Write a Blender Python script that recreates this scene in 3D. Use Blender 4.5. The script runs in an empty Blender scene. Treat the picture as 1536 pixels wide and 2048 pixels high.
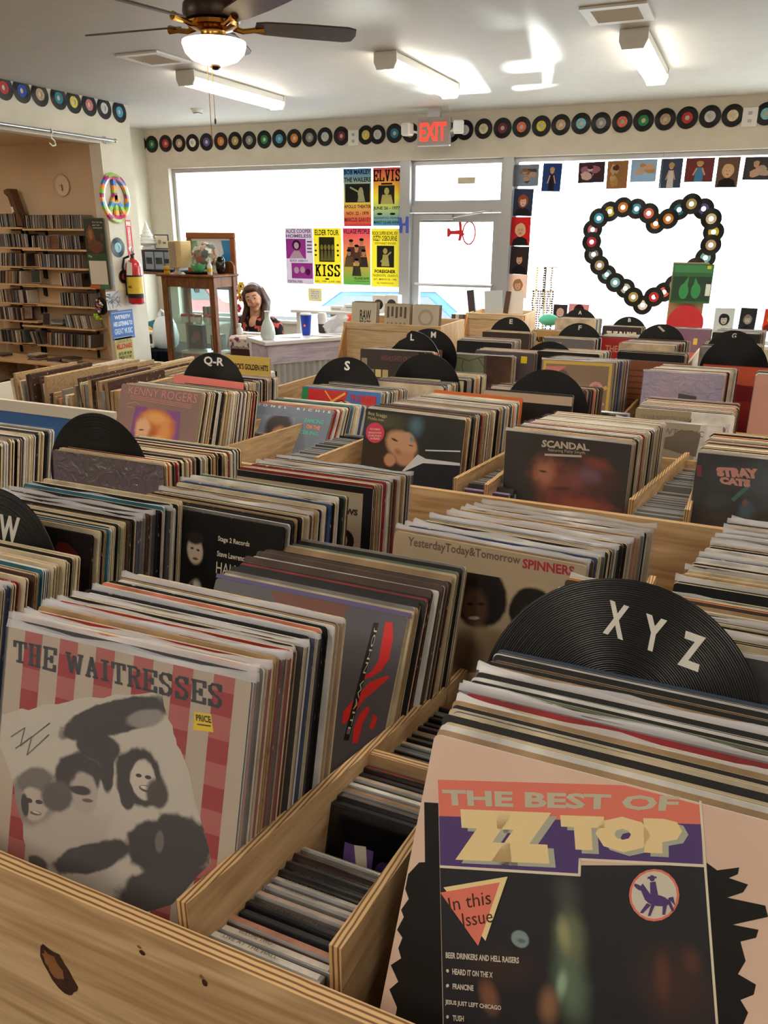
import bpy, math, random
from mathutils import Vector, Matrix
R=math.radians; PI=math.pi
random.seed(7)
scene=bpy.context.scene
COL=scene.collection
EYE=1.5                      # lens height above the floor; heights below are written relative to it and lifted at the end
# ------------------------------------------------------------------ camera
cam=bpy.data.cameras.new('camera'); camo=bpy.data.objects.new('camera',cam); COL.objects.link(camo)
FP=1560.0
cam.lens=FP*36/2048; cam.sensor_width=36; cam.sensor_fit='AUTO'; cam.clip_start=.02; cam.clip_end=200
_y=Vector((732,-554,FP)).normalized(); _x=Vector((3850,574,-FP)); _x=(_x-_y*_x.dot(_y)).normalized(); _z=_x.cross(_y)
if _z.y>0: _z=-_z
RW=Matrix((_x,_y,_z))        # camera axes (right, down, forward) -> world
cr=RW@Vector((1,0,0)); cu=RW@Vector((0,-1,0)); cb=RW@Vector((0,0,-1))
camo.matrix_world=Matrix(((cr.x,cu.x,cb.x,0),(cr.y,cu.y,cb.y,0),(cr.z,cu.z,cb.z,EYE),(0,0,0,1)))
scene.camera=camo
cam.dof.use_dof=False
# ------------------------------------------------------------------ world, light, exposure
vs=scene.view_settings; vs.view_transform='Standard'; vs.look='None'; vs.exposure=0.45; vs.gamma=1.0; vs.use_curve_mapping=False
w=bpy.data.worlds.new('daylight'); scene.world=w; w.use_nodes=True
bg=w.node_tree.nodes['Background']; bg.inputs[0].default_value=(.93,.97,1,1); bg.inputs[1].default_value=10.0
try:
    scene.cycles.use_denoising=True; scene.cycles.max_bounces=6; scene.cycles.transparent_max_bounces=16; scene.cycles.adaptive_threshold=.03; scene.cycles.caustics_reflective=False; scene.cycles.caustics_refractive=False
    scene.cycles.sample_clamp_indirect=6
except Exception: pass
def lamp(name,kind,loc,energy,color,size=.1,target=None,**k):
    l=bpy.data.lights.new(name,kind); l.energy=energy; l.color=color
    o=bpy.data.objects.new(name,l); COL.objects.link(o); o.location=loc
    if kind=='AREA': l.shape='RECTANGLE'; l.size=size[0]; l.size_y=size[1]
    elif kind!='SUN': l.shadow_soft_size=size
    for a,b in k.items(): setattr(l,a,b)
    if target is not None: o.rotation_euler=(Vector(target)-Vector(loc)).to_track_quat('-Z','Y').to_euler()
    return o
# spot lamp added outside the front window as an assumed glint on the ceiling
lamp('windscreen_glint','SPOT',(-2.75,11.2,-.75),5200,(1,.98,.93),.12,(-2.05,6.2,1.1),spot_size=R(13),spot_blend=.35)
def ray(p): return RW@Vector(((p[0]-768)/FP,(p[1]-1024)/FP,1))
def at(px,py,axis,v):        # measured spot of the photo carried to a known plane of the room
    r=ray((px,py)); return r*(v/r['xyz'.index(axis)])
# ------------------------------------------------------------------ materials
MAT={}
def lin(c):
    r=[]
    for v in c[:3]:
        v=v/255.; r.append(v/12.92 if v<=.04045 else ((v+.055)/1.055)**2.4)
    return (*r,1)
def mat(name,rgb=(128,128,128),rough=.6,spec=.4,metal=0,var=0,scale=20,bump=0,bscale=None,bdist=.002,emit=0,coat=0,alpha=1,stretch=None,rgb2=None,thr=None):
    if name in MAT: return MAT[name]
    m=bpy.data.materials.new(name); m.use_nodes=True; nt=m.node_tree; b=nt.nodes['Principled BSDF']
    col=lin(rgb); b.inputs['Base Color'].default_value=col; b.inputs['Roughness'].default_value=rough; b.inputs['Specular IOR Level'].default_value=spec; b.inputs['Metallic'].default_value=metal
    if coat: b.inputs['Coat Weight'].default_value=coat; b.inputs['Coat Roughness'].default_value=.12
    if emit: b.inputs['Emission Color'].default_value=col; b.inputs['Emission Strength'].default_value=emit
    if var or bump or rgb2:
        tc=nt.nodes.new('ShaderNodeTexCoord'); mp=nt.nodes.new('ShaderNodeMapping'); nz=nt.nodes.new('ShaderNodeTexNoise')
        nt.links.new(tc.outputs['Object'],mp.inputs[0]); nt.links.new(mp.outputs[0],nz.inputs['Vector'])
        if stretch: mp.inputs['Scale'].default_value=stretch
        nz.inputs['Scale'].default_value=scale; nz.inputs['Detail'].default_value=5
        if var or rgb2:
            rp=nt.nodes.new('ShaderNodeValToRGB'); e=rp.color_ramp.elements
            t=thr or (.3,.7); e[0].position,e[1].position=t
            c2=lin(rgb2) if rgb2 else None
            e[0].color=(*[v*(1-var) for v in col[:3]],1) if not c2 else col
            e[1].color=c2 if c2 else (*[min(1,v*(1+var)) for v in col[:3]],1)
            nt.links.new(nz.outputs['Fac'],rp.inputs[0]); nt.links.new(rp.outputs[0],b.inputs['Base Color'])
        if bump:
            bp=nt.nodes.new('ShaderNodeBump'); bp.inputs['Strength'].default_value=bump; bp.inputs['Distance'].default_value=bdist
            if bscale:
                nz=nt.nodes.new('ShaderNodeTexNoise'); nz.inputs['Scale'].default_value=bscale; nz.inputs['Detail'].default_value=3; nz.inputs['Distortion'].default_value=1.5; nt.links.new(tc.outputs['Object'],nz.inputs['Vector'])
            nt.links.new(nz.outputs['Fac'],bp.inputs['Height']); nt.links.new(bp.outputs[0],b.inputs['Normal'])
    MAT[name]=m; return m
def wood(name,lo,hi,axis=0,rough=.55,sc=1.0):
    if name in MAT: return MAT[name]
    m=bpy.data.materials.new(name); m.use_nodes=True; nt=m.node_tree; b=nt.nodes['Principled BSDF']; N=nt.nodes.new; L=nt.links.new
    tc=N('ShaderNodeTexCoord'); mp=N('ShaderNodeMapping'); L(tc.outputs['Object'],mp.inputs[0])
    s=[9*sc]*3; s[axis]=1.3*sc; mp.inputs['Scale'].default_value=s
    nz=N('ShaderNodeTexNoise'); nz.inputs['Scale'].default_value=1.6; nz.inputs['Detail'].default_value=3; nz.inputs['Distortion'].default_value=.6; L(mp.outputs[0],nz.inputs['Vector'])
    mu=N('ShaderNodeMath'); mu.operation='MULTIPLY'; mu.inputs[1].default_value=26; L(nz.outputs['Fac'],mu.inputs[0])
    sn=N('ShaderNodeMath'); sn.operation='SINE'; L(mu.outputs[0],sn.inputs[0])
    mp2=N('ShaderNodeMapping'); s2=[110*sc]*3; s2[axis]=4*sc; mp2.inputs['Scale'].default_value=s2; L(tc.outputs['Object'],mp2.inputs[0])
    n2=N('ShaderNodeTexNoise'); n2.inputs['Scale'].default_value=1; n2.inputs['Detail'].default_value=2; L(mp2.outputs[0],n2.inputs['Vector'])
    ad=N('ShaderNodeMath'); ad.operation='MULTIPLY_ADD'; ad.inputs[1].default_value=.2; L(sn.outputs[0],ad.inputs[0]); L(n2.outputs['Fac'],ad.inputs[2])
    rp=N('ShaderNodeValToRGB'); e=rp.color_ramp.elements; e[0].position=.12; e[1].position=.85; e[0].color=lin(lo); e[1].color=lin(hi)
    L(ad.outputs[0],rp.inputs[0]); L(rp.outputs[0],b.inputs['Base Color']); b.inputs['Roughness'].default_value=rough; b.inputs['Specular IOR Level'].default_value=.3
    MAT[name]=m; return m
def plyedge(name,axis):      # laminated veneer lines across the sheet thickness
    if name in MAT: return MAT[name]
    m=bpy.data.materials.new(name); m.use_nodes=True; nt=m.node_tree; b=nt.nodes['Principled BSDF']; N=nt.nodes.new; L=nt.links.new
    tc=N('ShaderNodeTexCoord'); wv=N('ShaderNodeTexWave'); wv.bands_direction='XYZ'[axis]; wv.inputs['Scale'].default_value=60; wv.inputs['Distortion'].default_value=1.2; wv.inputs['Detail'].default_value=2; wv.inputs['Detail Scale'].default_value=.4
    L(tc.outputs['Object'],wv.inputs['Vector']); rp=N('ShaderNodeValToRGB'); e=rp.color_ramp.elements; e[0].position=.1; e[1].position=.55; e[0].color=lin((120,84,50)); e[1].color=lin((216,178,126))
    L(wv.outputs['Fac'],rp.inputs[0]); L(rp.outputs[0],b.inputs['Base Color']); b.inputs['Roughness'].default_value=.7
    MAT[name]=m; return m
def glassy(name,tint=(235,245,240),mix=.12,rough=.03):   # thin clear sheet
    if name in MAT: return MAT[name]
    m=bpy.data.materials.new(name); m.use_nodes=True; nt=m.node_tree; N=nt.nodes.new; L=nt.links.new
    for n in list(nt.nodes):
        if n.type!='OUTPUT_MATERIAL': nt.nodes.remove(n)
    out=[n for n in nt.nodes if n.type=='OUTPUT_MATERIAL'][0]
    t=N('ShaderNodeBsdfTransparent'); t.inputs[0].default_value=lin(tint); g=N('ShaderNodeBsdfPrincipled'); g.inputs['Base Color'].default_value=lin(tint); g.inputs['Roughness'].default_value=rough; g.inputs['Specular IOR Level'].default_value=.8
    mx=N('ShaderNodeMixShader'); mx.inputs[0].default_value=mix; L(t.outputs[0],mx.inputs[1]); L(g.outputs[0],mx.inputs[2]); L(mx.outputs[0],out.inputs[0])
    MAT[name]=m; return m
def vinyl_mat(name,rgb,center=None):
    if name in MAT: return MAT[name]
    m=mat(name,rgb,.3,.35); nt=m.node_tree; b=nt.nodes['Principled BSDF']; N=nt.nodes.new; L=nt.links.new
    tc=N('ShaderNodeTexCoord'); sx=N('ShaderNodeSeparateXYZ'); L(tc.outputs['Object'],sx.inputs[0]); cx=N('ShaderNodeCombineXYZ'); L(sx.outputs[0],cx.inputs[0]); L(sx.outputs[2],cx.inputs[1])
    ln=N('ShaderNodeVectorMath'); ln.operation='LENGTH'; L(cx.outputs[0],ln.inputs[0])
    mu=N('ShaderNodeMath'); mu.operation='MULTIPLY'; mu.inputs[1].default_value=2600; L(ln.outputs['Value'],mu.inputs[0]); sn=N('ShaderNodeMath'); sn.operation='SINE'; L(mu.outputs[0],sn.inputs[0])
    nz=N('ShaderNodeTexNoise'); nz.noise_dimensions='1D'; nz.inputs['Scale'].default_value=240; L(ln.outputs['Value'],nz.inputs['W'])
    ad=N('ShaderNodeMath'); ad.operation='MULTIPLY_ADD'; ad.inputs[1].default_value=.35; L(sn.outputs[0],ad.inputs[0]); L(nz.outputs['Fac'],ad.inputs[2])
    bp=N('ShaderNodeBump'); bp.inputs['Strength'].default_value=.5; bp.inputs['Distance'].default_value=.0006; L(ad.outputs[0],bp.inputs['Height']); L(bp.outputs[0],b.inputs['Normal'])
    return m
# ------------------------------------------------------------------ mesh helper
class M:
    def __init__(s): s.v=[];s.f=[];s.m=[];s.ms=[]
    def mi(s,m):
        if isinstance(m,str): m=MAT[m]
        if m not in s.ms: s.ms.append(m)
        return s.ms.index(m)
    def add(s,vs,fs,m,X=None):
        o=len(s.v); k=s.mi(m)
        s.v+= [tuple(X@Vector(p)) for p in vs] if X is not None else [tuple(p) for p in vs]
        s.f+=[tuple(i+o for i in f) for f in fs]; s.m+=[k]*len(fs); return s
    def box(s,x0,y0,z0,x1,y1,z1,m,X=None,bev=0):
        if bev:
            b=min(bev,abs(x1-x0)*.45,abs(y1-y0)*.45,abs(z1-z0)*.45); vs=[];
            for X0,sx in((x0,1),(x1,-1)):
                for Y0,sy in((y0,1),(y1,-1)):
                    for Z0,sz in((z0,1),(z1,-1)):
                        vs+=[(X0,Y0+sy*b,Z0+sz*b),(X0+sx*b,Y0,Z0+sz*b),(X0+sx*b,Y0+sy*b,Z0)]
            I=lambda i,j,k,a:(i*4+j*2+k)*3+a
            fs=[]
            for a,idx in ((0,lambda u,j,k:I(u,j,k,0)),(1,lambda u,j,k:I(j,u,k,1)),(2,lambda u,j,k:I(j,k,u,2))):
                for u in(0,1): fs.append((idx(u,0,0),idx(u,1,0),idx(u,1,1),idx(u,0,1)))
            for j in(0,1):
                for k in(0,1):
                    fs.append((I(0,j,k,1),I(1,j,k,1),I(1,j,k,2),I(0,j,k,2)))
                    fs.append((I(j,0,k,0),I(j,1,k,0),I(j,1,k,2),I(j,0,k,2)))
                    fs.append((I(j,k,0,0),I(j,k,1,0),I(j,k,1,1),I(j,k,0,1)))
            for i in(0,1):
                for j in(0,1):
                    for k in(0,1): fs.append((I(i,j,k,0),I(i,j,k,1),I(i,j,k,2)))
            return s.add(vs,fs,m,X)
        vs=[(x,y,z) for x in(x0,x1) for y in(y0,y1) for z in(z0,z1)]
        return s.add(vs,[(0,1,3,2),(4,6,7,5),(0,4,5,1),(2,3,7,6),(0,2,6,4),(1,5,7,3)],m,X)
    def prism(s,pts,y0,y1,m,X=None,me=None):    # outline in x,z swept in y
        n=len(pts); vs=[(p[0],y0,p[1]) for p in pts]+[(p[0],y1,p[1]) for p in pts]
        s.add(vs,[tuple(range(n)),tuple(range(2*n-1,n-1,-1))],m,X)
        return s.add(vs,[(i,i+n,(i+1)%n+n,(i+1)%n) for i in range(n)],me or m,X)
    def lathe(s,prof,m,X=None,n=20,a0=0,a1=2*PI):  # prof (r,z) round the z axis
        full=abs(a1-a0-2*PI)<1e-6; k=n if full else n+1; vs=[];fs=[]
        for r,z in prof:
            for i in range(k):
                a=a0+(a1-a0)*i/n; vs.append((r*math.cos(a),r*math.sin(a),z))
        for j in range(len(prof)-1):
            for i in range(n):
                i2=(i+1)%k; fs.append((j*k+i,j*k+i2,(j+1)*k+i2,(j+1)*k+i))
        return s.add(vs,fs,m,X)
    def tube(s,path,r,m,X=None,n=8,closed=False):
        path=[Vector(p) for p in path]; L=len(path); rr=r if isinstance(r,(list,tuple)) else [r]*L; vs=[];fs=[]
        ref=None
        for i,p in enumerate(path):
            a=path[(i-1)%L] if (closed or i>0) else p; b=path[(i+1)%L] if (closed or i<L-1) else p
            d=(b-a); d=d.normalized() if d.length>1e-9 else Vector((0,0,1))
            if ref is None: ref=d.orthogonal().normalized()
            u=(ref-d*ref.dot(d)); u=u.normalized() if u.length>1e-6 else d.orthogonal().normalized(); ref=u; q=d.cross(u)
            for k in range(n):
                t=2*PI*k/n; vs.append(p+(u*math.cos(t)+q*math.sin(t))*rr[i])
        for i in range(L if closed else L-1):
            i2=(i+1)%L
            for k in range(n): fs.append((i*n+k,i*n+(k+1)%n,i2*n+(k+1)%n,i2*n+k))
        if not closed: fs+=[tuple(range(n-1,-1,-1)),tuple((L-1)*n+k for k in range(n))]
        return s.add(vs,fs,m,X)
    def ball(s,c,r,m,X=None,nu=14,nv=9):
        if not isinstance(r,(list,tuple)): r=(r,r,r)
        vs=[];fs=[]
        for j in range(nv+1):
            t=PI*j/nv
            for i in range(nu):
                a=2*PI*i/nu; vs.append((c[0]+r[0]*math.sin(t)*math.cos(a),c[1]+r[1]*math.sin(t)*math.sin(a),c[2]+r[2]*math.cos(t)))
        for j in range(nv):
            for i in range(nu): fs.append((j*nu+i,(j+1)*nu+i,(j+1)*nu+(i+1)%nu,j*nu+(i+1)%nu))
        return s.add(vs,fs,m,X)
    def mesh(s,name,smooth=False):
        me=bpy.data.meshes.new(name); me.from_pydata(s.v,[],s.f)
        for m in s.ms: me.materials.append(m)
        me.polygons.foreach_set('material_index',s.m)
        if smooth:
            me.polygons.foreach_set('use_smooth',[True]*len(s.f))
            try: me.set_sharp_from_angle(angle=R(40))
            except Exception: pass
        me.validate(); me.update(); return me
    def build(s,name,parent=None,loc=(0,0,0),rot=(0,0,0),smooth=False):
        return link(name,s.mesh(name,smooth),parent,loc,rot)
def link(name,data,parent=None,loc=(0,0,0),rot=(0,0,0)):
    o=bpy.data.objects.new(name,data); COL.objects.link(o); o.location=loc; o.rotation_euler=rot
    if parent is not None: o.parent=parent
    return o
def tag(o,label,cat,group=None):
    o['label']=label; o['category']=cat
    if group: o['group']=group
    return o
def thing(name,label,cat,loc=(0,0,0),rot=(0,0,0),group=None):
    o=bpy.data.objects.new(name,None); COL.objects.link(o); o.location=loc; o.rotation_euler=rot; o.empty_display_size=.05
    return tag(o,label,cat,group)
def struct(o,label=None):
    o['kind']='structure'
    if label: o['label']=label
    return o
# ------------------------------------------------------------------ flat print: lettering and shapes on the -y face of a sheet
TXT={}
def text_mesh(s,bold):
    k=(s,round(bold,3))
    if k in TXT: return TXT[k]
    cu=bpy.data.curves.new('t','FONT'); cu.body=s; cu.size=1; cu.offset=bold; cu.resolution_u=2; cu.fill_mode='BOTH'
    o=bpy.data.objects.new('t',cu); COL.objects.link(o)
    dg=bpy.context.evaluated_depsgraph_get(); me=o.evaluated_get(dg).to_mesh()
    v=[(p.co.x,p.co.y) for p in me.vertices]; f=[tuple(p.vertices) for p in me.polygons]
    o.evaluated_get(dg).to_mesh_clear(); bpy.data.objects.remove(o); bpy.data.curves.remove(cu)
    if v:
        x0=min(p[0] for p in v);x1=max(p[0] for p in v);y0=min(p[1] for p in v);y1=max(p[1] for p in v)
        v=[((p[0]-x0)/max(x1-x0,1e-6),(p[1]-y0)/max(y1-y0,1e-6)) for p in v]
    TXT[k]=(v,f); return TXT[k]
SLAB={'T':[(2,0,2,6),(0,6,4,6),(0,6,0,4.6),(4,6,4,4.6),(1,0,3,0)],'H':[(.7,0,.7,6),(3.3,0,3.3,6),(.7,3,3.3,3),(0,0,1.5,0),(2.5,0,4,0),(0,6,1.5,6),(2.5,6,4,6)],
'E':[(.7,0,.7,6),(0,6,4,6),(0,0,4,0),(.7,3,2.8,3),(4,6,4,4.7),(4,0,4,1.3),(2.8,2.3,2.8,3.7)],'W':[(.6,6,1.7,0),(1.7,0,3,5.2),(3,5.2,4.3,0),(4.3,0,5.4,6),(0,6,1.4,6),(4.6,6,6,6)],
'A':[(.5,0,2,6),(2,6,3.5,0),(1.1,2,2.9,2),(0,0,1.3,0),(2.7,0,4,0)],'I':[(1.4,0,1.4,6),(.3,0,2.5,0),(.3,6,2.5,6)],'R':[(.7,0,.7,6),(0,6,2.6,6),(2.6,6,3.5,5.3),(3.5,5.3,3.5,3.9),(3.5,3.9,2.6,3.1),(2.6,3.1,.7,3.1),(2.2,3.1,3.5,0),(0,0,1.5,0),(3,0,4.2,0)],
'S':[(3.6,4.6,3.6,6),(3.5,5,2.8,6),(2.8,6,1.2,6),(1.2,6,.4,5.2),(.4,5.2,.4,4.2),(.4,4.2,1.2,3.4),(1.2,3.4,2.8,2.7),(2.8,2.7,3.6,1.9),(3.6,1.9,3.6,.9),(3.6,.9,2.8,0),(2.8,0,1.2,0),(1.2,0,.5,1),(.4,1.4,.4,0)],
'K':[(.7,0,.7,6),(.7,2.6,3.2,6),(1.6,3.6,3.3,0),(0,0,1.5,0),(0,6,1.5,6),(2.4,6,4,6),(2.4,0,4,0)],'L':[(.7,0,.7,6),(0,6,1.5,6),(0,0,4,0),(4,0,4,1.6)],'V':[(.5,6,2,0),(2,0,3.5,6),(0,6,1.4,6),(2.6,6,4,6)]}
def slab_mesh(s,t=.62):
    v=[];f=[];x=0
    for ch in s:
        if ch==' ': x+=2.5; continue
        for a,b,c,d in SLAB[ch]:
            p=Vector((a,b));q=Vector((c,d));u=(q-p).normalized()*t*.8;n=Vector((-u.y,u.x))
            h=t if abs(d-b)>abs(c-a) else t*.62
            n=n.normalized()*h; u=u.normalized()*.35
            o=len(v); v+=[tuple(w_) for w_ in ((p-u-n)+Vector((x,0)),(q+u-n)+Vector((x,0)),(q+u+n)+Vector((x,0)),(p-u+n)+Vector((x,0)))]; f.append((o,o+1,o+2,o+3))
        x+=7.3 if ch=='W' else 4.2 if ch=='I' else 5.4
    x0=min(p[0] for p in v);x1=max(p[0] for p in v);y0=min(p[1] for p in v);y1=max(p[1] for p in v)
    return [((p[0]-x0)/(x1-x0),(p[1]-y0)/(y1-y0)) for p in v],f
def backlit(m):        # thin paper that lets daylight through
    nt=m.node_tree; b=nt.nodes['Principled BSDF']; out=[n for n in nt.nodes if n.type=='OUTPUT_MATERIAL'][0]
    t=nt.nodes.new('ShaderNodeBsdfTranslucent'); mx=nt.nodes.new('ShaderNodeMixShader'); mx.inputs[0].default_value=.28; i=b.inputs['Base Color']
    if i.links: nt.links.new(i.links[0].from_socket,t.inputs[0])
    else: t.inputs[0].default_value=i.default_value
    nt.links.new(b.outputs[0],mx.inputs[1]); nt.links.new(t.outputs[0],mx.inputs[2]); nt.links.new(mx.outputs[0],out.inputs[0]); return m
THIN=[False]
INK={}
def ink(c):
    if THIN[0] and not (isinstance(c,str) and c in MAT):
        n='paper_'+(c if isinstance(c,str) else '%02x%02x%02x'%tuple(c))
        if n in MAT: return MAT[n]
        return backlit(mat(n,INK.get(c,(128,128,128)) if isinstance(c,str) else c,.6,.2))
    if isinstance(c,str):
        if c in MAT: return MAT[c]
        return mat('print_'+c,INK.get(c,(128,128,128)),.42,.4)
    return mat('print_%02x%02x%02x'%tuple(c),c,.42,.4)
def blobmat(name,bgc,blobs,W,H,wob=.12):     # soft printed picture: layered airbrushed patches on a ground colour
    m=mat(name,bgc,.4,.4); nt=m.node_tree; N=nt.nodes.new; L=nt.links.new; tc=N('ShaderNodeTexCoord'); nz=N('ShaderNodeTexNoise'); nz.inputs['Scale'].default_value=38; nz.inputs['Detail'].default_value=4; L(tc.outputs['Object'],nz.inputs['Vector'])
    rg=N('ShaderNodeRGB'); rg.outputs[0].default_value=lin(bgc); cur=rg.outputs[0]
    for u,v,r1,r2,rot,c,soft in blobs:
        mp=N('ShaderNodeMapping'); mp.vector_type='TEXTURE'; mp.inputs['Location'].default_value=(u*W,0,v*H); mp.inputs['Rotation'].default_value=(0,-R(rot),0); mp.inputs['Scale'].default_value=(max(r1*W,1e-4),1,max(r2*H,1e-4)); L(tc.outputs['Object'],mp.inputs[0])
        sx=N('ShaderNodeSeparateXYZ'); L(mp.outputs[0],sx.inputs[0]); cx=N('ShaderNodeCombineXYZ'); L(sx.outputs[0],cx.inputs[0]); L(sx.outputs[2],cx.inputs[1]); ln=N('ShaderNodeVectorMath'); ln.operation='LENGTH'; L(cx.outputs[0],ln.inputs[0])
        ad=N('ShaderNodeMath'); ad.operation='MULTIPLY_ADD'; ad.inputs[1].default_value=wob*2; L(nz.outputs['Fac'],ad.inputs[0]); L(ln.outputs['Value'],ad.inputs[2])
        mr=N('ShaderNodeMapRange'); mr.interpolation_type='SMOOTHSTEP'; mr.inputs['From Min'].default_value=1+wob; mr.inputs['From Max'].default_value=max(0,1-soft)+wob; L(ad.outputs[0],mr.inputs['Value'])
        mx=N('ShaderNodeMix'); mx.data_type='RGBA'; L(mr.outputs[0],mx.inputs[0]); L(cur,mx.inputs[6]); mx.inputs[7].default_value=lin(c); cur=mx.outputs[2]
    L(cur,nt.nodes['Principled BSDF'].inputs['Base Color']); return m
class Art:
    def __init__(s,W,H): s.W=W;s.H=H;s.a=M();s.t=M();s.k=0
    def y(s): s.k+=1; return -.0002-.00006*s.k
    def P(s,c,pts):
        y=s.y(); s.a.add([(u*s.W,y,v*s.H) for u,v in pts],[tuple(range(len(pts)))],ink(c)); return s
    def R(s,c,u0,v0,u1,v1): return s.P(c,[(u0,v0),(u1,v0),(u1,v1),(u0,v1)])
    def E(s,c,cu,cv,ru,rv=None,n=18,rough=0,a0=0,a1=360):
        rv=ru*s.W/s.H if rv is None else rv; l=[]
        for i in range(n+(0 if a1-a0==360 else 1)):
            a=R(a0+(a1-a0)*i/n); k=1+rough*random.uniform(-1,1); l.append((cu+ru*k*math.cos(a),cv+rv*k*math.sin(a)))
        return s.P(c,l)
    def S(s,c,wd,pts):
        y=s.y(); m=ink(c)
        for i in range(len(pts)-1):
            p=Vector((pts[i][0]*s.W,pts[i][1]*s.H));q=Vector((pts[i+1][0]*s.W,pts[i+1][1]*s.H)); d=(q-p); 
            if d.length<1e-9: continue
            d.normalize(); n=Vector((-d.y,d.x))*wd*s.W*.5; d=d*wd*s.W*.3
            a=[p-d-n,q+d-n,q+d+n,p-d+n]; s.a.add([(k.x,y,k.y) for k in a],[(0,1,2,3)],m)
        return s
    def T(s,c,txt,quad,bold=.02,font='b'):     # quad BL,BR,TR,TL in cover units
        v,f=slab_mesh(txt) if font=='slab' else text_mesh(txt,bold)
        y=s.y()-.0002; A,B,C_,D=[Vector((q[0]*s.W,q[1]*s.H)) for q in quad]; o=[]
        for a,b in v:
            p=A*(1-a)*(1-b)+B*a*(1-b)+C_*a*b+D*(1-a)*b; o.append((p.x,y,p.y))
        s.t.add(o,f,ink(c)); return s
    def tx(s,c,txt,u0,v0,u1,v1,bold=.02,font='b'): return s.T(c,txt,[(u0,v0),(u1,v0),(u1,v1),(u0,v1)],bold,font)
    def ops(s,l):
        for o in l:
            if o[0]=='p': s.P(o[1],o[2])
            elif o[0]=='s': s.S(o[1],o[2],o[3])
            elif o[0]=='b': blobmat(o[1],o[3],o[4],s.W,s.H,o[5]); s.P(o[1],o[2])
            else: s.T(o[1],o[2],o[3],o[4],o[5])
        return s
    def face(s,hair,skin,top,cu=.5,cv=.55,k=1.0,back=True):  # plain generic sitter
        s.P(top,[(cu-.42*k,0.004),(cu-.34*k,cv-.33*k),(cu-.1*k,cv-.24*k),(cu+.1*k,cv-.24*k),(cu+.34*k,cv-.33*k),(cu+.42*k,.004)])
        if back: s.E(hair,cu,cv,.27*k,.32*k*s.W/s.H,16,.06)
        s.E(skin,cu,cv-.03*k,.16*k,.22*k*s.W/s.H,14); s.E(hair,cu-.04*k,cv+.17*k*s.W/s.H,.17*k,.1*k*s.W/s.H,12,.08)
        for d in(-.065,.065): s.E('k',cu+d*k,cv,.024*k,.014*k,8)
        s.E((150,60,55),cu,cv-.12*k,.05*k,.016*k,8); return s
    def build(s,parent,loc=(0,0,0)):
        if s.a.v: s.a.build('printed_picture',parent,loc)
        if s.t.v: s.t.build('lettering',parent,loc)
INK.update(k=(16,15,17),cream=(226,214,190),yellow=(240,205,30),brown=(70,40,30))
# ------------------------------------------------------------------ common materials
mat('wall_paint',(212,205,190),.85,.2,var=.04,scale=6)
mat('ceiling_paint',(200,197,190),.55,.35,var=.03,scale=9,bump=.12)
mat('alcove_paint',(214,190,160),.9,.2,var=.04,scale=5)
mat('floor_vinyl',(120,100,84),.5,.4,var=.15,scale=8)
mat('white_trim',(236,236,232),.5,.4); mat('white_plastic',(232,230,224),.4,.5); mat('aluminium',(176,176,178),.38,.5,metal=.6)
mat('steel',(190,190,195),.25,.5,metal=1); mat('brass',(190,140,70),.22,.5,metal=1); mat('bronze',(58,44,34),.35,.5,metal=.7); mat('black_plastic',(22,22,24),.4,.5); mat('black_metal',(30,30,32),.4,.5,metal=.3)
mat('tube_glow',(255,245,228),.5,.3,emit=17); mat('bowl_glow',(255,232,190),.5,.3,emit=5); mat('exit_glow',(255,60,45),.5,.3,emit=1.0); mat('lamp_glass',(215,218,220),.2,.6)
mat('fan_blade',(72,58,52),.45,.4,var=.2,scale=10,stretch=(1,14,14))
wood('plywood_x',(178,140,100),(226,196,152),0); wood('plywood_y',(174,136,96),(220,188,144),1); wood('plywood_z',(174,136,96),(216,184,140),2)
wood('birch_x',(196,164,124),(226,202,166),0); wood('shelf_wood',(186,148,104),(224,192,150),0); wood('oak_brown',(96,56,30),(150,94,52),2,.4,2); wood('dark_brown_wood',(78,52,38),(112,80,60),2,.5,2)
plyedge('ply_edge_x',0); plyedge('ply_edge_y',1)
glassy('window_glass',(245,250,250),.05); glassy('case_glass',(240,247,244),.1)
# ------------------------------------------------------------------ room shell
FY=7.9; CZ=1.10; FZ=-1.5
struct(M().box(-9,-4,FZ-.1,4,8.2,FZ,'floor_vinyl').build('floor'))
struct(M().box(-9,-4,CZ,4,8.05,CZ+.1,'ceiling_paint').build('ceiling'))
m=M(); m.box(-9,FY,.69,4,8.05,CZ,'wall_paint'); m.box(-9,FY,FZ,-6.2,8.05,.69,'wall_paint'); m.box(-6.2,FY,FZ,-3.3,8.05,-.95,'wall_paint'); m.box(-2.16,FY,FZ,2.7,8.05,-.95,'wall_paint'); m.box(2.7,FY,FZ,4,8.05,.69,'wall_paint')
struct(m.build('wall_front'))
struct(M().box(3.0,-4,FZ,3.15,FY,CZ,'wall_paint').build('wall_right'))
struct(M().box(-9,-4.15,FZ,4,-4,CZ,'wall_paint').build('wall_back'))
m=M(); m.box(-5.53,-4,.745,-5.4,6.37,CZ,'wall_paint'); m.box(-5.53,5.96,FZ,-5.4,6.37,.745,'wall_paint'); m.box(-5.53,-4,FZ,-5.4,3.1,.745,'wall_paint')
struct(m.build('wall_left'))
m=M(); m.box(-7.4,6.25,FZ,-5.53,6.37,CZ,'alcove_paint'); m.box(-7.4,3.0,FZ,-7.28,6.25,CZ,'alcove_paint'); m.box(-7.28,3.0,FZ,-5.53,3.1,CZ,'alcove_paint'); m.box(-7.28,3.1,.80,-5.53,6.25,.9,'alcove_paint')
struct(m.build('wall_alcove'))
struct(M().box(-6.62,6.37,FZ,-6.5,FY,CZ,'wall_paint').build('wall_left_nook'))
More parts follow.
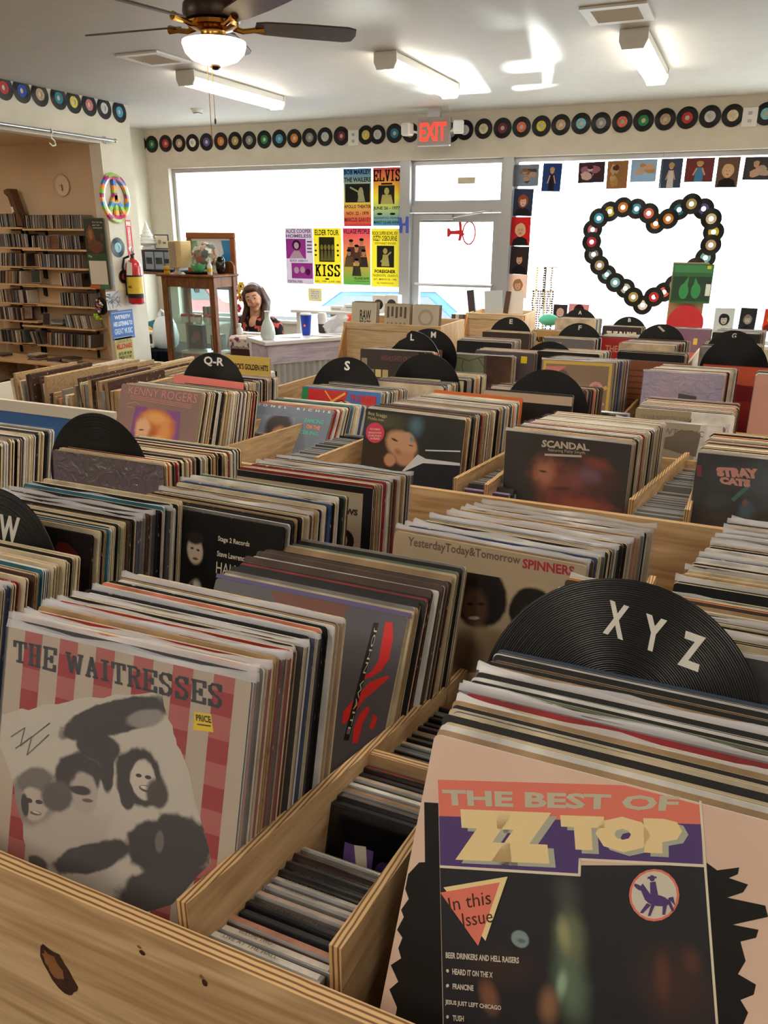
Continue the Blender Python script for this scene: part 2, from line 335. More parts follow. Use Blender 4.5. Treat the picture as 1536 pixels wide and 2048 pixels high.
# window frames, panes, door
def frame_rect(x0,x1,z0,z1,y0,y1,t,m_):
    m=M(); m.box(x0,y0,z0,x0+t,y1,z1,m_); m.box(x1-t,y0,z0,x1,y1,z1,m_); m.box(x0+t,y0,z1-t,x1-t,y1,z1,m_); m.box(x0+t,y0,z0,x1-t,y1,z0+t,m_); return m
def window(n,x0,x1,z0,z1,mull=()):
    w_=struct(frame_rect(x0,x1,z0,z1,7.97,8.03,.045,'aluminium').build('window_%d'%n))
    xs=[x0+.045]+list(mull)+[x1-.045]
    for a,b in zip(xs[:-1],xs[1:]): M().box(a,7.998,z0+.045,b,8.002,z1-.045,'window_glass').build('pane',w_)
    for a in mull: M().box(a-.022,7.97,z0+.045,a+.022,8.03,z1-.045,'aluminium').build('mullion',w_)
window(1,-6.2,-3.3,-.95,.69); window(2,-2.16,2.7,-.95,.69,(.35,)); window(3,-3.22,-2.24,.27,.69)
struct(M().box(-3.32,7.9,FZ,-3.21,8.04,.69,'aluminium').build('trim_1')); struct(M().box(-2.25,7.9,FZ,-2.15,8.04,.69,'aluminium').build('trim_2'))
struct(M().box(-3.21,7.93,.20,-2.25,8.04,.27,'aluminium').build('trim_3'))
struct(M().box(-6.2,7.86,-.97,-3.33,8.0,-.94,'white_trim').build('trim_4')); struct(M().box(-2.14,7.86,-.97,2.7,8.0,-.94,'white_trim').build('trim_5'))
d=struct(frame_rect(-3.205,-2.255,FZ+.01,.195,7.965,8.015,.085,'aluminium').build('door_1'))
M().box(-3.12,7.988,FZ+.09,-2.34,7.992,.11,'window_glass').build('pane',d)
M().tube([(-3.15,7.93,-.5),(-2.31,7.93,-.5)],.018,'aluminium').build('push_bar',d,smooth=True)
M().box(-3.1,7.9,.13,-2.75,7.96,.18,'aluminium',bev=.005).tube([(-2.78,7.93,.15),(-2.5,7.85,.19),(-2.34,7.94,.22)],.009,'aluminium').build('door_closer',d)
o=thing('door_decal','red ring and arrow decal stuck on the glass front door','decal',at(945,490,'y',7.984)); 
a=Art(.3,.3); a.P((205,40,50),[(.02,.42),(.1,.42),(.16,.5),(.45,.5),(.42,.3),(.52,.3),(.56,.45),(.66,.5),(.56,.62),(.52,.9),(.42,.9),(.45,.64),(.16,.62),(.1,.7),(.02,.7)])
for i in range(22):
    t0=2*PI*i/22;t1=2*PI*(i+1)/22; a.S((205,40,50),.05,[(.8+.22*math.cos(t0),.55+.36*math.sin(t0)),(.8+.22*math.cos(t1),.55+.36*math.sin(t1))])
p=at(892,500,'y',7.984); o.location=p; a.build(o)
m=M()
for i in range(8):
    t0=R(100+i*20);t1=R(120+i*20); q=.055
    m.box(0,0,0,.001,.001,.001,'black_plastic') if 0 else m.tube([(q*math.cos(t0),0,q*1.4*math.sin(t0)),(q*math.cos(t1),0,q*1.4*math.sin(t1))],.004,'black_plastic',n=5)
tag(m.build('handwritten_mark',loc=at(842,460,'y',7.98)),'thin black arc drawn on the upper left of the door glass','marking')
tag(M().box(-.09,-.003,-.03,.09,0,.03,mat('masking_tape',(206,194,166),.8),bev=.001).build('tape_strip',loc=at(933,361,'y',7.975)),'strip of old masking tape on the pane above the door','tape')
tag(M().prism([(0,.0),(.03,.0),(.035,.07),(.07,.07),(.07,0),(.1,0),(.1,.16),(.07,.16),(.065,.1),(.03,.09),(.02,.15),(-.01,.15)],-.003,0,mat('painters_tape',(70,90,190),.7)).build('painters_tape',loc=at(799,466,'y',7.9-.001)),'blue painters tape on the metal post left of the door','tape')
# ------------------------------------------------------------------ outside: pavement and parked cars
mat('pavement',(210,206,200),.9,.2,var=.08,scale=2); mat('car_blue',(70,110,170),.3,.5,coat=.5); mat('car_red',(150,60,70),.3,.5,coat=.5); mat('car_silver',(130,150,170),.3,.5,coat=.5); mat('car_glass',(40,52,60),.08,.7); mat('tyre',(26,26,28),.8)
GZ=-2.22   # the car park lies lower than the shop floor
struct(M().box(-60,8.06,GZ-.2,60,80,GZ,'pavement').build('floor_pavement'))
def car(body,label,x,y,rz=0):
    t=thing('parked_car',label,'car',(x,y,GZ),(0,0,rz))
    prof=[(-2.2,.35),(-2.25,.62),(-2.1,.85),(-1.35,.95),(-.75,1.38),(.75,1.42),(1.35,1.0),(2.1,.9),(2.25,.65),(2.2,.35)]
    m=M(); n=len(prof); vs=[]
    for yy,k in((-.86,.0),(-.9,.0),(.9,0),(.86,0)):
        for px,pz in prof: vs.append((px*(.97 if abs(yy)<.88 else 1),yy*(.78 if pz>1.2 else 1),pz))
    fs=[tuple(range(n)),tuple(range(4*n-1,3*n-1,-1))]+[(j*n+i,(j+1)*n+i,(j+1)*n+(i+1)%n,j*n+(i+1)%n) for j in range(3) for i in range(n)]
    m.add(vs,fs,body); m.build('body',t,smooth=True)
    for s in(-1,1): M().add([(-1.05,s*.87,.98),(1.1,s*.87,1.02),(.65,s*.73,1.34),(-.68,s*.73,1.32)],[(0,1,2,3)],'car_glass').build('side_window',t)
    M().add([(-1.32,-.78,.985),(-1.32,.78,.985),(-.8,.66,1.36),(-.8,-.66,1.36)],[(0,1,2,3)],'car_glass').build('windscreen',t)
    for wx in(-1.35,1.35):
        for s in(-1,1): M().lathe([(0.0,-.1),(.3,-.1),(.32,-.06),(.32,.06),(.3,.1),(0,.1)],'tyre',Matrix.Translation((wx,s*.82,.32))@Matrix.Rotation(PI/2,4,'X')).build('wheel',t)
car('car_blue','blue car parked outside behind the concert posters',-4.9,11.8,R(4)); car('car_red','dark pink car parked outside behind the seated woman',-10.2,13.6,R(-3)); car('car_silver','silver blue car parked outside the right-hand window',1.2,13.5,R(8))
# ------------------------------------------------------------------ ceiling things
def tube_light(x,label,y=5.22,z=CZ):
    t=thing('fluorescent_light',label,'ceiling light',(x,y,z-.001),group='ceiling strip lights')
    M().box(-.075,0,-.055,.075,1.24,0,'white_plastic',bev=.008).build('housing',t)
    prof=[(-.075,-.05),(-.06,-.088),(-.03,-.1),(.03,-.1),(.06,-.088),(.075,-.05)]
    M().prism(prof,.012,1.228,'tube_glow').build('diffuser',t)
    for y in(-.014,1.24): M().prism([(-.08,-.001),(-.08,-.06),(-.06,-.103),(.06,-.103),(.08,-.06),(.08,-.001)],y,y+.0138,'white_plastic').build('end_cap',t)
tube_light(-3.87,'lit strip light nearest the ceiling fan and left wall'); tube_light(-2.30,'middle one of the lit strip lights, before the exit sign'); tube_light(-.76,'rightmost lit strip light beside the ceiling vent')
for y,w_ in((1.5,'over the nearest tables'),(-1.5,'at the back of the shop')):     # unseen copies of the strip lights, added to brighten the foreground
    for x,l in((-3.87,'left'),(-2.30,'inner left'),(-.76,'inner right'),(.8,'right')): tube_light(x,'%s lit strip light %s'%(l,w_),y)
tube_light(-6.4,'lit strip light inside the disc alcove',3.9,.80)  # hidden fitting added to brighten the alcove walls and shelves
def vent(x,y,label):
    t=thing('ceiling_vent',label,'vent',(x,y,CZ-.001))
    m=M(); W=.34;H=.36
    m.box(0,0,-.012,W,.05,0,'white_trim'); m.box(0,H-.05,-.012,W,H,0,'white_trim'); m.box(0,.05,-.012,.05,H-.05,0,'white_trim'); m.box(W-.05,.05,-.012,W,H-.05,0,'white_trim'); m.build('frame',t)
    M().box(.05,.05,-.003,W-.05,H-.05,-.001,mat('duct_grey',(120,116,112),.7)).build('duct',t)
    for i in range(8):
        y0=.06+i*.031; M().add([(.05,y0,-.002),(W-.05,y0,-.002),(W-.05,y0+.02,-.014),(.05,y0+.02,-.014)],[(0,1,2,3)],'white_trim').build('slat',t)
vent(-.97,4.66,'square white ceiling vent behind the rightmost strip light'); vent(-3.98,4.62,'square white ceiling vent behind the strip light by the fan')
t=thing('smoke_detector','round white smoke detector on ceiling below the left strip light','smoke detector',at(395,218,'z',CZ))
M().lathe([(0,-.04),(.035,-.04),(.05,-.028),(.055,-.012),(.065,-.01),(.065,0)],'white_plastic').build('cover',t,smooth=True)
M().lathe([(.036,-.0405),(.04,-.039),(.044,-.035)],'black_plastic').build('grille',t)
# ceiling fan
FX=(-2.47,3.57)
t=thing('ceiling_fan','ceiling fan with dark blades, brass fittings and lit glass bowl','ceiling fan',(FX[0],FX[1],.93))
M().lathe([(0,.17),(.05,.17),(.07,.14),(.03,.12),(.03,.1)],'bronze').build('canopy',t,smooth=True)
M().lathe([(.03,.11),(.1,.105),(.135,.08),(.14,.045),(.13,.015),(.1,0)],'bronze',n=28).build('motor_housing',t,smooth=True)
M().lathe([(.1,.0),(.125,.004),(.118,-.012),(.09,-.022),(.06,-.03),(.055,-.05),(.06,-.062)],'brass',n=28).build('brass_ring',t,smooth=True)
M().lathe([(.052,-.03),(.052,-.075)],'bronze').build('switch_housing',t,smooth=True)
M().lathe([(.15,-.072),(.152,-.085),(.14,-.12),(.11,-.148),(.06,-.166),(0,-.172)],'bowl_glow',n=28).lathe([(.05,-.066),(.15,-.072)],'brass',n=28).build('glass_bowl',t,smooth=True)
M().lathe([(.0,-.17),(.022,-.17),(.026,-.178),(.012,-.19),(0,-.192)],'bronze').build('finial',t,smooth=True)
for k in range(5):
    a=R(41+72*k); X=Matrix.Rotation(a,4,'Z')
    M().tube([(.09,0,-.008),(.14,.0,-.02),(.19,.0,-.012),(.24,0,-.006)],[.014,.012,.012,.02],'brass',X).build('blade_arm',t,smooth=True)
    out=[(.2,-.045),(.25,-.058),(.45,-.068),(.65,-.07),(.69,-.055),(.70,0),(.69,.055),(.65,.07),(.45,.068),(.25,.058),(.2,.045)]
    XX=X@Matrix.Translation((0,0,0))@Matrix.Rotation(R(-13),4,'X'); n=len(out)
    M().add([(p[0],p[1],-.004) for p in out]+[(p[0],p[1],.004) for p in out],[tuple(range(n-1,-1,-1)),tuple(range(n,2*n))]+[(i,(i+1)%n,(i+1)%n+n,i+n) for i in range(n)],'fan_blade',XX).build('blade',t)
for dx,l in((-.012,.34),(.014,.25)):
    M().tube([(dx,-.05,-.17),(dx,-.05,-.17-l)],.0018,'brass',n=5).ball((dx,-.05,-.17-l),(.005,.005,.014),'bronze').build('pull_chain',t)
# exit sign
t=thing('exit_sign','lit red exit sign with two side lamps above the door','exit sign',at(868,262,'y',7.6))
t.location.z-=.13
M().box(-.165,-.02,0,.165,.025,.245,'aluminium',bev=.006).box(-.06,-.015,.245,.06,.02,CZ-t.location.z,'aluminium').build('housing',t)
M().box(-.155,-.024,.01,.155,-.02,.235,mat('exit_face',(168,150,142),.5)).build('face_plate',t)
a=Art(.3,.2); a.tx('exit_glow','EXIT',.06,.12,.94,.9,.03); a.build(t,(-.15,-.0245,.02))
for s in(-1,1):
    M().tube([(s*.16,0,.12),(s*.2,-.02,.13)],.01,'white_plastic').build('lamp_bracket',t)
    M().box(-.05,-.05,-.055,.05,.03,.055,'white_plastic',Matrix.Translation((s*.25,-.03,.15))@Matrix.Rotation(s*R(18),4,'Z'),bev=.012).build('lamp_head',t)
    M().box(-.04,-.055,-.045,.04,-.05,.045,'lamp_glass',Matrix.Translation((s*.25,-.03,.15))@Matrix.Rotation(s*R(18),4,'Z')).build('lens',t)
# wall plates
for px,py,l in((707,276,'white wall plate between singles left of the exit sign'),(1500,234,'white outlet plate between the last singles on the right')):
    t=thing('wall_plate',l,'wall plate',at(px,py,'y',FY-.001)); M().box(-.06,-.008,-.075,.06,0,.075,'white_plastic',bev=.004).build('plate',t)
    for dz in(-.03,.03): M().box(-.015,-.011,dz-.012,.015,-.008,dz+.012,'aluminium').build('socket',t)
# ------------------------------------------------------------------ seven-inch singles round the walls
vinyl_mat('vinyl_black',(13,13,15))
def single_meshes():
    m=M(); m.lathe([(.019,-.0012),(.0885,-.0012),(.0889,0),(.0885,.0012),(.019,.0012),(.019,-.0012)],'vinyl_black',Matrix.Rotation(PI/2,4,'X'),n=36); return m.mesh('disc',True)
SINGLE=single_meshes(); LBL={}
LC={'red':(190,52,50),'blue':(40,70,170),'tan':(186,160,128),'teal':(40,128,150),'yellow':(214,196,80),'pink':(206,120,130),'silver':(200,202,204),'sky blue':(70,160,200),'orange':(214,130,50),'green':(40,130,70),'grey':(150,150,150),'maroon':(120,44,60),'white':(232,230,224),'violet':(96,84,150),'aqua':(130,190,200),'coral':(226,112,90),'gold':(180,160,96),'crimson':(190,40,60),'cream':(222,206,170)}
def label_mesh(c):
    if c in LBL: return LBL[c]
    mm=mat('single_label_'+c.replace(' ','_'),LC[c],.5,.3,var=.25,scale=40)
    m=M().lathe([(.0192,-.0015),(.0445,-.0015)],mm,Matrix.Rotation(PI/2,4,'X'),n=28)
    m.lathe([(.0192,.0015),(.0445,.0015)],mm,Matrix.Rotation(PI/2,4,'X'),n=28); LBL[c]=m.mesh('centre_label'); return LBL[c]
def single(p,c,label,rz,group):
    o=link('vinyl_single',SINGLE,None,p,(0,0,rz)); tag(o,label,'record',group); link('centre_label',label_mesh(c),o); return o
ORD=['first','second','third','fourth','fifth','sixth','seventh','eighth','ninth','tenth','eleventh','twelfth','thirteenth','fourteenth','fifteenth','sixteenth','seventeenth','eighteenth']
L1=[(15,350,'red'),(88,363,'blue'),(160,378,'tan'),(235,392,'teal'),(295,408,'yellow'),(357,420,'pink'),(417,433,'silver'),(478,448,'sky blue')]
for i,(x,y,c) in enumerate(L1): single(at(x/2,y/2,'x',-5.396),c,'black single with %s label, %s from left above the alcove'%(c,ORD[i]),PI/2,'singles above the alcove')
L2=[(518,567,'orange'),(560,575,'silver'),(607,577,'green'),(662,574,'red'),(716,573,'tan'),(770,571,'white'),(826,568,'violet'),(883,565,'orange'),(940,563,'gold'),(997,561,'grey'),(1057,558,'green'),(1117,555,'sky blue'),(1177,553,'orange'),(1238,550,'grey'),(1300,547,'silver'),(1365,544,'maroon'),(1463,540,'yellow'),(1510,538,'silver')]
for i,(x,y,c) in enumerate(L2): single(at(x/2,y/2,'y',FY-.004-.003*(i%2)),c,'black single with %s label, %s from left above the left window'%(c,ORD[i]),0,'singles along the window wall')
L3=[(42,533,'teal'),(105,530,'tan'),(268,530,'grey'),(323,520,'silver'),(398,515,'cream'),(474,512,'maroon'),(550,508,'coral'),(629,504,'yellow'),(707,499,'tan'),(788,494,'aqua'),(868,492,'grey'),(953,487,'coral'),(1038,482,'green'),(1125,477,'tan'),(1213,471,'red'),(1304,466,'silver'),(1395,462,'cream'),(1530,455,'aqua')]
for i,(x,y,c) in enumerate(L3): single(at(768+x/2,y/2,'y',FY-.004-.003*(i%2)),c,'black single with %s label, %s from left in the run past the exit sign'%(c,ORD[i]),0,'singles along the window wall')
# ------------------------------------------------------------------ left side: rod, alcove shelves, things on the pillar
t=thing('curtain_rod','long steel curtain rod across the top of the alcove opening','rod',(-5.34,4.3,.775))
M().tube([(0,0,0),(0,1.78,0)],.012,'steel',n=10).build('rod_tube',t,smooth=True)
for y in(.1,1.72): M().tube([(-.06,y,.0),(0,y,0)],.008,'steel').box(-.062,y-.02,-.03,-.056,y+.02,.03,'steel').build('bracket',t)
M().ball((0,1.79,0),.018,'steel').build('finial',t,smooth=True)
p=at(102,268,'x',-5.34); y0=p.y-4.3
o=M().tube([(.0,0,.018),(.015,0,.012),(.016,0,-.012),(.0,0,-.02),(0,0,-.05),(.0,.03,-.07),(0,.035,-.1),(0,.0,-.11),(0,-.03,-.09)],.006,'white_plastic').build('plastic_hook',loc=(-5.34,p.y,.775),smooth=True); tag(o,'white plastic double hook hanging from the curtain rod','hook')
# shelves and CDs
CDV=[]
CDC=[(40,38,40),(60,52,48),(92,84,78),(150,140,128),(196,186,170),(120,60,52),(64,70,84),(96,112,120),(150,116,84),(36,30,34),(130,124,120),(178,160,140),(84,60,72),(210,204,196),(70,86,90),(110,92,80)]
mat('cd_case',(150,150,152),.12,.6,coat=.4); mat('cd_dark',(34,34,37),.15,.6,coat=.4)
for i,c in enumerate(CDC):
    mm=mat('cd_inlay_%02x%02x%02x'%c,c,.35,.5,var=.2,scale=60)
    m=M(); m.box(0,.0,0,.0102,.142,.125,'cd_dark' if i%2 else 'cd_case',bev=.0008); m.box(.0012,-.0004,.003,.009,.002,.122,mm); CDV.append(m.mesh('cd_case'))
STUFFCD=M(); NCD=[0]
def nth(i): return '%d%s'%(i,'th' if 10<=i%100<=20 else {1:'st',2:'nd',3:'rd'}.get(i%10,'th'))
def cd_row(x0,x1,y,z,label,group,lean=0,stuff=False,rnd=None):
    r=rnd or random; x=x0; q_=0
    while x<x1-.01:
        l=lean+r.uniform(-1.5,1.5); yy=y+r.uniform(-.008,.012)
        if stuff:
            c=r.choice(CDC); mm=mat('cd_inlay_%02x%02x%02x'%c,c); X=Matrix.Translation((x,yy,z))@Matrix.Rotation(R(l),4,'Y')
            STUFFCD.box(0,0,0,.0102,.142,.125,mm,X)
        else:
            o=link('cd_case',r.choice(CDV),None,(x,yy,z+max(0,-math.sin(R(l))*.0)),(0,R(l),0)); q_+=1; tag(o,label%nth(q_),'cd',group); NCD[0]+=1
        x+=.0112/math.cos(R(l))+ (.0035 if r.random()<.12 else .0006)
SH=[(457,454),(498,494),(535,532),(571.5,567),(609.6,605),(653,640),(690,685)]
S_=lambda cx: cx*.1856
SEGR=[[(275,880,3)],[(345,535,4),(660,870,0)],[(385,470,2),(475,885,5)],[(660,890,0)],[(650,1000,2)],[(715,1000,-10)],[(370,470,-14),(515,1000,8)]]
SEGL=[[(0,185,0)],[(0,320,0)],[(0,300,10)],[(0,230,12)],[(20,300,0)],[(0,270,0)],[(0,285,0)]]
NAMES=['top','second','third','fourth','fifth','sixth','seventh']
for i,(yr,yl) in enumerate(SH):
    for side,(py,segs,px0,px1) in (('right',(yr,SEGR[i],44,190)),('left',(yl,SEGL[i],-4,80 if i<4 else 75))):
        if side=='left' and i<1: px1=44
        z=at(100 if side=='right' else 30,py,'y',6.08).z; xa=at(px0,py,'y',6.08).x; xb=min(at(px1,py,'y',6.08).x,-5.55)
        dz=.004 if side=='left' else 0
        t=thing('wall_shelf','%s %s-hand plank shelf of compact discs in the alcove'%(NAMES[i],side),'shelf',(xa,6.08,z-.02),group='alcove shelves')
        M().box(0,0,0,xb-xa,.17,.018,'shelf_wood',bev=.002).build('plank',t)
        for bx in(.15,xb-xa-.12): M().prism([(bx,0),(bx+.012,0),(bx+.012,-.1),(bx,-.1)],.14,.168,'black_metal').prism([(bx,0),(bx+.012,0),(bx+.012,-.012),(bx,-.012)],.02,.168,'black_metal').build('bracket',t)
        for j,(c0,c1,ln) in enumerate(segs):
            far=(side=='left' and i>=2) or i>=5
            cd_row(at(S_(c0),py,'y',6.09).x,min(at(S_(c1),py,'y',6.09).x,-5.56),6.09,z,'jewel case, %%s from left %son the %s %s-hand alcove shelf'%(('in the first row ','in the last row ')[j] if len(segs)>1 else '',NAMES[i],side),'discs on the alcove shelves',ln,far)
# flat and leaning single items on the shelves
def flat_pile(px,py,n,label,w_=.142,d=.125):
    p=at(px,py,'y',6.12)
    for k in range(n):
        c=random.choice(CDC); m=M(); m.box(-w_/2,0,0,w_/2,d,.0102,'cd_case',bev=.001); m.box(-w_/2+.004,-.0004,.002,w_/2-.004,.002,.008,mat('cd_inlay_%02x%02x%02x'%c,c))
        tag(m.build('cd_case',loc=(p.x+random.uniform(-.01,.01),p.y-.01,p.z+k*.0105),rot=(0,0,R(random.uniform(-6,6)))),label%(ORD[k]+' from the bottom'),'cd','piles of discs lying flat')
flat_pile(117,648,5,'flat lying jewel case, %s in the sixth-shelf pile'); 
t8=at(100,722,'y',5.9)
t=thing('low_shelf','deep pale plank at the bottom of the alcove carrying loose piles','shelf',(-7.2,5.75,t8.z-.02)); M().box(0,0,0,1.62,.48,.02,'shelf_wood',bev=.002).build('plank',t)
for bx in(.05,.8,1.55): M().box(bx,.05,FZ-(t8.z-.02),bx+.04,.45,0,'shelf_wood').build('leg',t)
for (px,n,l) in((72,6,'left pile'),(112,3,'middle pile'),(140,5,'right pile'),(3,3,'far left pile')):
    p=at(px,722,'y',5.9)
    for k in range(n): 
        c=random.choice(CDC); tag(M().box(-.075,0,0,.075,.125,.0102,mat('cd_inlay_%02x%02x%02x'%c,c),bev=.001).build('cd_case',loc=(p.x+random.uniform(-.02,.02),p.y-.03,t8.z+k*.0105),rot=(0,0,R(random.uniform(-15,15)))),'dusty jewel case, %s from the bottom of the %s on the lowest plank'%(ORD[k],l),'cd','piles of discs lying flat')
p=at(15,662,'y',5.7)
b=M(); b.box(0,0,0,.32,.2,.2,mat('carton',(178,140,90),.8,var=.1)); tag(b.build('cardboard_box',loc=(-7.2,5.2,FZ)),'brown cardboard box on the alcove floor at the left edge','box')
# face-out discs
def faceout(px,py,rgb,label,lean=-12,w_=.125):
    p=at(px,py,'y',6.1); o=M().box(0,0,0,w_,.0102,.125,'cd_case',bev=.001).box(.004,-.0006,.004,w_-.004,.002,.121,mat('cd_cover_%02x%02x%02x'%rgb,rgb,.3,.5,var=.5,scale=25)).build('cd_case',loc=p,rot=(R(-8),R(lean*.2),0)); tag(o,label,'cd')
faceout(63,566,(34,46,40),'dark green disc cover leaning face out on the fourth shelf'); faceout(99,497,(96,58,38),'brown disc cover facing out in the second shelf row'); faceout(46,637,(120,104,84),'tan disc case slumped at the end of the sixth shelf')
faceout(86,650,(48,30,28),'low dark brown box set on the sixth shelf',0,.1)
# brown bent bracket on the top shelf
p=at(46,452,'y',6.1); o=M().prism([(0,0),(-.075,0),(-.15,.27),(-.19,.3),(-.195,.33),(-.15,.345),(-.11,.345)],0,.09,'dark_brown_wood').build('wooden_bracket',loc=p); tag(o,'bent dark brown wooden bracket standing on the top alcove shelf','bracket')
M().box(-.075,-.002,.18,-.05,0,.23,'white_plastic',Matrix.Rotation(R(-14),4,'Y')).build('price_tag',o,loc=(-.0,0,-.03))
# wall clock
t=thing('wall_clock','faint white wall clock on the tan alcove wall','clock',at(125,371,'y',6.249)); mat('clock_white',(226,204,176),.6)
M().lathe([(0,0),(.088,0),(.098,.012),(.1,0.02),(.096,.0)],'clock_white',Matrix.Rotation(PI/2,4,'X'),n=30).build('dial',t,smooth=True)
M().box(-.004,-.012,-.05,.004,-.01,0.01,'black_plastic').build('hand',t); M().box(-.035,-.012,-.003,.01,-.01,.003,mat('clock_grey',(170,150,128))).build('hand',t)
# pillar: everything facing the shop (+x) is drawn in a local frame turned to the right
PX=-5.399
def pil(px,py,dx=0): return at(px,py,'x',PX+dx)
def sheet(name,label,cat,loc,W,H,rgb,rz=0,th=.002,group=None,rough=.5):
    o=M().box(0,0,0,W,th,H,ink(rgb) if not isinstance(rgb,str) or rgb not in MAT else MAT[rgb]).build(name,loc=loc,rot=(0,0,rz)); return tag(o,label,cat,group)
# peace sign
t=thing('peace_sign','rainbow striped peace sign ornament hung on the white pillar','peace sign',pil(229,396,.012),(0,0,PI/2))
PC=[(140,196,70),(168,52,120),(60,120,200),(240,150,50),(140,196,70),(168,52,120),(240,150,50),(50,140,210),(140,196,70),(250,170,60),(190,60,120),(160,200,70)]
for i,c in enumerate(PC): mat('peace_%d'%i,c,.2,.5,coat=.8)
def striped(m,vs,fs):   # each facet takes its stripe colour from its height
    for f in fs:
        z=sum(vs[i][2] for i in f)/len(f); k=min(11,max(0,int((.215-z)/.43*12))); m.add([vs[i] for i in f],[tuple(range(len(f)))],'peace_%d'%k)
def ring_facets(r0,r1,n=72,T=.022):
    vs=[];fs=[]; q=[(r0,0),(r0+.008,-T),((r0+r1)/2,-T*1.25),(r1-.008,-T),(r1,0)]
    for i in range(n):
        a=2*PI*i/n
        for r,y in q: vs.append((r*math.cos(a)*.88,y,r*math.sin(a)))
    for i in range(n):
        for j in range(4): fs.append((i*5+j,((i+1)%n)*5+j,((i+1)%n)*5+j+1,i*5+j+1))
    return vs,fs
m=M(); striped(m,*ring_facets(.155,.215)); m.build('ring',t)
def bar(x0,z0,x1,z1,h=.026,n=16,T=.02):
    vs=[];fs=[]; d=Vector((x1-x0,z1-z0)).normalized(); nn=Vector((-d.y,d.x))
    for i in range(n+1):
        k=i/n; c=Vector((x0+(x1-x0)*k,z0+(z1-z0)*k))
        for s,y in((-h,0),(-h*.7,-T),(h*.7,-T),(h,0)): q=c+nn*s; vs.append((q.x,y,q.y))
    for i in range(n):
        for j in range(3): fs.append((i*4+j,i*4+j+1,i*4+4+j+1,i*4+4+j))
    return vs,fs
for b_ in((0,.17,0,-.17),(0,.02,-.1,-.13),(0,.02,.1,-.13)): m=M(); striped(m,*bar(*b_)); m.build('bar',t)
# calendar hanging on the jamb
p=at(166,436,'y',5.945); q=at(222,578,'y',5.945)
W=q.x-p.x;H=p.z-q.z
t=sheet('wall_calendar','wall calendar with dark picture page and blank grid page','calendar',(p.x,5.94,q.z),W,H,(40,74,52))
a=Art(W,H); a.R((38,42,36),.02,.5,.98,.985); a.E((110,64,36),.3,.75,.2,.14,16,.12).E((150,100,60),.3,.77,.1,.07,14).E((96,56,32),.5,.6,.36,.09,16,.15).E((90,60,40),.85,.74,.07,.05); a.R((36,76,50),.02,.41,.98,.5); a.R((214,206,192),.06,.06,.93,.4); a.R((190,96,50),.0,.0,.5,.05).R((60,120,80),.5,0,1,.05)
for k in range(1,5): a.S((196,188,174),.006,[(.06,.06+.068*k),(.93,.06+.068*k)])
for k in range(1,7): a.S((196,188,174),.006,[(.06+.124*k,.06),(.06+.124*k,.4)])
a.tx('cream',"Put 'em up,",.46,.925,.95,.955,0).tx('cream',"put 'em",.46,.885,.8,.915,0).tx('cream','uuuuuuup!',.46,.85,.92,.875,0).tx('cream','May',.08,.44,.26,.48,0); a.build(t)
# singles and small pictures on the pillar
single(pil(236,495,.003),'aqua','single with pale split label on the pillar under the peace sign',PI/2,'singles on the pillar'); 
o=single(pil(248,553,.012),'red','small single with red and cream label beside the extinguisher',PI/2,'singles on the pillar'); o.scale=(.7,1,.7)
def psheet(px0,py0,px1,py1,name,label,cat,rgb,d=0):
    a=pil(px0,py0,d); b=pil(px1,py1,d); W=abs(b.y-a.y); H=a.z-b.z
    return sheet(name,label,cat,(PX+d+.001,a.y,b.z),W,H,rgb,PI/2),W,H
t,W,H=psheet(211,584,242,618,'photo_print','grey abstract photo print on the pillar above the blue sign','picture',(196,196,200)); a=Art(W,H)
for k in range(9): a.S((110,112,120) if k%2 else (150,150,158),.06,[(random.random(),random.random()) for _ in range(3)])
a.build(t)
t,W,H=psheet(223,528,230,570,'paper_slip','narrow pale blue paper slip behind the calendar edge','paper',(150,176,210))
t,W,H=psheet(235,540,252,580,'paper_tag','small cream card hanging behind the little single','paper',(236,226,196))
t,W,H=psheet(220,623,270,674,'wall_sign','blue metal sign about listening to great music','sign',(72,108,176),.002); a=Art(W,H); a.tx((225,235,245),"WE'RE/I'M",.16,.7,.86,.84,.03).tx((225,235,245),'ARE LISTENING TO',.08,.46,.94,.62,.03).tx((190,214,240),'GREAT MUSIC',.1,.18,.92,.38,.03); a.R((200,215,235),.05,.92,.95,.935).R((200,215,235),.05,.06,.95,.075); a.build(t)
t,W,H=psheet(229,676,271,740,'wall_sign','yellow sign with red words millionaire and baseball','sign',(196,182,112),.002); a=Art(W,H); a.tx((60,50,40),'I COULD BE A',.08,.86,.9,.94,.02).tx((176,52,36),'MILLIONAIRE',.06,.66,.94,.82,.05).tx((60,60,40),'UNTIL MY MOM',.12,.49,.88,.58,.03).tx((60,60,40),'THREW OUT MY',.12,.38,.88,.47,.03).tx((176,52,36),'BASEBALL',.06,.18,.94,.34,.05).tx((176,52,36),'CARDS',.2,.03,.8,.15,.05); a.R((60,50,40),.03,.84,.97,.85); a.build(t)
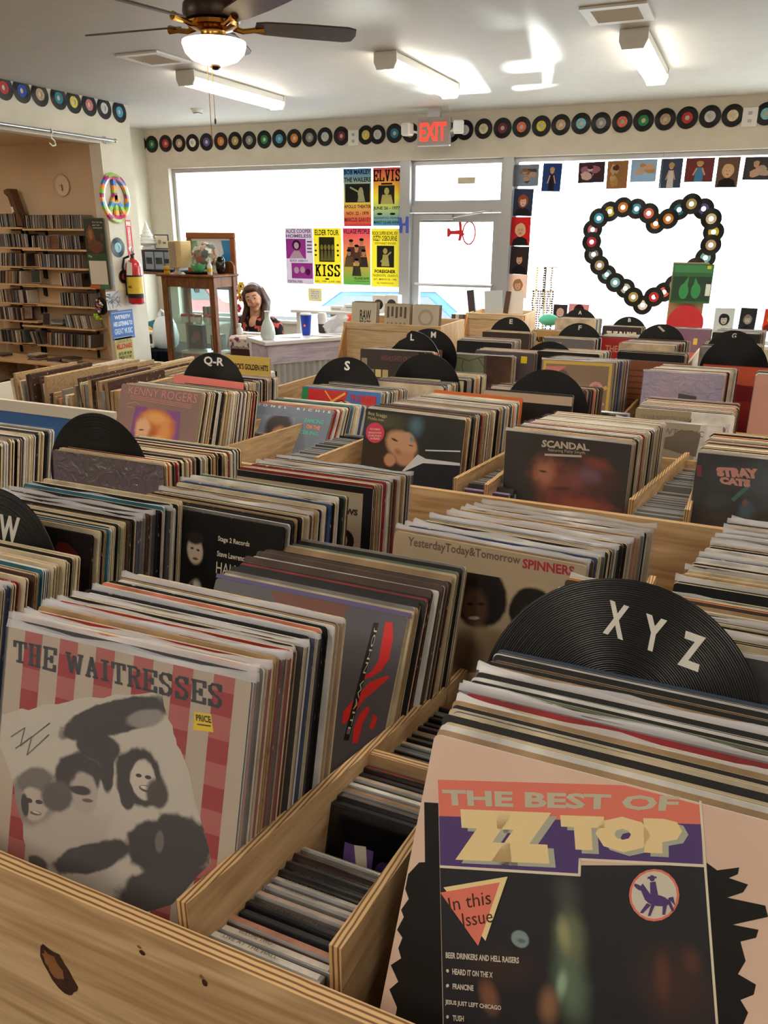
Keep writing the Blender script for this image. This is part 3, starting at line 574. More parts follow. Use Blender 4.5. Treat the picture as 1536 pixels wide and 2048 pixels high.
# fire extinguisher and its sign
t,W,H=psheet(250,440,268,512,'fire_sign','red and white fire extinguisher arrow sign on the pillar','sign',(200,40,44),.002); a=Art(W,H); a.R((240,236,230),.08,.86,.92,.97).tx((200,40,44),'FIRE',.14,.8,.9,.9,.03) if 0 else a.tx((240,236,230),'FIRE',.1,.84,.9,.96,.05); a.R((240,236,230),.3,.22,.7,.8).T((200,40,44),'EXTINGUISHER',[(.36,.78),(.36,.26),(.64,.26),(.64,.78)],.03).P((240,236,230),[(.1,.24),(.9,.24),(.5,.04)]); a.build(t)
ex=pil(277,608,.09); t=thing('fire_extinguisher','red fire extinguisher with yellow label hanging on the pillar end','fire extinguisher',(PX+.09,ex.y-.02,ex.z)); mat('ext_red',(190,22,32),.25,.5,coat=.5)
M().lathe([(0,.0),(.055,.0),(.072,.012),(.075,.03),(.075,.34),(.068,.375),(.045,.4),(.025,.41),(.025,.425)],'ext_red',n=24).build('cylinder',t,smooth=True)
M().lathe([(.0755,.1),(.0755,.27)],mat('ext_label',(226,190,60),.5,var=.1),n=16,a0=R(-150),a1=R(20)).lathe([(.0757,.06),(.0757,.1)],mat('ext_label_black',(30,28,26),.5),n=16,a0=R(-150),a1=R(20)).build('label_band',t,smooth=True)
a=Art(.05,.03); a.tx('k','ABC',.02,.1,.98,.9,.03); a.build(t,(-.02,-.0785,.15))
M().tube([(0,0,.42),(0,0,.455)],.018,'black_metal').tube([(-.01,.0,.455),(.03,-.03,.475),(.08,-.07,.46)],.008,'steel').tube([(-.01,.0,.465),(.03,-.035,.505),(.075,-.075,.52)],.008,'steel').build('valve_handle',t,smooth=True)
M().tube([(-.02,-.02,.44),(-.06,-.05,.42),(-.085,-.05,.34),(-.08,-.03,.2),(-.078,-.02,.08)],[.011,.011,.011,.011,.016],'black_plastic').build('hose',t,smooth=True)
M().lathe([(.0765,.255),(.0775,.255),(.0775,.27),(.0765,.27)],'black_plastic',n=24).build('strap',t)
M().prism([(-.02,.27),(.045,.27),(.055,.38),(.0,.4)],-.082,-.08,'white_plastic').build('inspection_tag',t)
# trinket wreath hanging beside the pillar
t=thing('trinket_wreath','small single hung with a lime toy and beads beside the pillar','ornament',at(203,612,'y',5.93)); t.location.z-=.0
link('disc',SINGLE,t).scale=(.85,1,.95); mat('lime',(170,205,60),.4); mat('violet_bead',(130,90,140),.3); mat('bead_tan',(170,150,110),.4)
random.seed(5)
m=M()
for k in range(22): a_=random.uniform(0,2*PI); r_=random.uniform(.0,.055); m.ball((r_*math.cos(a_)-.02,-.02,r_*math.sin(a_)),random.uniform(.008,.016),random.choice(['violet_bead','bead_tan','white_plastic','brass']),nu=7,nv=5)
m.build('bead_cluster',t,smooth=True)['kind']='stuff'
m=M(); m.ball((-.04,-.025,-.11),(.026,.016,.024),'lime'); m.ball((-.075,-.025,-.09),(.012,.01,.02),'lime'); m.ball((.0,-.025,-.12),(.02,.012,.01),'lime'); m.ball((-.04,-.03,-.08),(.014,.012,.012),'lime'); m.build('toy_frog',t,smooth=True)
M().tube([(0,-.005,.08),(-.005,-.006,.13)],.003,'violet_bead').build('ribbon',t)
# ------------------------------------------------------------------ nook behind the pillar
def nook(px,py): return at(px,py,'x',-6.49)
p=at(262,316,'y',7.88); o=sheet('wall_banner','red paper banner with white letter at the nook corner','banner',(-6.49,7.05,at(262,384,'x',-6.45).z),.5,.55,(198,52,58),PI/2); a=Art(.5,.55); a.tx('cream',"'s",.66,.5,.94,.85,.06); a.build(o)
single((-6.49,7.32,at(268,432,'x',-6.49).z),'violet','single on the nook wall behind the peace sign',PI/2,'singles in the nook'); 
o=sheet('wall_sticker','red arrow and star sticker on the nook wall','sticker',(-6.49,7.3,at(272,472,'x',-6.49).z-.1),.14,.24,(222,214,200),PI/2); a=Art(.14,.24); a.P((196,40,50),[(.1,.84),(.55,.84),(.55,.76),(.95,.9),(.55,.999),(.55,.93),(.1,.93)]); l=[]
for k in range(10): r_=.36 if k%2==0 else .15; l.append((.5+r_*math.sin(k*PI/5),.4+r_*math.cos(k*PI/5)*.58))
a.P((196,40,50),l); a.build(o)
# stereo shelf with stereo, ceramic tree, framed card
sz=at(300,540,'y',7.2).z; t=thing('stereo_shelf','dark shelf board under the silver stereo in the nook','shelf',(-6.48,6.95,sz-.03)); M().box(0,0,0,1.25,.4,.025,'dark_brown_wood',bev=.003).build('board',t)
for x in(.2,1.0): M().prism([(x,0),(x+.02,0),(x+.02,-.2),(x,-.16)],.3,.38,'black_metal').build('bracket',t)
x0=at(268,520,'y',7.0).x; x1=at(345,520,'y',7.0).x; hz=at(300,500,'y',7.0).z-sz+.005
mat('stereo_silver',(120,132,150),.35,.5,metal=.2); t=thing('stereo','silver grey stereo with tape decks on the nook shelf','stereo',(x0,7.02,sz-.004)); W=x1-x0
M().box(0,0,0,W,.28,hz,'black_plastic',bev=.01).build('body',t)
for k,(a0,a1) in enumerate(((.28,.5),(.52,.76),(.78,.99))): 
    o=M().box(W*a0,-.012,.02,W*a1,0,hz-.02,'stereo_silver',bev=.008).build('front_module',t)
    if k<2: M().box(W*(a0+.04),-.016,hz*.35,W*(a1-.04),-.011,hz*.65,'black_plastic').build('tape_window',o)
    else:
        for q in(.28,.72): M().lathe([(0,-.02),(.022,-.02),(.024,0)],'black_plastic',Matrix.Translation((W*(a0+(a1-a0)*q),-.012,hz*.5))@Matrix.Rotation(-PI/2,4,'X')).build('knob',o)
p=at(290,500,'y',7.1); t=thing('ceramic_tree','glossy white ceramic Christmas tree on the stereo','ornament',(p.x,7.15,sz+hz)); mat('ceramic',(236,238,240),.15,.6,coat=.6); H=at(290,442,'y',7.15).z-(sz+hz); H=max(H,.2)
prof=[(.0,0),(.06,0),(.065,.02),(.04,.03)]
for k in range(5): r=.105*(1-k/5.6); z=.06+k*(H-.1)/5; prof+=[(r*.8,z-.015),(r,z),(r*.72,z+(H-.1)/5*.75)]
prof+=[(.012,H-.02),(0,H)]
M().lathe(prof,'ceramic',n=18).build('tiers',t,smooth=True)
for k in range(16): a_=k*2.4; z=.08+k*(H-.14)/16; r=.1*(1-k/19); M().ball((r*math.cos(a_),r*math.sin(a_),z),.008,'lamp_glass',nu=6,nv=4).build('bulb',t)
p=at(313,497,'y',7.2); t=thing('framed_card','small cream framed card leaning behind the ceramic tree','picture frame',(p.x-.02,7.2,sz+hz)); M().box(0,0,0,.19,.015,.15,'black_plastic',bev=.004).build('frame',t); a=Art(.17,.13); a.R((222,214,196),0,0,1,1).E((170,150,120),.35,.5,.14).R((120,110,96),.6,.35,.85,.5); a.build(t,(.01,-.001,.01))
# table with black cloth and clutter on it
tz=at(300,697,'y',6.6).z; mat('black_cloth',(18,20,30),.9,.1,var=.3,scale=14); t=thing('cloth_table','low table under a black cloth in the nook','table',(-5.8,6.5,tz)); 
M().box(0,0,-.02,.86,.7,0,'black_cloth',bev=.008).build('table_top',t); m=M()
for i in range(28):
    x=.86*i/28; d=.012*math.sin(i*1.9); d2=.012*math.sin((i+1)*1.9); m.add([(x,-d,-.01),(x+.86/28,-d2,-.01),(x+.86/28,-d2*2-.01,FZ-tz+.02),(x,-d*2-.01,FZ-tz+.02)],[(0,1,2,3)],'black_cloth')
m.build('cloth_drape',t)
for x in(.05,.8):
    for y in(.05,.64): M().tube([(x,y,-.02),(x,y,FZ-tz)],.018,'black_metal').build('leg',t)
p=at(318,690,'y',6.6); t=thing('plastic_bag','white plastic carrier bag with loop handle on the black cloth','bag',(p.x,6.72,tz+.004)); mat('bag_white',(214,224,232),.35,.4,bump=.6,scale=18)
hh=at(318,622,'y',6.65).z-tz
M().lathe([(0,0),(.1,0),(.125,.03),(.14,.12),(.115,hh*.62),(.085,hh*.78),(.04,hh*.85)],'bag_white',n=18).build('bag_body',t,smooth=True)
M().tube([(-.055,0,hh*.7),(-.06,0,hh*.9),(-.03,0,hh*1.0),(0.01,0,hh*.93),(.02,0,hh*.74)],[.02,.016,.012,.014,.022],'bag_white').build('handle_loop',t,smooth=True)
p=at(288,690,'y',6.6); t=thing('white_gadget','small white boxy machine on the black cloth','machine',(p.x-.12,6.6,tz+.004)); M().box(0,0,0,.24,.2,.04,'white_plastic',bev=.01).box(0,.02,.04,.02,.2,.15,'white_plastic').box(.22,.02,.04,.24,.2,.15,'white_plastic').box(0,.02,.14,.24,.2,.165,'white_plastic',bev=.005).build('shell',t); M().box(.02,.06,.04,.22,.2,.14,'black_plastic').build('opening',t)
for k in range(5): M().box(.03+k*.04,-.002,.012,.05+k*.04,0,.028,'black_plastic').build('button',t)
tag(M().box(0,0,0,.2,.05,.24,mat('teal_fabric',(40,120,140),.7,var=.2),Matrix.Rotation(R(-14),4,'Y'),bev=.02).build('teal_pouch',loc=(p.x-.1,6.84,tz+.004)),'teal padded pouch leaning behind the white machine','pouch')
tag(M().tube([(0,0,0),(.04,.0,.02),(.09,0,.012),(.13,0,-.005)],[.008,.018,.018,.006],mat('banana_yellow',(226,180,40),.5)).build('yellow_trinket',loc=(p.x-.08,6.7,tz+.185),smooth=True),'yellow curved trinket lying on the white machine','ornament')
# ------------------------------------------------------------------ glass display cabinet
CX0,CX1,CY0,CY1=-4.40,-3.88,5.4,5.72; CT=-.32
t=thing('display_cabinet','tall glass display cabinet with brown wooden frame','cabinet',(CX0,CY0,FZ)); H=CT-FZ; W=CX1-CX0; D=CY1-CY0
for x in(0,W-.05):
    for y in(0,D-.045): M().box(x,y,0,x+.05,y+.045,H-.02,'oak_brown',bev=.003).build('corner_post',t)
for y in(0,D-.03):
    for z0,z1 in((H-.1,H-.02),(0.04,.14)): M().box(.05,y,z0,W-.05,y+.03,z1,'oak_brown').build('rail',t)
for x in(0.01,W-.04):
    for z0,z1 in((H-.1,H-.02),(0.04,.14)): M().box(x,.045,z0,x+.03,D-.045,z1,'oak_brown').build('rail',t)
M().box(-.03,-.03,H-.02,W+.02,D+.02,H,'oak_brown',bev=.006).build('cabinet_top',t)
M().box(.02,.02,.1,W-.02,D-.02,.12,'oak_brown').build('cabinet_floor',t)
M().box(.05,.012,.14,W-.05,.015,H-.1,'case_glass').build('front_pane',t)
for x in(.022,W-.025): M().box(x,.045,.14,x+.003,D-.045,H-.1,'case_glass').build('side_pane',t)
M().box(.05,D-.02,.14,W-.05,D-.017,H-.1,'case_glass').build('back_pane',t)
for z in(.46,.78): M().box(.03,.03,z,W-.03,D-.03,z+.006,'case_glass').build('glass_shelf',t)
def on(x,y,z): return (CX0+x,CY0+y,FZ+z)
mat('jar_red',(200,40,50),.4); mat('jar_white',(226,222,216),.4)
for k in range(5):
    t=thing('lidded_jar','%s red-lidded jar from left on the cabinet glass shelf'%ORD[k],'jar',on(.13+.07*k,.1+.03*(k%2),.787),group='red lidded jars'); M().lathe([(0,0),(.027,0),(.03,.006),(.03,.045),(.026,.05)],'jar_white',n=14).build('glass_body',t,smooth=True); M().lathe([(.031,.048),(.031,.068),(0,.07)],'jar_red',n=14).build('lid',t,smooth=True)
mat('tub_clear',(214,206,196),.3,.5); mat('tub_fill',(160,70,56),.6,var=.4,scale=30)
for k,(x,y,z,w_) in enumerate(((.1,.06,.467,.36),(.12,.06,.12,.34))):
    t=thing('storage_tub',('clear plastic tub of reddish trinkets on middle cabinet shelf','larger clear tub of trinkets at the cabinet bottom')[k],'tub',on(x,y,z)); M().box(0,0,.0,w_,.2,.07,'tub_fill',bev=.01).build('contents',t); M().box(-.005,-.005,.06,w_+.005,.205,.085,'tub_clear',bev=.006).build('lid',t)
t=thing('dark_box','dark blue picture box standing inside the cabinet','box',on(.09,.18,.555)); M().box(0,0,0,.15,.06,.2,mat('navy_card',(46,50,66),.5),bev=.003).build('box_body',t); a=Art(.15,.2); a.E((150,60,56),.6,.55,.26,.2).E((90,96,110),.4,.4,.2); a.build(t,(0,0,0))
for k in range(9):
    c=random.choice([(196,190,180),(160,150,140),(90,84,80),(214,208,200)]); tag(M().box(0,0,0,.012,.12,.13,mat('case_spine_%02x%02x%02x'%c,c,.4),bev=.001).build('cd_case',loc=on(.29+.015*k,.14,.787 if k<4 else .467+.09)),'upright case, %s from left inside the cabinet'%ORD[k],'cd','cases in the cabinet')
# on top of the cabinet
def top(px,py,d=.12): p=at(px,py,'y',CY0+d); return Vector((p.x,p.y,CT))
p=top(353,540,.1); t=thing('wooden_speaker','cream wooden box speaker with cloth front on the cabinet','speaker',p); mat('cream_wood',(226,202,150),.5,var=.06,scale=14,stretch=(1,1,6)); mat('speaker_cloth',(176,160,134),.9,var=.15,scale=160)
M().box(-.07,0,.045,.06,.14,.255,'cream_wood',bev=.004).build('box',t); M().box(-.06,-.004,.055,.005,0,.245,'speaker_cloth').build('grille_cloth',t); M().lathe([(0,0),(.04,0),(.036,.008),(.014,.02),(.02,.045)],mat('cream_stand',(226,218,200),.4),Matrix.Translation((-.03,.05,0)),n=16).build('foot',t,smooth=True)
p=top(412,545,.2); t=thing('glass_bowl','round glass bowl filled with matchbooks on the cabinet','bowl',p); 
random.seed(11); m=M()
for k in range(70):
    d=Vector((random.gauss(0,1),random.gauss(0,1),random.gauss(0,1))).normalized()*random.uniform(.07,.108); c=random.choice([(206,190,160),(190,60,50),(240,232,220),(60,56,66),(196,120,70),(170,160,140),(206,60,60)])
    X=Matrix.Translation(d+Vector((0,0,.14)))@Vector((0,0,1)).rotation_difference(d).to_matrix().to_4x4()@Matrix.Rotation(random.uniform(0,PI),4,'Z'); m.box(-.026,-.02,-.004,.026,.02,.004,mat('matchbook_%02x%02x%02x'%c,c,.5),X)
m.ball((0,0,.14),.085,mat('matchbook_cea0',(170,140,110),.8)); o=m.build('matchbooks',t); o['kind']='stuff'
prof=[(.05,.012)]+[(.128*math.sin(R(a)),.14-.128*math.cos(R(a))) for a in range(25,150,12)]+[(.07,.25)]
M().lathe([(0,.0),(.05,.0)]+prof,'case_glass',n=26).build('glass',t,smooth=True)
p=top(398,548,.05); t=thing('green_dish','green pressed glass dish on a black tray','dish',p); mat('green_glass',(90,190,130),.08,.7,coat=.5); prof=[]
m=M(); n=24; vs=[];fs=[]
for j,(r,z) in enumerate(((.015,.008),(.03,.02),(.055,.05),(.062,.075))):
    for i in range(n): a_=2*PI*i/n; k=1+.1*math.cos(a_*6)*(j/3); vs.append((r*k*math.cos(a_),r*k*math.sin(a_),z+.006*math.cos(a_*6)*(j/3)))
for j in range(3):
    for i in range(n): fs.append((j*n+i,j*n+(i+1)%n,(j+1)*n+(i+1)%n,(j+1)*n+i))
m.add(vs,fs,'green_glass'); m.build('dish',t,smooth=True)
t=thing('black_tray','black oval tray under the green dish','tray',p+Vector((-.02,.02,0))); M().lathe([(0,.002),(.09,.002),(.115,.018),(.118,.018),(.095,0),(0,0)],'black_plastic',Matrix.Diagonal((1.25,.6,1,1)),n=28).build('tray_body',t,smooth=True)
p=top(334,545,.06); t=thing('yellow_can','small yellow can at the left cabinet corner','can',p); mat('can_yellow',(226,180,40),.4); M().lathe([(0,0),(.022,0),(.024,.003),(.024,.055),(.021,.058),(0,.056)],'can_yellow',n=16).build('can_body',t,smooth=True); M().lathe([(.0245,.02),(.0245,.035)],mat('can_stripe',(170,120,40)),n=16).build('stripe',t)
p=top(420,547,.04); t=thing('glass_bottle','little clear bottle with yellow label on the cabinet','bottle',p); M().lathe([(0,0),(.02,0),(.021,.005),(.021,.07),(.009,.095),(.009,.115),(.011,.12)],'lamp_glass',n=14).build('glass_body',t,smooth=True); M().lathe([(.0215,.02),(.0215,.05)],'can_yellow',n=14).build('paper_label',t,smooth=True)
p=top(443,548,.2); t=thing('black_vase','black glass vase at the right cabinet corner','vase',p); M().lathe([(0,0),(.03,0),(.04,.03),(.042,.07),(.03,.12),(.02,.135)],mat('black_glass',(14,14,16),.1,.6),n=18).build('vase_body',t,smooth=True)
p=top(458,548,.26); t=thing('wooden_arch','small rounded brown wooden bookend behind the black vase','bookend',p); M().prism([(-.05,0),(.05,0)]+[(.05*math.cos(R(a)),.05+.05*math.sin(R(a))) for a in range(0,181,20)],0,.02,'oak_brown').build('arch_panel',t)
# framed picture leaning behind
p=at(376,545,'y',5.86); q=at(467,465,'y',5.86); W=q.x-p.x; H=q.z-p.z+.1; t=thing('framed_painting','wood framed abstract painting with blue and green shapes','painting',(p.x,5.86,p.z-.1)); mat('frame_orange_wood',(150,90,50),.4)
for b_ in((0,0,W,.05),(0,H-.05,W,H),(0,.05,.05,H-.05),(W-.05,.05,W,H-.05)): M().box(b_[0],0,b_[1],b_[2],.03,b_[3],'frame_orange_wood',bev=.006).build('frame_rail',t)
M().box(.04,.012,.04,W-.04,.018,H-.04,ink((236,238,236))).build('canvas',t); a=Art(W,H); a.P((60,150,210),[(.7,.1),(.92,.1),(.92,.85),(.72,.85),(.78,.5)]).P((120,190,130),[(.1,.6),(.24,.62),(.22,.84),(.1,.84)]).P((240,240,240),[(.3,.9),(.65,.9),(.75,.7),(.6,.3),(.2,.5)]).E((40,140,210),.8,.45,.12,.16).E((240,240,236),.8,.28,.05,.1); a.build(t,(0,.0118,0))
t=thing('easel_support','wooden side table holding the framed painting','table',(p.x-.03,5.78,FZ)); M().box(0,0,p.z-.1-FZ-.03,W+.06,.06,p.z-.1-FZ,'oak_brown',bev=.004).build('table_top',t)
for x in(.02,W): 
    for y in(.0,.03): M().box(x,y,0,x+.035,y+.03,p.z-.1-FZ-.03,'oak_brown').build('leg',t)
# ------------------------------------------------------------------ counter with its clutter
CZT=-.75; A_=at(535,683,'z',CZT); B_=at(646,675,'z',CZT); dv=(B_-A_); dv.z=0; dv.normalize(); ang=math.atan2(dv.y,dv.x)
mat('counter_top',(232,230,232),.4,.5); wood('whitewash',(176,164,184),(216,208,222),0,.5); mat('corrugated',(196,202,206),.35,.5,metal=.35)
t=thing('sales_counter','white-topped counter with whitewashed board and corrugated metal front','counter',(A_.x,A_.y,FZ),(0,0,ang)); H=CZT-FZ; Lc=1.5
M().box(-.03,-.02,H-.03,Lc,.32,H,'counter_top',bev=.004).build('counter_top',t)
M().box(0,0,H-.17,Lc,.02,H-.03,'whitewash').build('front_board',t)
m=M(); n=120; vs=[]
for i in range(n+1): x=Lc*i/n; y=.012+.008*math.sin(i*PI/2*1.0+.78); vs+=[(x,y,0),(x,y,H-.17)]
m.add(vs,[(2*i,2*i+2,2*i+3,2*i+1) for i in range(n)],'corrugated'); m.build('corrugated_front',t)
M().box(0,.03,0,.02,.3,H-.03,'whitewash').build('end_panel',t)
M().box(Lc-.02,.03,0,Lc,.3,H-.03,'whitewash').build('end_panel',t)
def cp(px,py,dz=0): p=at(px,py,'z',CZT+dz); return Vector((p.x,p.y,CZT+.001))
p=at(532,683,'z',CZT); Lr=1; t=thing('milk_glass_vase','pale milk glass bottle vase on the counter end','vase',Vector((A_.x,A_.y,CZT+.001))+Vector((dv.x,dv.y,0))*.06+Vector((-dv.y,dv.x,0))*.12); mat('milk_glass',(206,222,220),.2,.6,coat=.4)
M().lathe([(0,0),(.042,0),(.052,.013),(.056,.042),(.05,.085),(.034,.125),(.02,.152),(.017,.195),(.021,.203),(.018,.203)],'milk_glass',n=22).build('vase_body',t,smooth=True)
def onc(u,v): return Vector((A_.x,A_.y,CZT+.001))+Vector((dv.x,dv.y,0))*u+Vector((-dv.y,dv.x,0))*v
t=thing('paper_cup','tall blue paper cup with red mark on the counter','cup',onc(.42,.2)); mat('cup_blue',(30,70,190),.4); M().lathe([(0,0),(.03,0),(.031,.004),(.043,.15),(.045,.152),(.043,.156)],'cup_blue',n=20).build('cup_body',t,smooth=True); M().lathe([(0,.15),(.043,.152),(.046,.158),(.04,.166),(0,.167)],'white_plastic',n=20).build('lid',t,smooth=True)
a=Art(.03,.03); a.E((200,50,50),.5,.5,.45).E((235,235,240),.5,.5,.2); a.build(t,(-.005,-.0395,.06))
t=thing('paper_bag_sheet','crumpled white wrapping paper standing on the counter','paper',onc(.64,.2)); random.seed(3)
vs=[];fs=[]
for j in range(5):
    for i in range(6): vs.append((-.09+.036*i+random.uniform(-.01,.01)+j*.015,random.uniform(-.025,.025),j*.042*(1-.12*abs(i-3))))
for j in range(4):
    for i in range(5): fs.append((j*6+i,j*6+i+1,j*6+7+i,j*6+6+i))
M().add(vs,fs,mat('white_paper',(232,234,238),.7)).build('sheet',t)
t=thing('orange_cushion','bright orange soft pouch behind the counter papers','pouch',onc(.86,.24)); M().ball((0,0,.07),(.085,.05,.065),mat('bright_orange',(226,70,30),.6,bump=.4,scale=9)).build('pouch_body',t,smooth=True); M().box(-.06,-.05,0,.06,.05,.02,'black_plastic',bev=.004).build('base',t)
for k,(u,v,r) in enumerate(((.5,.1,10),(.7,.1,-20),(.9,.12,5),(.25,.16,30))): tag(M().add([(-.09,-.06,0),(.09,-.06,.004),(.09,.06,.0),(-.09,.06,.006),(0,0,.009)],[(0,1,4),(1,2,4),(2,3,4),(3,0,4)],'white_paper').build('paper_sheet',loc=onc(u,v),rot=(0,0,R(r))),'loose white sheet lying flat, %s from the vase along the counter'%ORD[[3,0,0,0][0]*0+(1,2,3,0)[k]],'paper','papers on the counter')
t=thing('soft_drink_cup','white cup with dark lower half beside the window','cup',onc(.6,.27)); M().lathe([(0,0),(.028,0),(.034,.07)],mat('cup_dark',(70,60,64),.5),n=16).lathe([(.034,.07),(.038,.13),(.03,.155),(0,.16)],'white_plastic',n=16).build('cup_body',t,smooth=True)
# fabric box and lace at the left end of the counter
p=at(500,690,'y',5.25); t=thing('fabric_trunk','dark red trunk under a floral cloth beside the cabinet','trunk',(at(467,700,'y',5.3).x,5.25,FZ)); W=at(520,700,'y',5.3).x-at(467,700,'y',5.3).x; H=at(500,672,'y',5.3).z-FZ; mat('dark_red_wood',(60,24,26),.5,var=.2,scale=10,stretch=(1,8,8))
M().box(0,0,0,W,.3,H-.1,'dark_red_wood',bev=.01).build('trunk_body',t); mat('floral_cloth',(226,214,206),.8,rgb2=(120,50,90),scale=26,thr=(.55,.6)); M().box(-.01,-.01,H-.1,W-.02,.31,H,'floral_cloth',bev=.02).build('cloth_cover',t)
M().prism([(W-.05,H-.16),(W+.02,H-.2),(W+.03,H+.01),(W-.06,H+.01)],-.018,-.012,'white_paper').build('lace_corner',t)
t=thing('small_bottle','small clear bottle with white cap on the floral cloth','bottle',(at(480,668,'y',5.35).x,5.35,FZ+H+.001)); M().lathe([(0,0),(.025,0),(.028,.01),(.026,.04),(.012,.06),(.012,.07)],'lamp_glass',n=14).build('glass_body',t,smooth=True); M().lathe([(.015,.068),(.015,.085),(0,.087)],'white_plastic',n=12).build('cap',t,smooth=True)
for k,(px,py) in enumerate(((490,668),(512,668))): tag(M().box(-.05,-.03,0,.05,.03,.012,'white_paper',bev=.003).build('folded_napkin',loc=(at(px,py,'y',5.42).x,5.42,FZ+H+.001),rot=(0,0,R(20*k-10))),('left','right')[k]+' folded white napkin on the floral cloth','napkin')
# yellow and red paper flowers at the window beside the woman
p=at(470,580,'y',7.0); t=thing('paper_flowers','yellow and red paper flowers behind the cabinet','flowers',(p.x,7.0,p.z-.2)); M().tube([(0,0,-.4),(0,0,.1)],.006,'lime').build('stem',t)
for k,(x,z,c) in enumerate(((.03,.2,(236,190,40)),(.08,.24,(240,200,60)),(-.01,.12,(200,40,50)),(.02,.02,(206,50,90)),(.07,.13,(230,150,50)))):
    m=M(); mm=mat('petal_%02x%02x%02x'%c,c,.6)
    for j in range(6): a_=j*PI/3; m.ball((x+.028*math.cos(a_),0,z+.028*math.sin(a_)),(.02,.008,.02),mm,nu=8,nv=5)
    m.ball((x,-.008,z),.012,'bronze',nu=8,nv=5); m.build('flower_head',t,smooth=True)
M().lathe([(0,-.4),(.05,-.4),(.06,-.28),(.05,-.2)],'milk_glass').build('pot',t,smooth=True)
t=thing('flower_stand','slim wooden stand carrying the paper flowers','stand',(p.x,7.0,FZ)); M().lathe([(0,0),(.12,0),(.12,.02),(.02,.03),(.02,p.z-.62-FZ),(.1,p.z-.61-FZ),(.1,p.z-.6-FZ),(0,p.z-.6-FZ)],'oak_brown',n=16).build('pedestal',t,smooth=True)
# ------------------------------------------------------------------ person
mat('skin',(218,164,134),.5,.4,var=.06,scale=30); mat('hair',(72,46,36),.45,.4,var=.35,scale=60,stretch=(6,6,.6)); mat('blouse',(26,22,30),.8,.2,rgb2=(206,90,80),scale=17,thr=(.53,.57)); mat('trousers',(30,32,44),.8)
def blob(name,parts,m_,parent,vox=.011,sm=4):
    M_=M()
    for p in parts:
        if p[0]=='b': M_.ball(p[1],p[2],m_,p[3] if len(p)>3 else None,nu=16,nv=11)
        else:
            a,b,r0,r1=Vector(p[1]),Vector(p[2]),p[3],p[4]; M_.tube([a,a.lerp(b,.5),b],[r0,(r0+r1)/2,r1],m_,n=14); M_.ball(a,r0,m_,nu=14,nv=9); M_.ball(b,r1,m_,nu=14,nv=9)
    o=M_.build(name,parent); r=o.modifiers.new('r','REMESH'); r.mode='VOXEL'; r.voxel_size=vox; r.use_smooth_shade=True
    s=o.modifiers.new('s','SMOOTH'); s.factor=.5; s.iterations=sm; return o
hp=at(507,594,'y',6.33)          # middle of the head
t=thing('person','person in dark floral blouse sitting behind the counter, looking down','person',(hp.x,6.33,FZ)); hz=hp.z-FZ
HT=Matrix.Translation((0,0,hz))@Matrix.Rotation(R(-13),4,'Y')@Matrix.Rotation(R(20),4,'Z')@Matrix.Rotation(R(14),4,'X')   # head tilted and turned down to the counter
def hd(x,y,z): return HT@Vector((x,y,z))
sh=hz-.225; fing=[]
body=[('b',(0,0,0),(.076,.092,.108),HT),('b',(0,-.028,-.055),(.058,.062,.06),HT),('b',(0,-.085,-.02),(.013,.018,.02),HT),('b',(0,-.06,-.1),(.03,.028,.024),HT),('b',(-.078,.0,-.012),(.01,.018,.026),HT),('b',(.078,.0,-.012),(.01,.018,.026),HT),
 ('b',(-.036,-.07,-.045),(.024,.02,.02),HT),('b',(.036,-.07,-.045),(.024,.02,.02),HT),
 ('c',(0,.02,hz-.07),(-.005,.035,sh),.05,.058),('c',(-.14,.03,sh-.03),(.14,.03,sh-.03),.07,.07),('b',(0,-.012,sh-.02),(.05,.052,.08)),('b',(0,.03,sh-.16),(.18,.12,.17)),('b',(0,.04,sh-.36),(.19,.14,.16)),('b',(0,.05,sh-.5),(.2,.16,.12)),
 ('c',(-.2,.03,sh-.05),(-.25,-.02,sh-.3),.058,.045),('c',(-.25,-.02,sh-.3),(-.08,-.22,sh-.33),.043,.03),('c',(.2,.03,sh-.05),(.27,-.05,sh-.28),.058,.045),('c',(.27,-.05,sh-.28),(.2,-.27,sh-.29),.043,.03),
 ('c',(-.1,.02,sh-.5),(-.11,-.4,sh-.5),.085,.062),('c',(.1,.02,sh-.5),(.11,-.4,sh-.5),.085,.062),('c',(-.11,-.4,sh-.5),(-.11,-.38,.07),.058,.04),('c',(.11,-.4,sh-.5),(.11,-.38,.07),.058,.04),('c',(-.11,-.38,.045),(-.11,-.52,.035),.04,.03),('c',(.11,-.38,.045),(.11,-.52,.035),.04,.03)]
for s,wx,wy,wz in((-1,-.08,-.22,sh-.33),(1,.2,-.27,sh-.29)):
    dx=.9 if s<0 else -.35; d=Vector((dx,-.6,-.05)).normalized(); sd=Vector((-d.y,d.x,0)); w0=Vector((wx,wy,wz)); pm=w0+d*.055
    body.append(('c',w0,pm,.028,.03))
    for f_ in range(4):
        b0=pm+sd*(.027-.018*f_)+d*.02; b1=b0+d*(.035-.003*abs(f_-1.3))+Vector((0,0,-.004)); b2=b1+d*.018+Vector((0,0,-.018)); body+=[('c',b0,b1,.009,.0085),('c',b1,b2,.0085,.0075)]
    tb=w0+d*.03+sd*(-s)*.028; body+=[('c',tb,tb+d*.03+sd*(-s)*.014,.011,.009)]
blob('body',body,'skin',t,.0075,3)
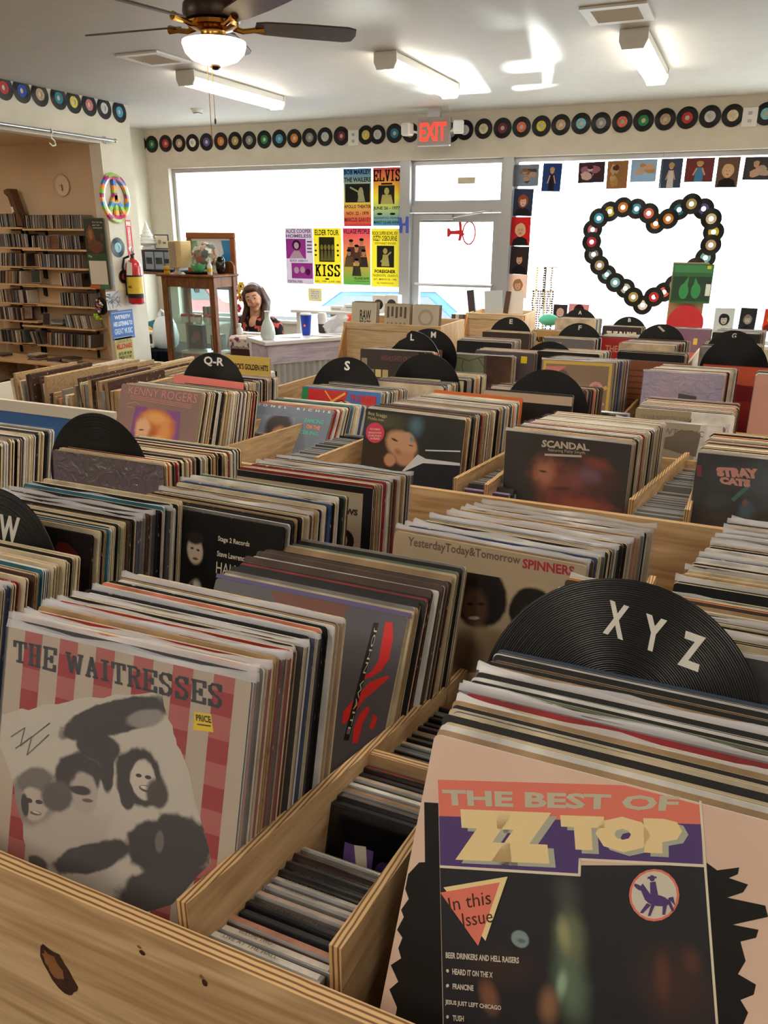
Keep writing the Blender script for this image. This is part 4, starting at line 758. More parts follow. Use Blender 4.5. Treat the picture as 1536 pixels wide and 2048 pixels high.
blob('blouse',[('c',(-.16,.03,sh-.03),(.16,.03,sh-.03),.082,.082),('b',(0,.03,sh-.17),(.2,.138,.18)),('b',(0,.04,sh-.36),(.212,.16,.17)),('b',(0,.05,sh-.48),(.222,.18,.12)),('c',(-.2,.03,sh-.05),(-.255,-.02,sh-.3),.078,.066),('c',(-.255,-.02,sh-.3),(-.17,-.12,sh-.315),.064,.06),('c',(.2,.03,sh-.05),(.275,-.05,sh-.28),.078,.066),('c',(.275,-.05,sh-.28),(.24,-.16,sh-.285),.064,.06)],'blouse',t,.012,4)
blob('trousers',[('b',(0,.06,sh-.55),(.21,.18,.1)),('c',(-.1,.02,sh-.5),(-.11,-.42,sh-.5),.1,.078),('c',(.1,.02,sh-.5),(.11,-.42,sh-.5),.1,.078),('c',(-.11,-.41,sh-.5),(-.11,-.38,.1),.072,.055),('c',(.11,-.41,sh-.5),(.11,-.38,.1),.072,.055)],'trousers',t,.015,3)
hair=[('b',(0,.028,.03),(.095,.1,.1),HT),('b',(0,-.02,.085),(.07,.07,.04),HT)]
for s in(-1,1):
    for k in range(4): hair.append(('c',hd(s*.075,.0+.02*k,.05),hd(s*(.088+.004*k),.01+.025*k,-.08),.026,.03)); hair.append(('c',hd(s*(.088+.004*k),.01+.025*k,-.08),Vector((s*.12-.02,-.06+.03*k,sh-.1)),.03,.018))
for k in range(4): hair.append(('c',hd(-.06+.04*k,.085,.03),Vector((-.09+.05*k,.12,sh-.12)),.04,.03))
blob('hair',hair,'hair',t,.009,3)
for s in(-1,1):
    M().ball((0,0,0),(.013,.006,.007),ink((235,230,225)),HT@Matrix.Translation((s*.03,-.083,.006)),nu=8,nv=6).build('eye',t); M().ball((0,0,0),(.0065,.005,.0065),'k' if 'k' in MAT else ink('k'),HT@Matrix.Translation((s*.03,-.0875,.004)),nu=8,nv=6).build('pupil',t)
    M().tube([hd(s*.014,-.093,.028),hd(s*.03,-.094,.034),hd(s*.047,-.084,.027)],.0035,'hair',n=6).build('eyebrow',t)
M().tube([hd(-.03,-.08,-.058),hd(-.014,-.09,-.068),hd(.0,-.093,-.071),hd(.014,-.09,-.068),hd(.03,-.08,-.058)],[.003,.006,.007,.006,.003],ink((176,70,70)),n=6).build('lips',t,smooth=True)
t=thing('office_chair','dark office chair under the seated person','chair',(hp.x,6.4,FZ)); sz_=sh-.5-.1
M().box(-.24,-.3,sz_-.08,.24,.2,sz_,'black_cloth',bev=.03).build('seat',t); M().box(-.22,.2,sz_+.08,.22,.26,sz_+.4,'black_cloth',bev=.03).build('backrest',t); M().tube([(0,0,sz_-.08),(0,0,.08)],.03,'black_metal').tube([(0,.2,sz_-.06),(0,.27,sz_+.1)],.02,'black_metal').build('pillar',t)
for k in range(5): a_=k*2*PI/5; M().tube([(0,0,.09),(.26*math.cos(a_),.26*math.sin(a_),.06)],.02,'black_metal').build('star_leg',t); M().ball((.26*math.cos(a_),.26*math.sin(a_),.03),.03,'black_plastic').build('caster',t)
# ------------------------------------------------------------------ posters on the left window
THIN[0]=True
def grad(name,c0,c1,c2):     # printed rainbow-roll ink, three bands blended up the sheet
    if name in MAT: return MAT[name]
    m=mat(name,c0,.55,.3); nt=m.node_tree; tc=nt.nodes.new('ShaderNodeTexCoord'); sx=nt.nodes.new('ShaderNodeSeparateXYZ'); rp=nt.nodes.new('ShaderNodeValToRGB'); nt.links.new(tc.outputs['Generated'],sx.inputs[0]); nt.links.new(sx.outputs[2],rp.inputs[0]); e=rp.color_ramp.elements; e[0].color=lin(c0); e[1].color=lin(c2); e.new(.5).color=lin(c1); nt.links.new(rp.outputs[0],nt.nodes['Principled BSDF'].inputs['Base Color']); return m
def poster(px0,py0,px1,py1,label,m_,rot=0):
    p=at(px0,py1,'y',7.955); q=at(px1,py0,'y',7.955); W=q.x-p.x; H=q.z-p.z; o=M().box(0,0,0,W,.003,H,m_).build('concert_poster',loc=(p.x,7.953,p.z),rot=(0,R(rot),0)); tag(o,label,'poster','concert posters on the window'); return o,Art(W,H)
grad('ink_blue_red',(214,80,96),(214,206,110),(70,140,190)); grad('ink_red_blue',(80,160,190),(226,214,80),(206,80,90)); grad('ink_red_green',(100,180,90),(226,170,90),(220,90,130)); mat('ink_yellow',(232,220,70),.55,.3); mat('paper_grey',(214,204,214),.55,.3)
for n_ in('ink_blue_red','ink_red_blue','ink_red_green','ink_yellow','paper_grey'): backlit(MAT[n_])
o,a=poster(688,336,743,453,'blue to red poster with a singer holding a microphone, upper left',  'ink_blue_red'); a.tx('k','BOB MARLEY',.03,.9,.97,.98,.03).tx('k','THE WAILERS',.03,.77,.97,.85,.03).R((34,34,32),.06,.42,.95,.74); a.E((196,196,150),.62,.58,.1,.1,12,.1).S((196,196,150),.05,[(.55,.6),(.25,.68)]).P((196,196,150),[(.5,.43),(.55,.56),(.72,.56),(.78,.43)]); a.tx('k','APOLLO THEATER',.02,.32,.98,.38,.02).tx('k','NOV. 22 - 1979',.1,.2,.9,.26,.02).tx((150,40,50),'MARCUS GARVEY',.02,.08,.98,.16,.03).S((120,50,50),.01,[(.05,.04),(.95,.04)]); a.build(o)
o,a=poster(746,334,802,452,'red to blue poster headed by thick serif capitals, upper right','ink_red_blue'); a.tx('k','ELVIS',.02,.76,.98,.97,.0,'slab').R('k',.3,.71,.7,.74).R((40,40,36),.2,.38,.78,.7); a.E((214,206,120),.5,.6,.09,.06).P((214,206,120),[(.28,.38),(.34,.54),(.66,.54),(.74,.38)]); a.tx('k','JUNE 26 - 1977',.02,.27,.98,.34,.02).tx('k','INDIANAPOLIS, INDIANA',.05,.12,.95,.16,.01).tx('k','MARKET SQUARE ARENA',.04,.03,.96,.09,.02); a.E('k',.25,.21,.1,.02).E('k',.72,.21,.1,.02); a.build(o)
o,a=poster(574,456,625,567,'purple and white poster, leftmost in the lower row','paper_grey'); a.tx((120,60,130),'ALICE COOPER',.03,.91,.95,.98,.03).tx((120,60,130),'HOMELESS',.03,.83,.95,.89,.03).R((170,60,160),.02,.46,.74,.81); a.E((70,24,70),.4,.7,.16,.09).E((220,190,214),.4,.69,.09,.06).P((220,190,214),[(.12,.46),(.3,.6),(.5,.6),(.68,.46)]).R((170,60,160),.2,.1,.97,.38).E((220,190,214),.38,.25,.09,.06).E((220,190,214),.6,.26,.09,.06).E((90,30,90),.8,.22,.09,.06); a.tx((120,60,130),'CENTRAL PARK',.04,.02,.6,.07,.03).tx((60,40,70),'BLACK SABBATH',.15,.4,.8,.44,.01)
for k in range(4): a.S((120,70,130),.04,[(.8,.76-.06*k),(.95,.76-.06*k)])
a.build(o)
o,a=poster(629,456,682,567,'yellow poster with four giant block letters at the bottom','ink_yellow'); a.tx('k','ELDER TOUR',.06,.87,.92,.97,.02).R((44,42,30),.2,.4,.76,.84); 
for k in range(4): a.E((150,142,70),.3+.13*k,.66,.05,.05).P((120,114,60),[(.24+.13*k,.42),(.27+.13*k,.6),(.34+.13*k,.6),(.37+.13*k,.42)])
a.tx('k','KISS',.05,.13,.95,.36,.0,'slab').tx('k','DEC. 1980 - JUNE 1980',.04,.02,.96,.06,.01).E('k',.48,.09,.08,.015)
for u in(.08,.88):
    for v in(.7,.6,.52): a.E('k',u,v,.04,.018)
a.build(o)
o,a=poster(687,456,741,569,'red to green poster with a group of five dressed-up figures','ink_red_green'); a.tx('k','VILLAGE PEOPLE',.03,.9,.97,.98,.02)
for u,v,c in((.3,.75,(96,60,60)),(.68,.77,(120,80,70)),(.22,.58,(110,90,60)),(.75,.58,(60,50,50)),(.5,.66,(96,70,60)),(.5,.42,(70,60,50))): a.P(c,[(u-.17,v-.26),(u-.12,v-.08),(u+.12,v-.08),(u+.17,v-.26)]).E((190,150,110),u,v-.02,.07,.05).E('k',u,v+.03,.08,.025)
a.tx('k','VILLAGE GATE',.4,.1,.95,.14,.02).S('k',.012,[(.4,.07),(.95,.07)]); a.build(o)
o,a=poster(743,457,799,573,'yellow poster with a guitarist photo, nearest the door','ink_yellow'); a.tx('k','ROCK SUPER BOWL XIV',.04,.89,.94,.95,.02).tx('k','OZZY OSBOURNE',.06,.79,.92,.88,.02).tx('k','WITH RANDY RHOADS',.12,.73,.88,.77,.01).R((36,34,28),.2,.34,.82,.71); a.E((196,186,110),.5,.62,.08,.05).P((196,186,110),[(.36,.36),(.42,.56),(.6,.56),(.66,.36)]).S((196,186,110),.05,[(.35,.44),(.7,.6)]); a.tx('k','FOREIGNER',.12,.24,.88,.3,.04).tx('k','TANGERINE BOWL - ORLANDO, FL',.04,.17,.96,.22,.01).tx('k','SAT., MARCH 20 - 1982',.08,.11,.92,.15,.01).tx('k','ALL TICKETS $12.50',.2,.05,.8,.08,.01); a.build(o)
o=sheet('window_note','small handwritten note with yellow border on the window','note',at(617,602,'y',7.94),.17,.14,(226,210,120)); a=Art(.17,.14); a.R((240,240,238),.1,.1,.9,.9)
for k,s in enumerate(('Can we','help you','find it','today?')): a.tx((90,110,140),s,.2,.7-.17*k,.8,.82-.17*k,0)
a.build(o)
THIN[0]=False
# white speakers on a ledge by the posters
for k,(px,py) in enumerate(((757,607),(783,607),(700,613),(672,616))):
    p=at(px,py,'y',7.3); t=thing('white_box',('left white desk speaker with round driver by the window','right white desk speaker beside the door post','white printed card box on the window ledge','small white leaflet holder on the window ledge')[k],('speaker','speaker','box','holder')[k],(p.x-.07,7.3,p.z-.09)); M().box(0,0,0,.14,.1,.17 if k<2 else .11,'white_plastic',bev=.006).build('case',t)
    if k<2: M().lathe([(0,-.012),(.03,-.008),(.045,-.002),(.05,0)],'black_plastic',Matrix.Translation((.07,0,.08))@Matrix.Rotation(-PI/2,4,'X')).build('driver',t,smooth=True)
    else: a=Art(.12,.09); a.R((150,160,170),.1,.7,.9,.85).R((190,196,200),.1,.3,.8,.4).R((190,196,200),.1,.5,.7,.58); a.build(t,(.01,0,.01))
pz=at(757,607,'y',7.3).z-.09; t=thing('window_ledge','white ledge under the speakers and leaflets','ledge',(-4.25,7.22,pz-.03)); M().box(0,0,0,1.0,.5,.029,'white_trim',bev=.003).build('board',t)
for x in(.04,.92): M().box(x,.05,FZ-pz+.03,x+.04,.45,0,'white_trim').build('leg',t)
# ------------------------------------------------------------------ right window: heart of singles, photographs
hc=[(915,407,'orange'),(877,350,'coral'),(810,325,'sky blue'),(735,317,'orange'),(662,340,'yellow'),(602,377,'sky blue'),(567,440,'pink'),(562,508,'crimson'),(572,577,'grey'),(605,637,'tan'),(645,688,'aqua'),(692,732,'aqua'),(748,765,'silver'),(792,812,'gold'),(843,857,'white'),(905,812,'red'),(962,785,'coral'),(1020,745,'grey'),(1075,700,'teal'),(1135,650,'grey'),(1190,595,'aqua'),(1220,525,'tan'),(1235,453,'yellow'),(1222,380,'cream'),(1180,325,'violet'),(1113,298,'gold'),(1045,330,'teal'),(985,380,'orange')]
base=at(1285,600,'y',7.9); t=thing('heart_wreath','heart made of joined vinyl singles hanging in the window','wreath',(base.x,7.9,base.z))
for i,(x,y,c) in enumerate(hc):
    p=at(980+x*.362,300+y*.362,'y',7.9); d=link('disc',SINGLE,t,(p.x-base.x,-.003*(i%2)-.001*(i%3),p.z-base.z)); link('centre_label',label_mesh(c),d)
M().tube([(.04,.01,.55),(.04,.01,1.45-.02)],.0015,'steel',n=5).build('hanging_wire',t)
THIN[0]=True
def photo(x0,y0,x1,y1,label,bgc,hair,skin,top_,pose=0,crop=(980,300,.362)):
    p=at(crop[0]+x0*crop[2],crop[1]+y1*crop[2],'y',7.95); q=at(crop[0]+x1*crop[2],crop[1]+y0*crop[2],'y',7.95); W=q.x-p.x;H=q.z-p.z
    o=M().box(0,0,0,W,.002,H,ink(bgc)).build('magazine_photo',loc=(p.x,7.948+random.uniform(-.002,.002),p.z),rot=(0,R(random.uniform(-1.5,1.5)),0)); tag(o,label,'photo','pin-up photos on the window'); a=Art(W,H)
    if pose==0: a.face(hair,skin,top_)
    elif pose==1: a.P(top_,[(.35,.02),(.38,.6),(.62,.6),(.66,.02)]).E(skin,.5,.72,.1,.09).E(hair,.5,.78,.13,.09,12,.1).S(skin,.06,[(.4,.56),(.3,.3)]).S(skin,.06,[(.6,.56),(.7,.3)])
    else:
        for k in range(5): a.E((top_,skin,hair)[k%3],random.uniform(.2,.8),random.uniform(.25,.75),random.uniform(.1,.26),random.uniform(.1,.2),14,.2)
        a.E(skin,.45,.66,.1,.12).E(hair,.45,.74,.12,.09,12,.1)
    a.build(o); return o
SK=(222,176,150); BL=(206,170,110)
photo(125,78,273,202,'grey photo of a figure among crumpled cloth, top left of window',(120,126,134),(150,110,80),(190,160,140),(70,74,80),2)
photo(282,70,398,229,'blue photo of a standing figure in a long dark dress',(40,66,120),BL,SK,(40,30,40),1)
photo(485,66,640,184,'dark photo of dancers in pink and white',(70,44,54),(60,40,50),(222,190,186),(170,110,130),2)
photo(640,58,770,216,'golden brown photo of a figure in a fur collar',(150,110,70),(90,60,40),(206,170,130),(190,150,80),2)
photo(772,50,928,178,'pale photo of a reclining figure with blond hair',(150,170,186),(206,150,90),(224,180,150),(214,180,160),2)
photo(930,45,1070,212,'photo of a blond figure in a white jumper',(70,80,100),BL,SK,(226,222,216),1)
photo(1070,40,1245,178,'photo of a figure in a blue top with red background',(120,60,60),BL,SK,(80,150,200),1)
photo(1240,36,1388,208,'close-up photo of a smiling blond face with brown background',(110,84,74),(226,190,140),(236,196,170),(40,34,36))
photo(1392,34,1560,165,'photo of a figure seated before dark rocks at the right edge',(70,66,66),(206,170,120),SK,(200,180,160),2)
photo(125,212,240,364,'photo of a red-haired face on dark blue',(50,60,84),(170,84,50),(236,206,190),(40,36,44))
photo(110,370,228,528,'photo of a blond figure in black on red',(190,36,44),(226,200,150),SK,(34,28,34))
photo(106,532,216,684,'photo of a dark-haired figure with raised hand on black',(52,44,48),(70,44,34),(226,184,160),(24,22,26))
photo(98,688,208,815,'light photo of a curly blond face, lowest in the column',(226,200,186),(190,140,90),(232,190,165),(214,190,176))
photo(345,855,430,950,'photo of a pale cropped-hair face behind the letter A disc',(70,56,56),(226,200,170),(236,196,190),(50,40,44))
photo(430,852,548,930,'pink photo with a dark-haired face behind the letter A disc',(206,150,150),(60,40,40),(226,180,170),(90,60,60))
photo(1228,876,1358,1010,'black and white portrait with dark short hair, bottom right window',(186,188,186),(50,48,50),(206,206,204),(214,214,212))
photo(1365,874,1478,1010,'black and white portrait with long fair hair on black',(48,48,52),(150,146,142),(196,194,192),(30,30,32))
photo(1500,880,1580,1000,'red and orange portrait cut by the right edge',(200,70,40),(190,120,60),(230,180,150),(120,40,30))
THIN[0]=False
# ------------------------------------------------------------------ record sleeves
INK.update(zz_dark=(44,42,46),zz_salmon=(228,122,104),zz_purple=(84,62,120),zz_text=(196,188,166),zz_cream=(240,214,160),zz_shadow=(176,178,160),zz_paper=(214,206,190),zz_moon=(128,146,146),zz_smoke=(96,104,84),zz_brown=(66,42,36),zz_fire=(130,76,56),
 w_paper=(196,186,170),w_dark=(62,56,58),w_grey=(120,112,106),w_light=(208,198,184),w_title=(52,54,62),j_hair=(124,78,66),j_red=(226,40,40),j_purple=(100,88,140),s_brown=(112,92,80),s_red=(176,44,60),s_skin=(70,50,40),s_shirt=(130,112,90),
 sc_red=(150,50,38),sc_orange=(196,96,62),sc_mauve=(140,92,110),sc_skin=(216,140,104),b_olive=(80,80,62),b_hair=(66,48,38),b_skin=(206,158,124),b_skin2=(186,132,100),b_white=(214,218,226),b_navy=(26,30,44),b_smoke=(96,136,150),b_pink=(226,70,100),b_cream=(206,196,150),
 st_grey=(92,104,112),st_teal=(48,64,72),st_green=(70,140,126),st_blue=(70,110,130),st_brown=(66,48,40),st_skin=(150,96,76),st_pink=(240,170,160),st_red=(150,40,48),l_hair=(66,58,54),l_skin=(176,120,92),l_shirt=(226,208,190),l_text=(220,224,228),l_teal=(90,180,160),l_orange=(230,140,90),
 kn_purple=(140,80,150),kn_hair=(226,140,70),kn_hair2=(240,190,120),kn_skin=(236,180,130),kn_text=(232,150,140),kn_gold=(200,170,120))
mat('w_light',(212,204,192),.6,.2,rgb2=(160,150,142),scale=22,thr=(.5,.75)); mat('w_grey',(104,96,92),.6,.2,rgb2=(54,48,48),scale=40,thr=(.45,.6)); mat('w_dark',(48,44,48),.6,.2,rgb2=(92,84,82),scale=60,thr=(.58,.66)); mat('w_paper',(206,198,186),.6,.2,rgb2=(176,166,154),scale=12,thr=(.5,.8)); mat('zz_dark',(42,40,46),.4,.4,rgb2=(62,58,60),scale=9,thr=(.4,.8)); mat('zz_smoke',(70,74,66),.4,.4,rgb2=(130,136,110),scale=18,thr=(.35,.75)); mat('zz_brown',(52,38,36),.4,.4,rgb2=(92,54,44),scale=30,thr=(.5,.8)); mat('sc_red',(60,22,22),.35,.4,rgb2=(170,62,44),scale=10,thr=(.35,.7)); mat('sc_orange',(120,50,36),.35,.4,rgb2=(216,110,74),scale=10,thr=(.35,.7)); mat('kn_hair',(190,100,50),.4,.4,rgb2=(244,190,120),scale=14,thr=(.4,.6),stretch=(1,1,.3)); mat('b_hair',(50,38,32),.4,.4,rgb2=(84,64,52),scale=30); mat('l_hair',(40,36,36),.4,.4,rgb2=(96,88,82),scale=60)
def edge(name,rgb,scuff=(214,196,160),thr=(.62,.7)): return mat(name,rgb,.8,.2,rgb2=scuff,scale=90,thr=thr)
EDG={'cream':edge('edge_cream',(226,206,168),(176,146,108),(.55,.8)),'tan':edge('edge_tan',(190,160,120),(140,108,78),(.5,.8)),'white':edge('edge_white',(232,228,222),(200,190,176),(.55,.8)),'grey':edge('edge_grey',(150,144,138)),'black':edge('edge_black',(30,27,27),(190,168,136)),'brown':edge('edge_brown',(84,60,48)),'red':edge('edge_red',(150,40,40)),'blue':edge('edge_blue',(52,66,100)),'purple':edge('edge_purple',(74,60,104)),'green':edge('edge_green',(90,110,90)),'salmon':edge('edge_salmon',(222,140,120)),'orange':edge('edge_orange',(206,108,50)),'teal':edge('edge_teal',(40,100,120))}
FAC={'cream':(206,190,160),'tan':(170,140,104),'white':(222,220,216),'grey':(128,124,122),'black':(28,27,29),'brown':(80,58,48),'red':(150,38,42),'blue':(56,78,120),'purple':(84,66,112),'green':(96,118,96),'salmon':(216,130,112),'orange':(210,110,50),'teal':(44,104,124)}
mat('sleeve_gap',(46,38,32),.9); glassy('poly_sleeve',(248,248,250),.07,.2); glassy('poly_rim',(244,244,248),.45,.25)
def sleeve_mesh(W,H,T,fm,em,r=.005,bm=None):
    o=[]
    for cx,cz,a0 in((r,r,180),(W-r,r,270),(W-r,H-r,0),(r,H-r,90)):
        for k in range(4): a=R(a0+30*k); o.append((cx+r*math.cos(a),cz+r*math.sin(a)))
    n=len(o); b=.0009; ins=.0011; m=M(); c=(W/2,H/2)
    lv=[(0,0),(b,0),(b,ins),(T-b,ins),(T-b,0),(T,0)]; vs=[]
    for y,i_ in lv:
        for x,z in o: vs.append((x+(c[0]-x)*i_/c[0],y,z+(c[1]-z)*i_/c[1]))
    m.add(vs,[tuple(range(n))],fm); m.add(vs,[tuple(range(6*n-1,5*n-1,-1))],bm or fm)
    for L_,mm in((0,em),(1,em),(2,'sleeve_gap'),(3,em),(4,em)): m.add(vs,[(L_*n+i,(L_+1)*n+i,(L_+1)*n+(i+1)%n,L_*n+(i+1)%n) for i in range(n)],mm)
    return m.mesh('sleeve')
KINDS=[('cream','cream',28),('tan','tan',12),('white','white',15),('black','black',12),('black','cream',20),('brown','brown',5),('brown','tan',8),('grey','white',9),('grey','grey',4),('red','red',4),('blue','blue',3),('purple','purple',2),('green','cream',3),('salmon','cream',3),('teal','white',2),('orange','cream',1),('red','cream',2)]
def fmat(f): return mat('sleeve_face_'+f,FAC[f],.45,.4,var=.35,scale=14)
VARS=[]; WT=[]
for f,e,wt in KINDS:
    for W_,H_ in((.3135,.3125),(.316,.3155)): VARS.append(sleeve_mesh(W_,H_,.004,fmat(f),EDG[e])); WT.append(wt)
def poly_mesh(seed):
    r=random.Random(seed); m=M()
    for y,s in((-.0009,1),(.0049,1)):
        vs=[];n=14
        for i in range(n+1):
            x=-.003+.3235*i/n; top=.3185+.0018*math.sin(i*.9+seed*2)+r.uniform(-.001,.001)+(.0025*(i in(0,n))); vs+=[(x,y,.002),(x,y,.3125),(x,y+.0022*math.sin(i*.7+seed),top)]
        m.add(vs,[(3*i,3*i+3,3*i+4,3*i+1) for i in range(n)],'poly_sleeve'); m.add(vs,[(3*i+1,3*i+4,3*i+5,3*i+2) for i in range(n)],'poly_rim')
    return m.mesh('plastic_sleeve',True)
POLY=[poly_mesh(k) for k in range(4)]
def basis(yaw,lean):
    y,l=R(yaw),R(lean); u=Vector((math.cos(y),math.sin(y),0)); f=Vector((-math.sin(y),math.cos(y),0)); up=Vector((0,0,math.cos(l)))+f*math.sin(l); nb=f*math.cos(l)-Vector((0,0,1))*math.sin(l)
    return u,nb,up
def place(o,TL,yaw,lean,H):
    u,nb,up=basis(yaw,lean); o.location=Vector(TL)-up*H; o.rotation_euler=Matrix((u,nb,up)).transposed().to_euler(); return o
REST=M(); NREC=[0]
def stack(F,B,n,lf,lb,label=None,group=None,yf=0,yb=0,seed=0,kinds=None,poly=.12,skip=1,H=.314):
    if not label: n=int(n*1.35)
    r=random.Random(seed+99); F=Vector(F); B=Vector(B); sp=(B.y-F.y)/max(1,n-1)
    for i in range(skip,n):
        k=i/max(1,n-1); tl=F.lerp(B,k)+Vector((r.uniform(-.005,.003),r.uniform(-.1,.1)*sp,r.uniform(-.0014,.0012)+(.004 if r.random()<.06 else 0))); ln=lf+(lb-lf)*k+r.uniform(-.25,.25); yw=yf+(yb-yf)*k+r.uniform(-.4,.4)
        T=min(.0065,max(.0028,sp*math.cos(R(ln))*r.uniform(.62,.9)))
        if label:
            v=r.choices(range(len(VARS)),WT)[0]; o=link('record_sleeve',VARS[v],None); o.scale=(1,T/.004,1); place(o,tl,yw,ln,H); tag(o,label%(KINDS[v//2][1]+'-edged album sleeve, '+nth(i+1-skip)+' from the front'),'record',group); NREC[0]+=1
            if r.random()<poly: link('plastic_sleeve',POLY[r.randrange(4)],o)
        else:
            f,e,_=r.choices(KINDS,[w_[2] for w_ in KINDS])[0]; u,nb,up=basis(yw,ln); W_=r.uniform(.312,.317); o0=tl-up*H; X=Matrix(((u.x,nb.x,up.x,o0.x),(u.y,nb.y,up.y,o0.y),(u.z,nb.z,up.z,o0.z),(0,0,0,1)))
            q=.006; pts=[(0,0),(W_,0),(W_,H-q),(W_-q,H),(q,H),(0,H-q)]; REST.prism(pts,0,T,fmat(f),X,EDG[e])
            if r.random()<poly*.6: REST.add([(-.002,-.0008,.004),(W_+.004,-.0008,.004),(W_+.004,.001,H+.005),(W_*.5,-.002,H+.003),(-.002,0,H+.006)],[(0,1,2,3,4)],'poly_sleeve',X)
def cover(TL,yaw,lean,W,label,face,e='cream',T=.005,sheen=.42,group=None,poly=None):
    fm=face if not isinstance(face,tuple) else mat('cover_%02x%02x%02x'%face,face,sheen,.45,var=.06,scale=6)
    if isinstance(face,str): fm=MAT[face]
    o=link('album_cover',sleeve_mesh(W,W,T,fm,EDG[e])); place(o,TL,yaw,lean,W); tag(o,label,'record',group)
    if poly: 
        p=link('plastic_sleeve',POLY[poly],o); p.scale=(W/.314,1,W/.314)
    NREC[0]+=1; return o,Art(W,W)
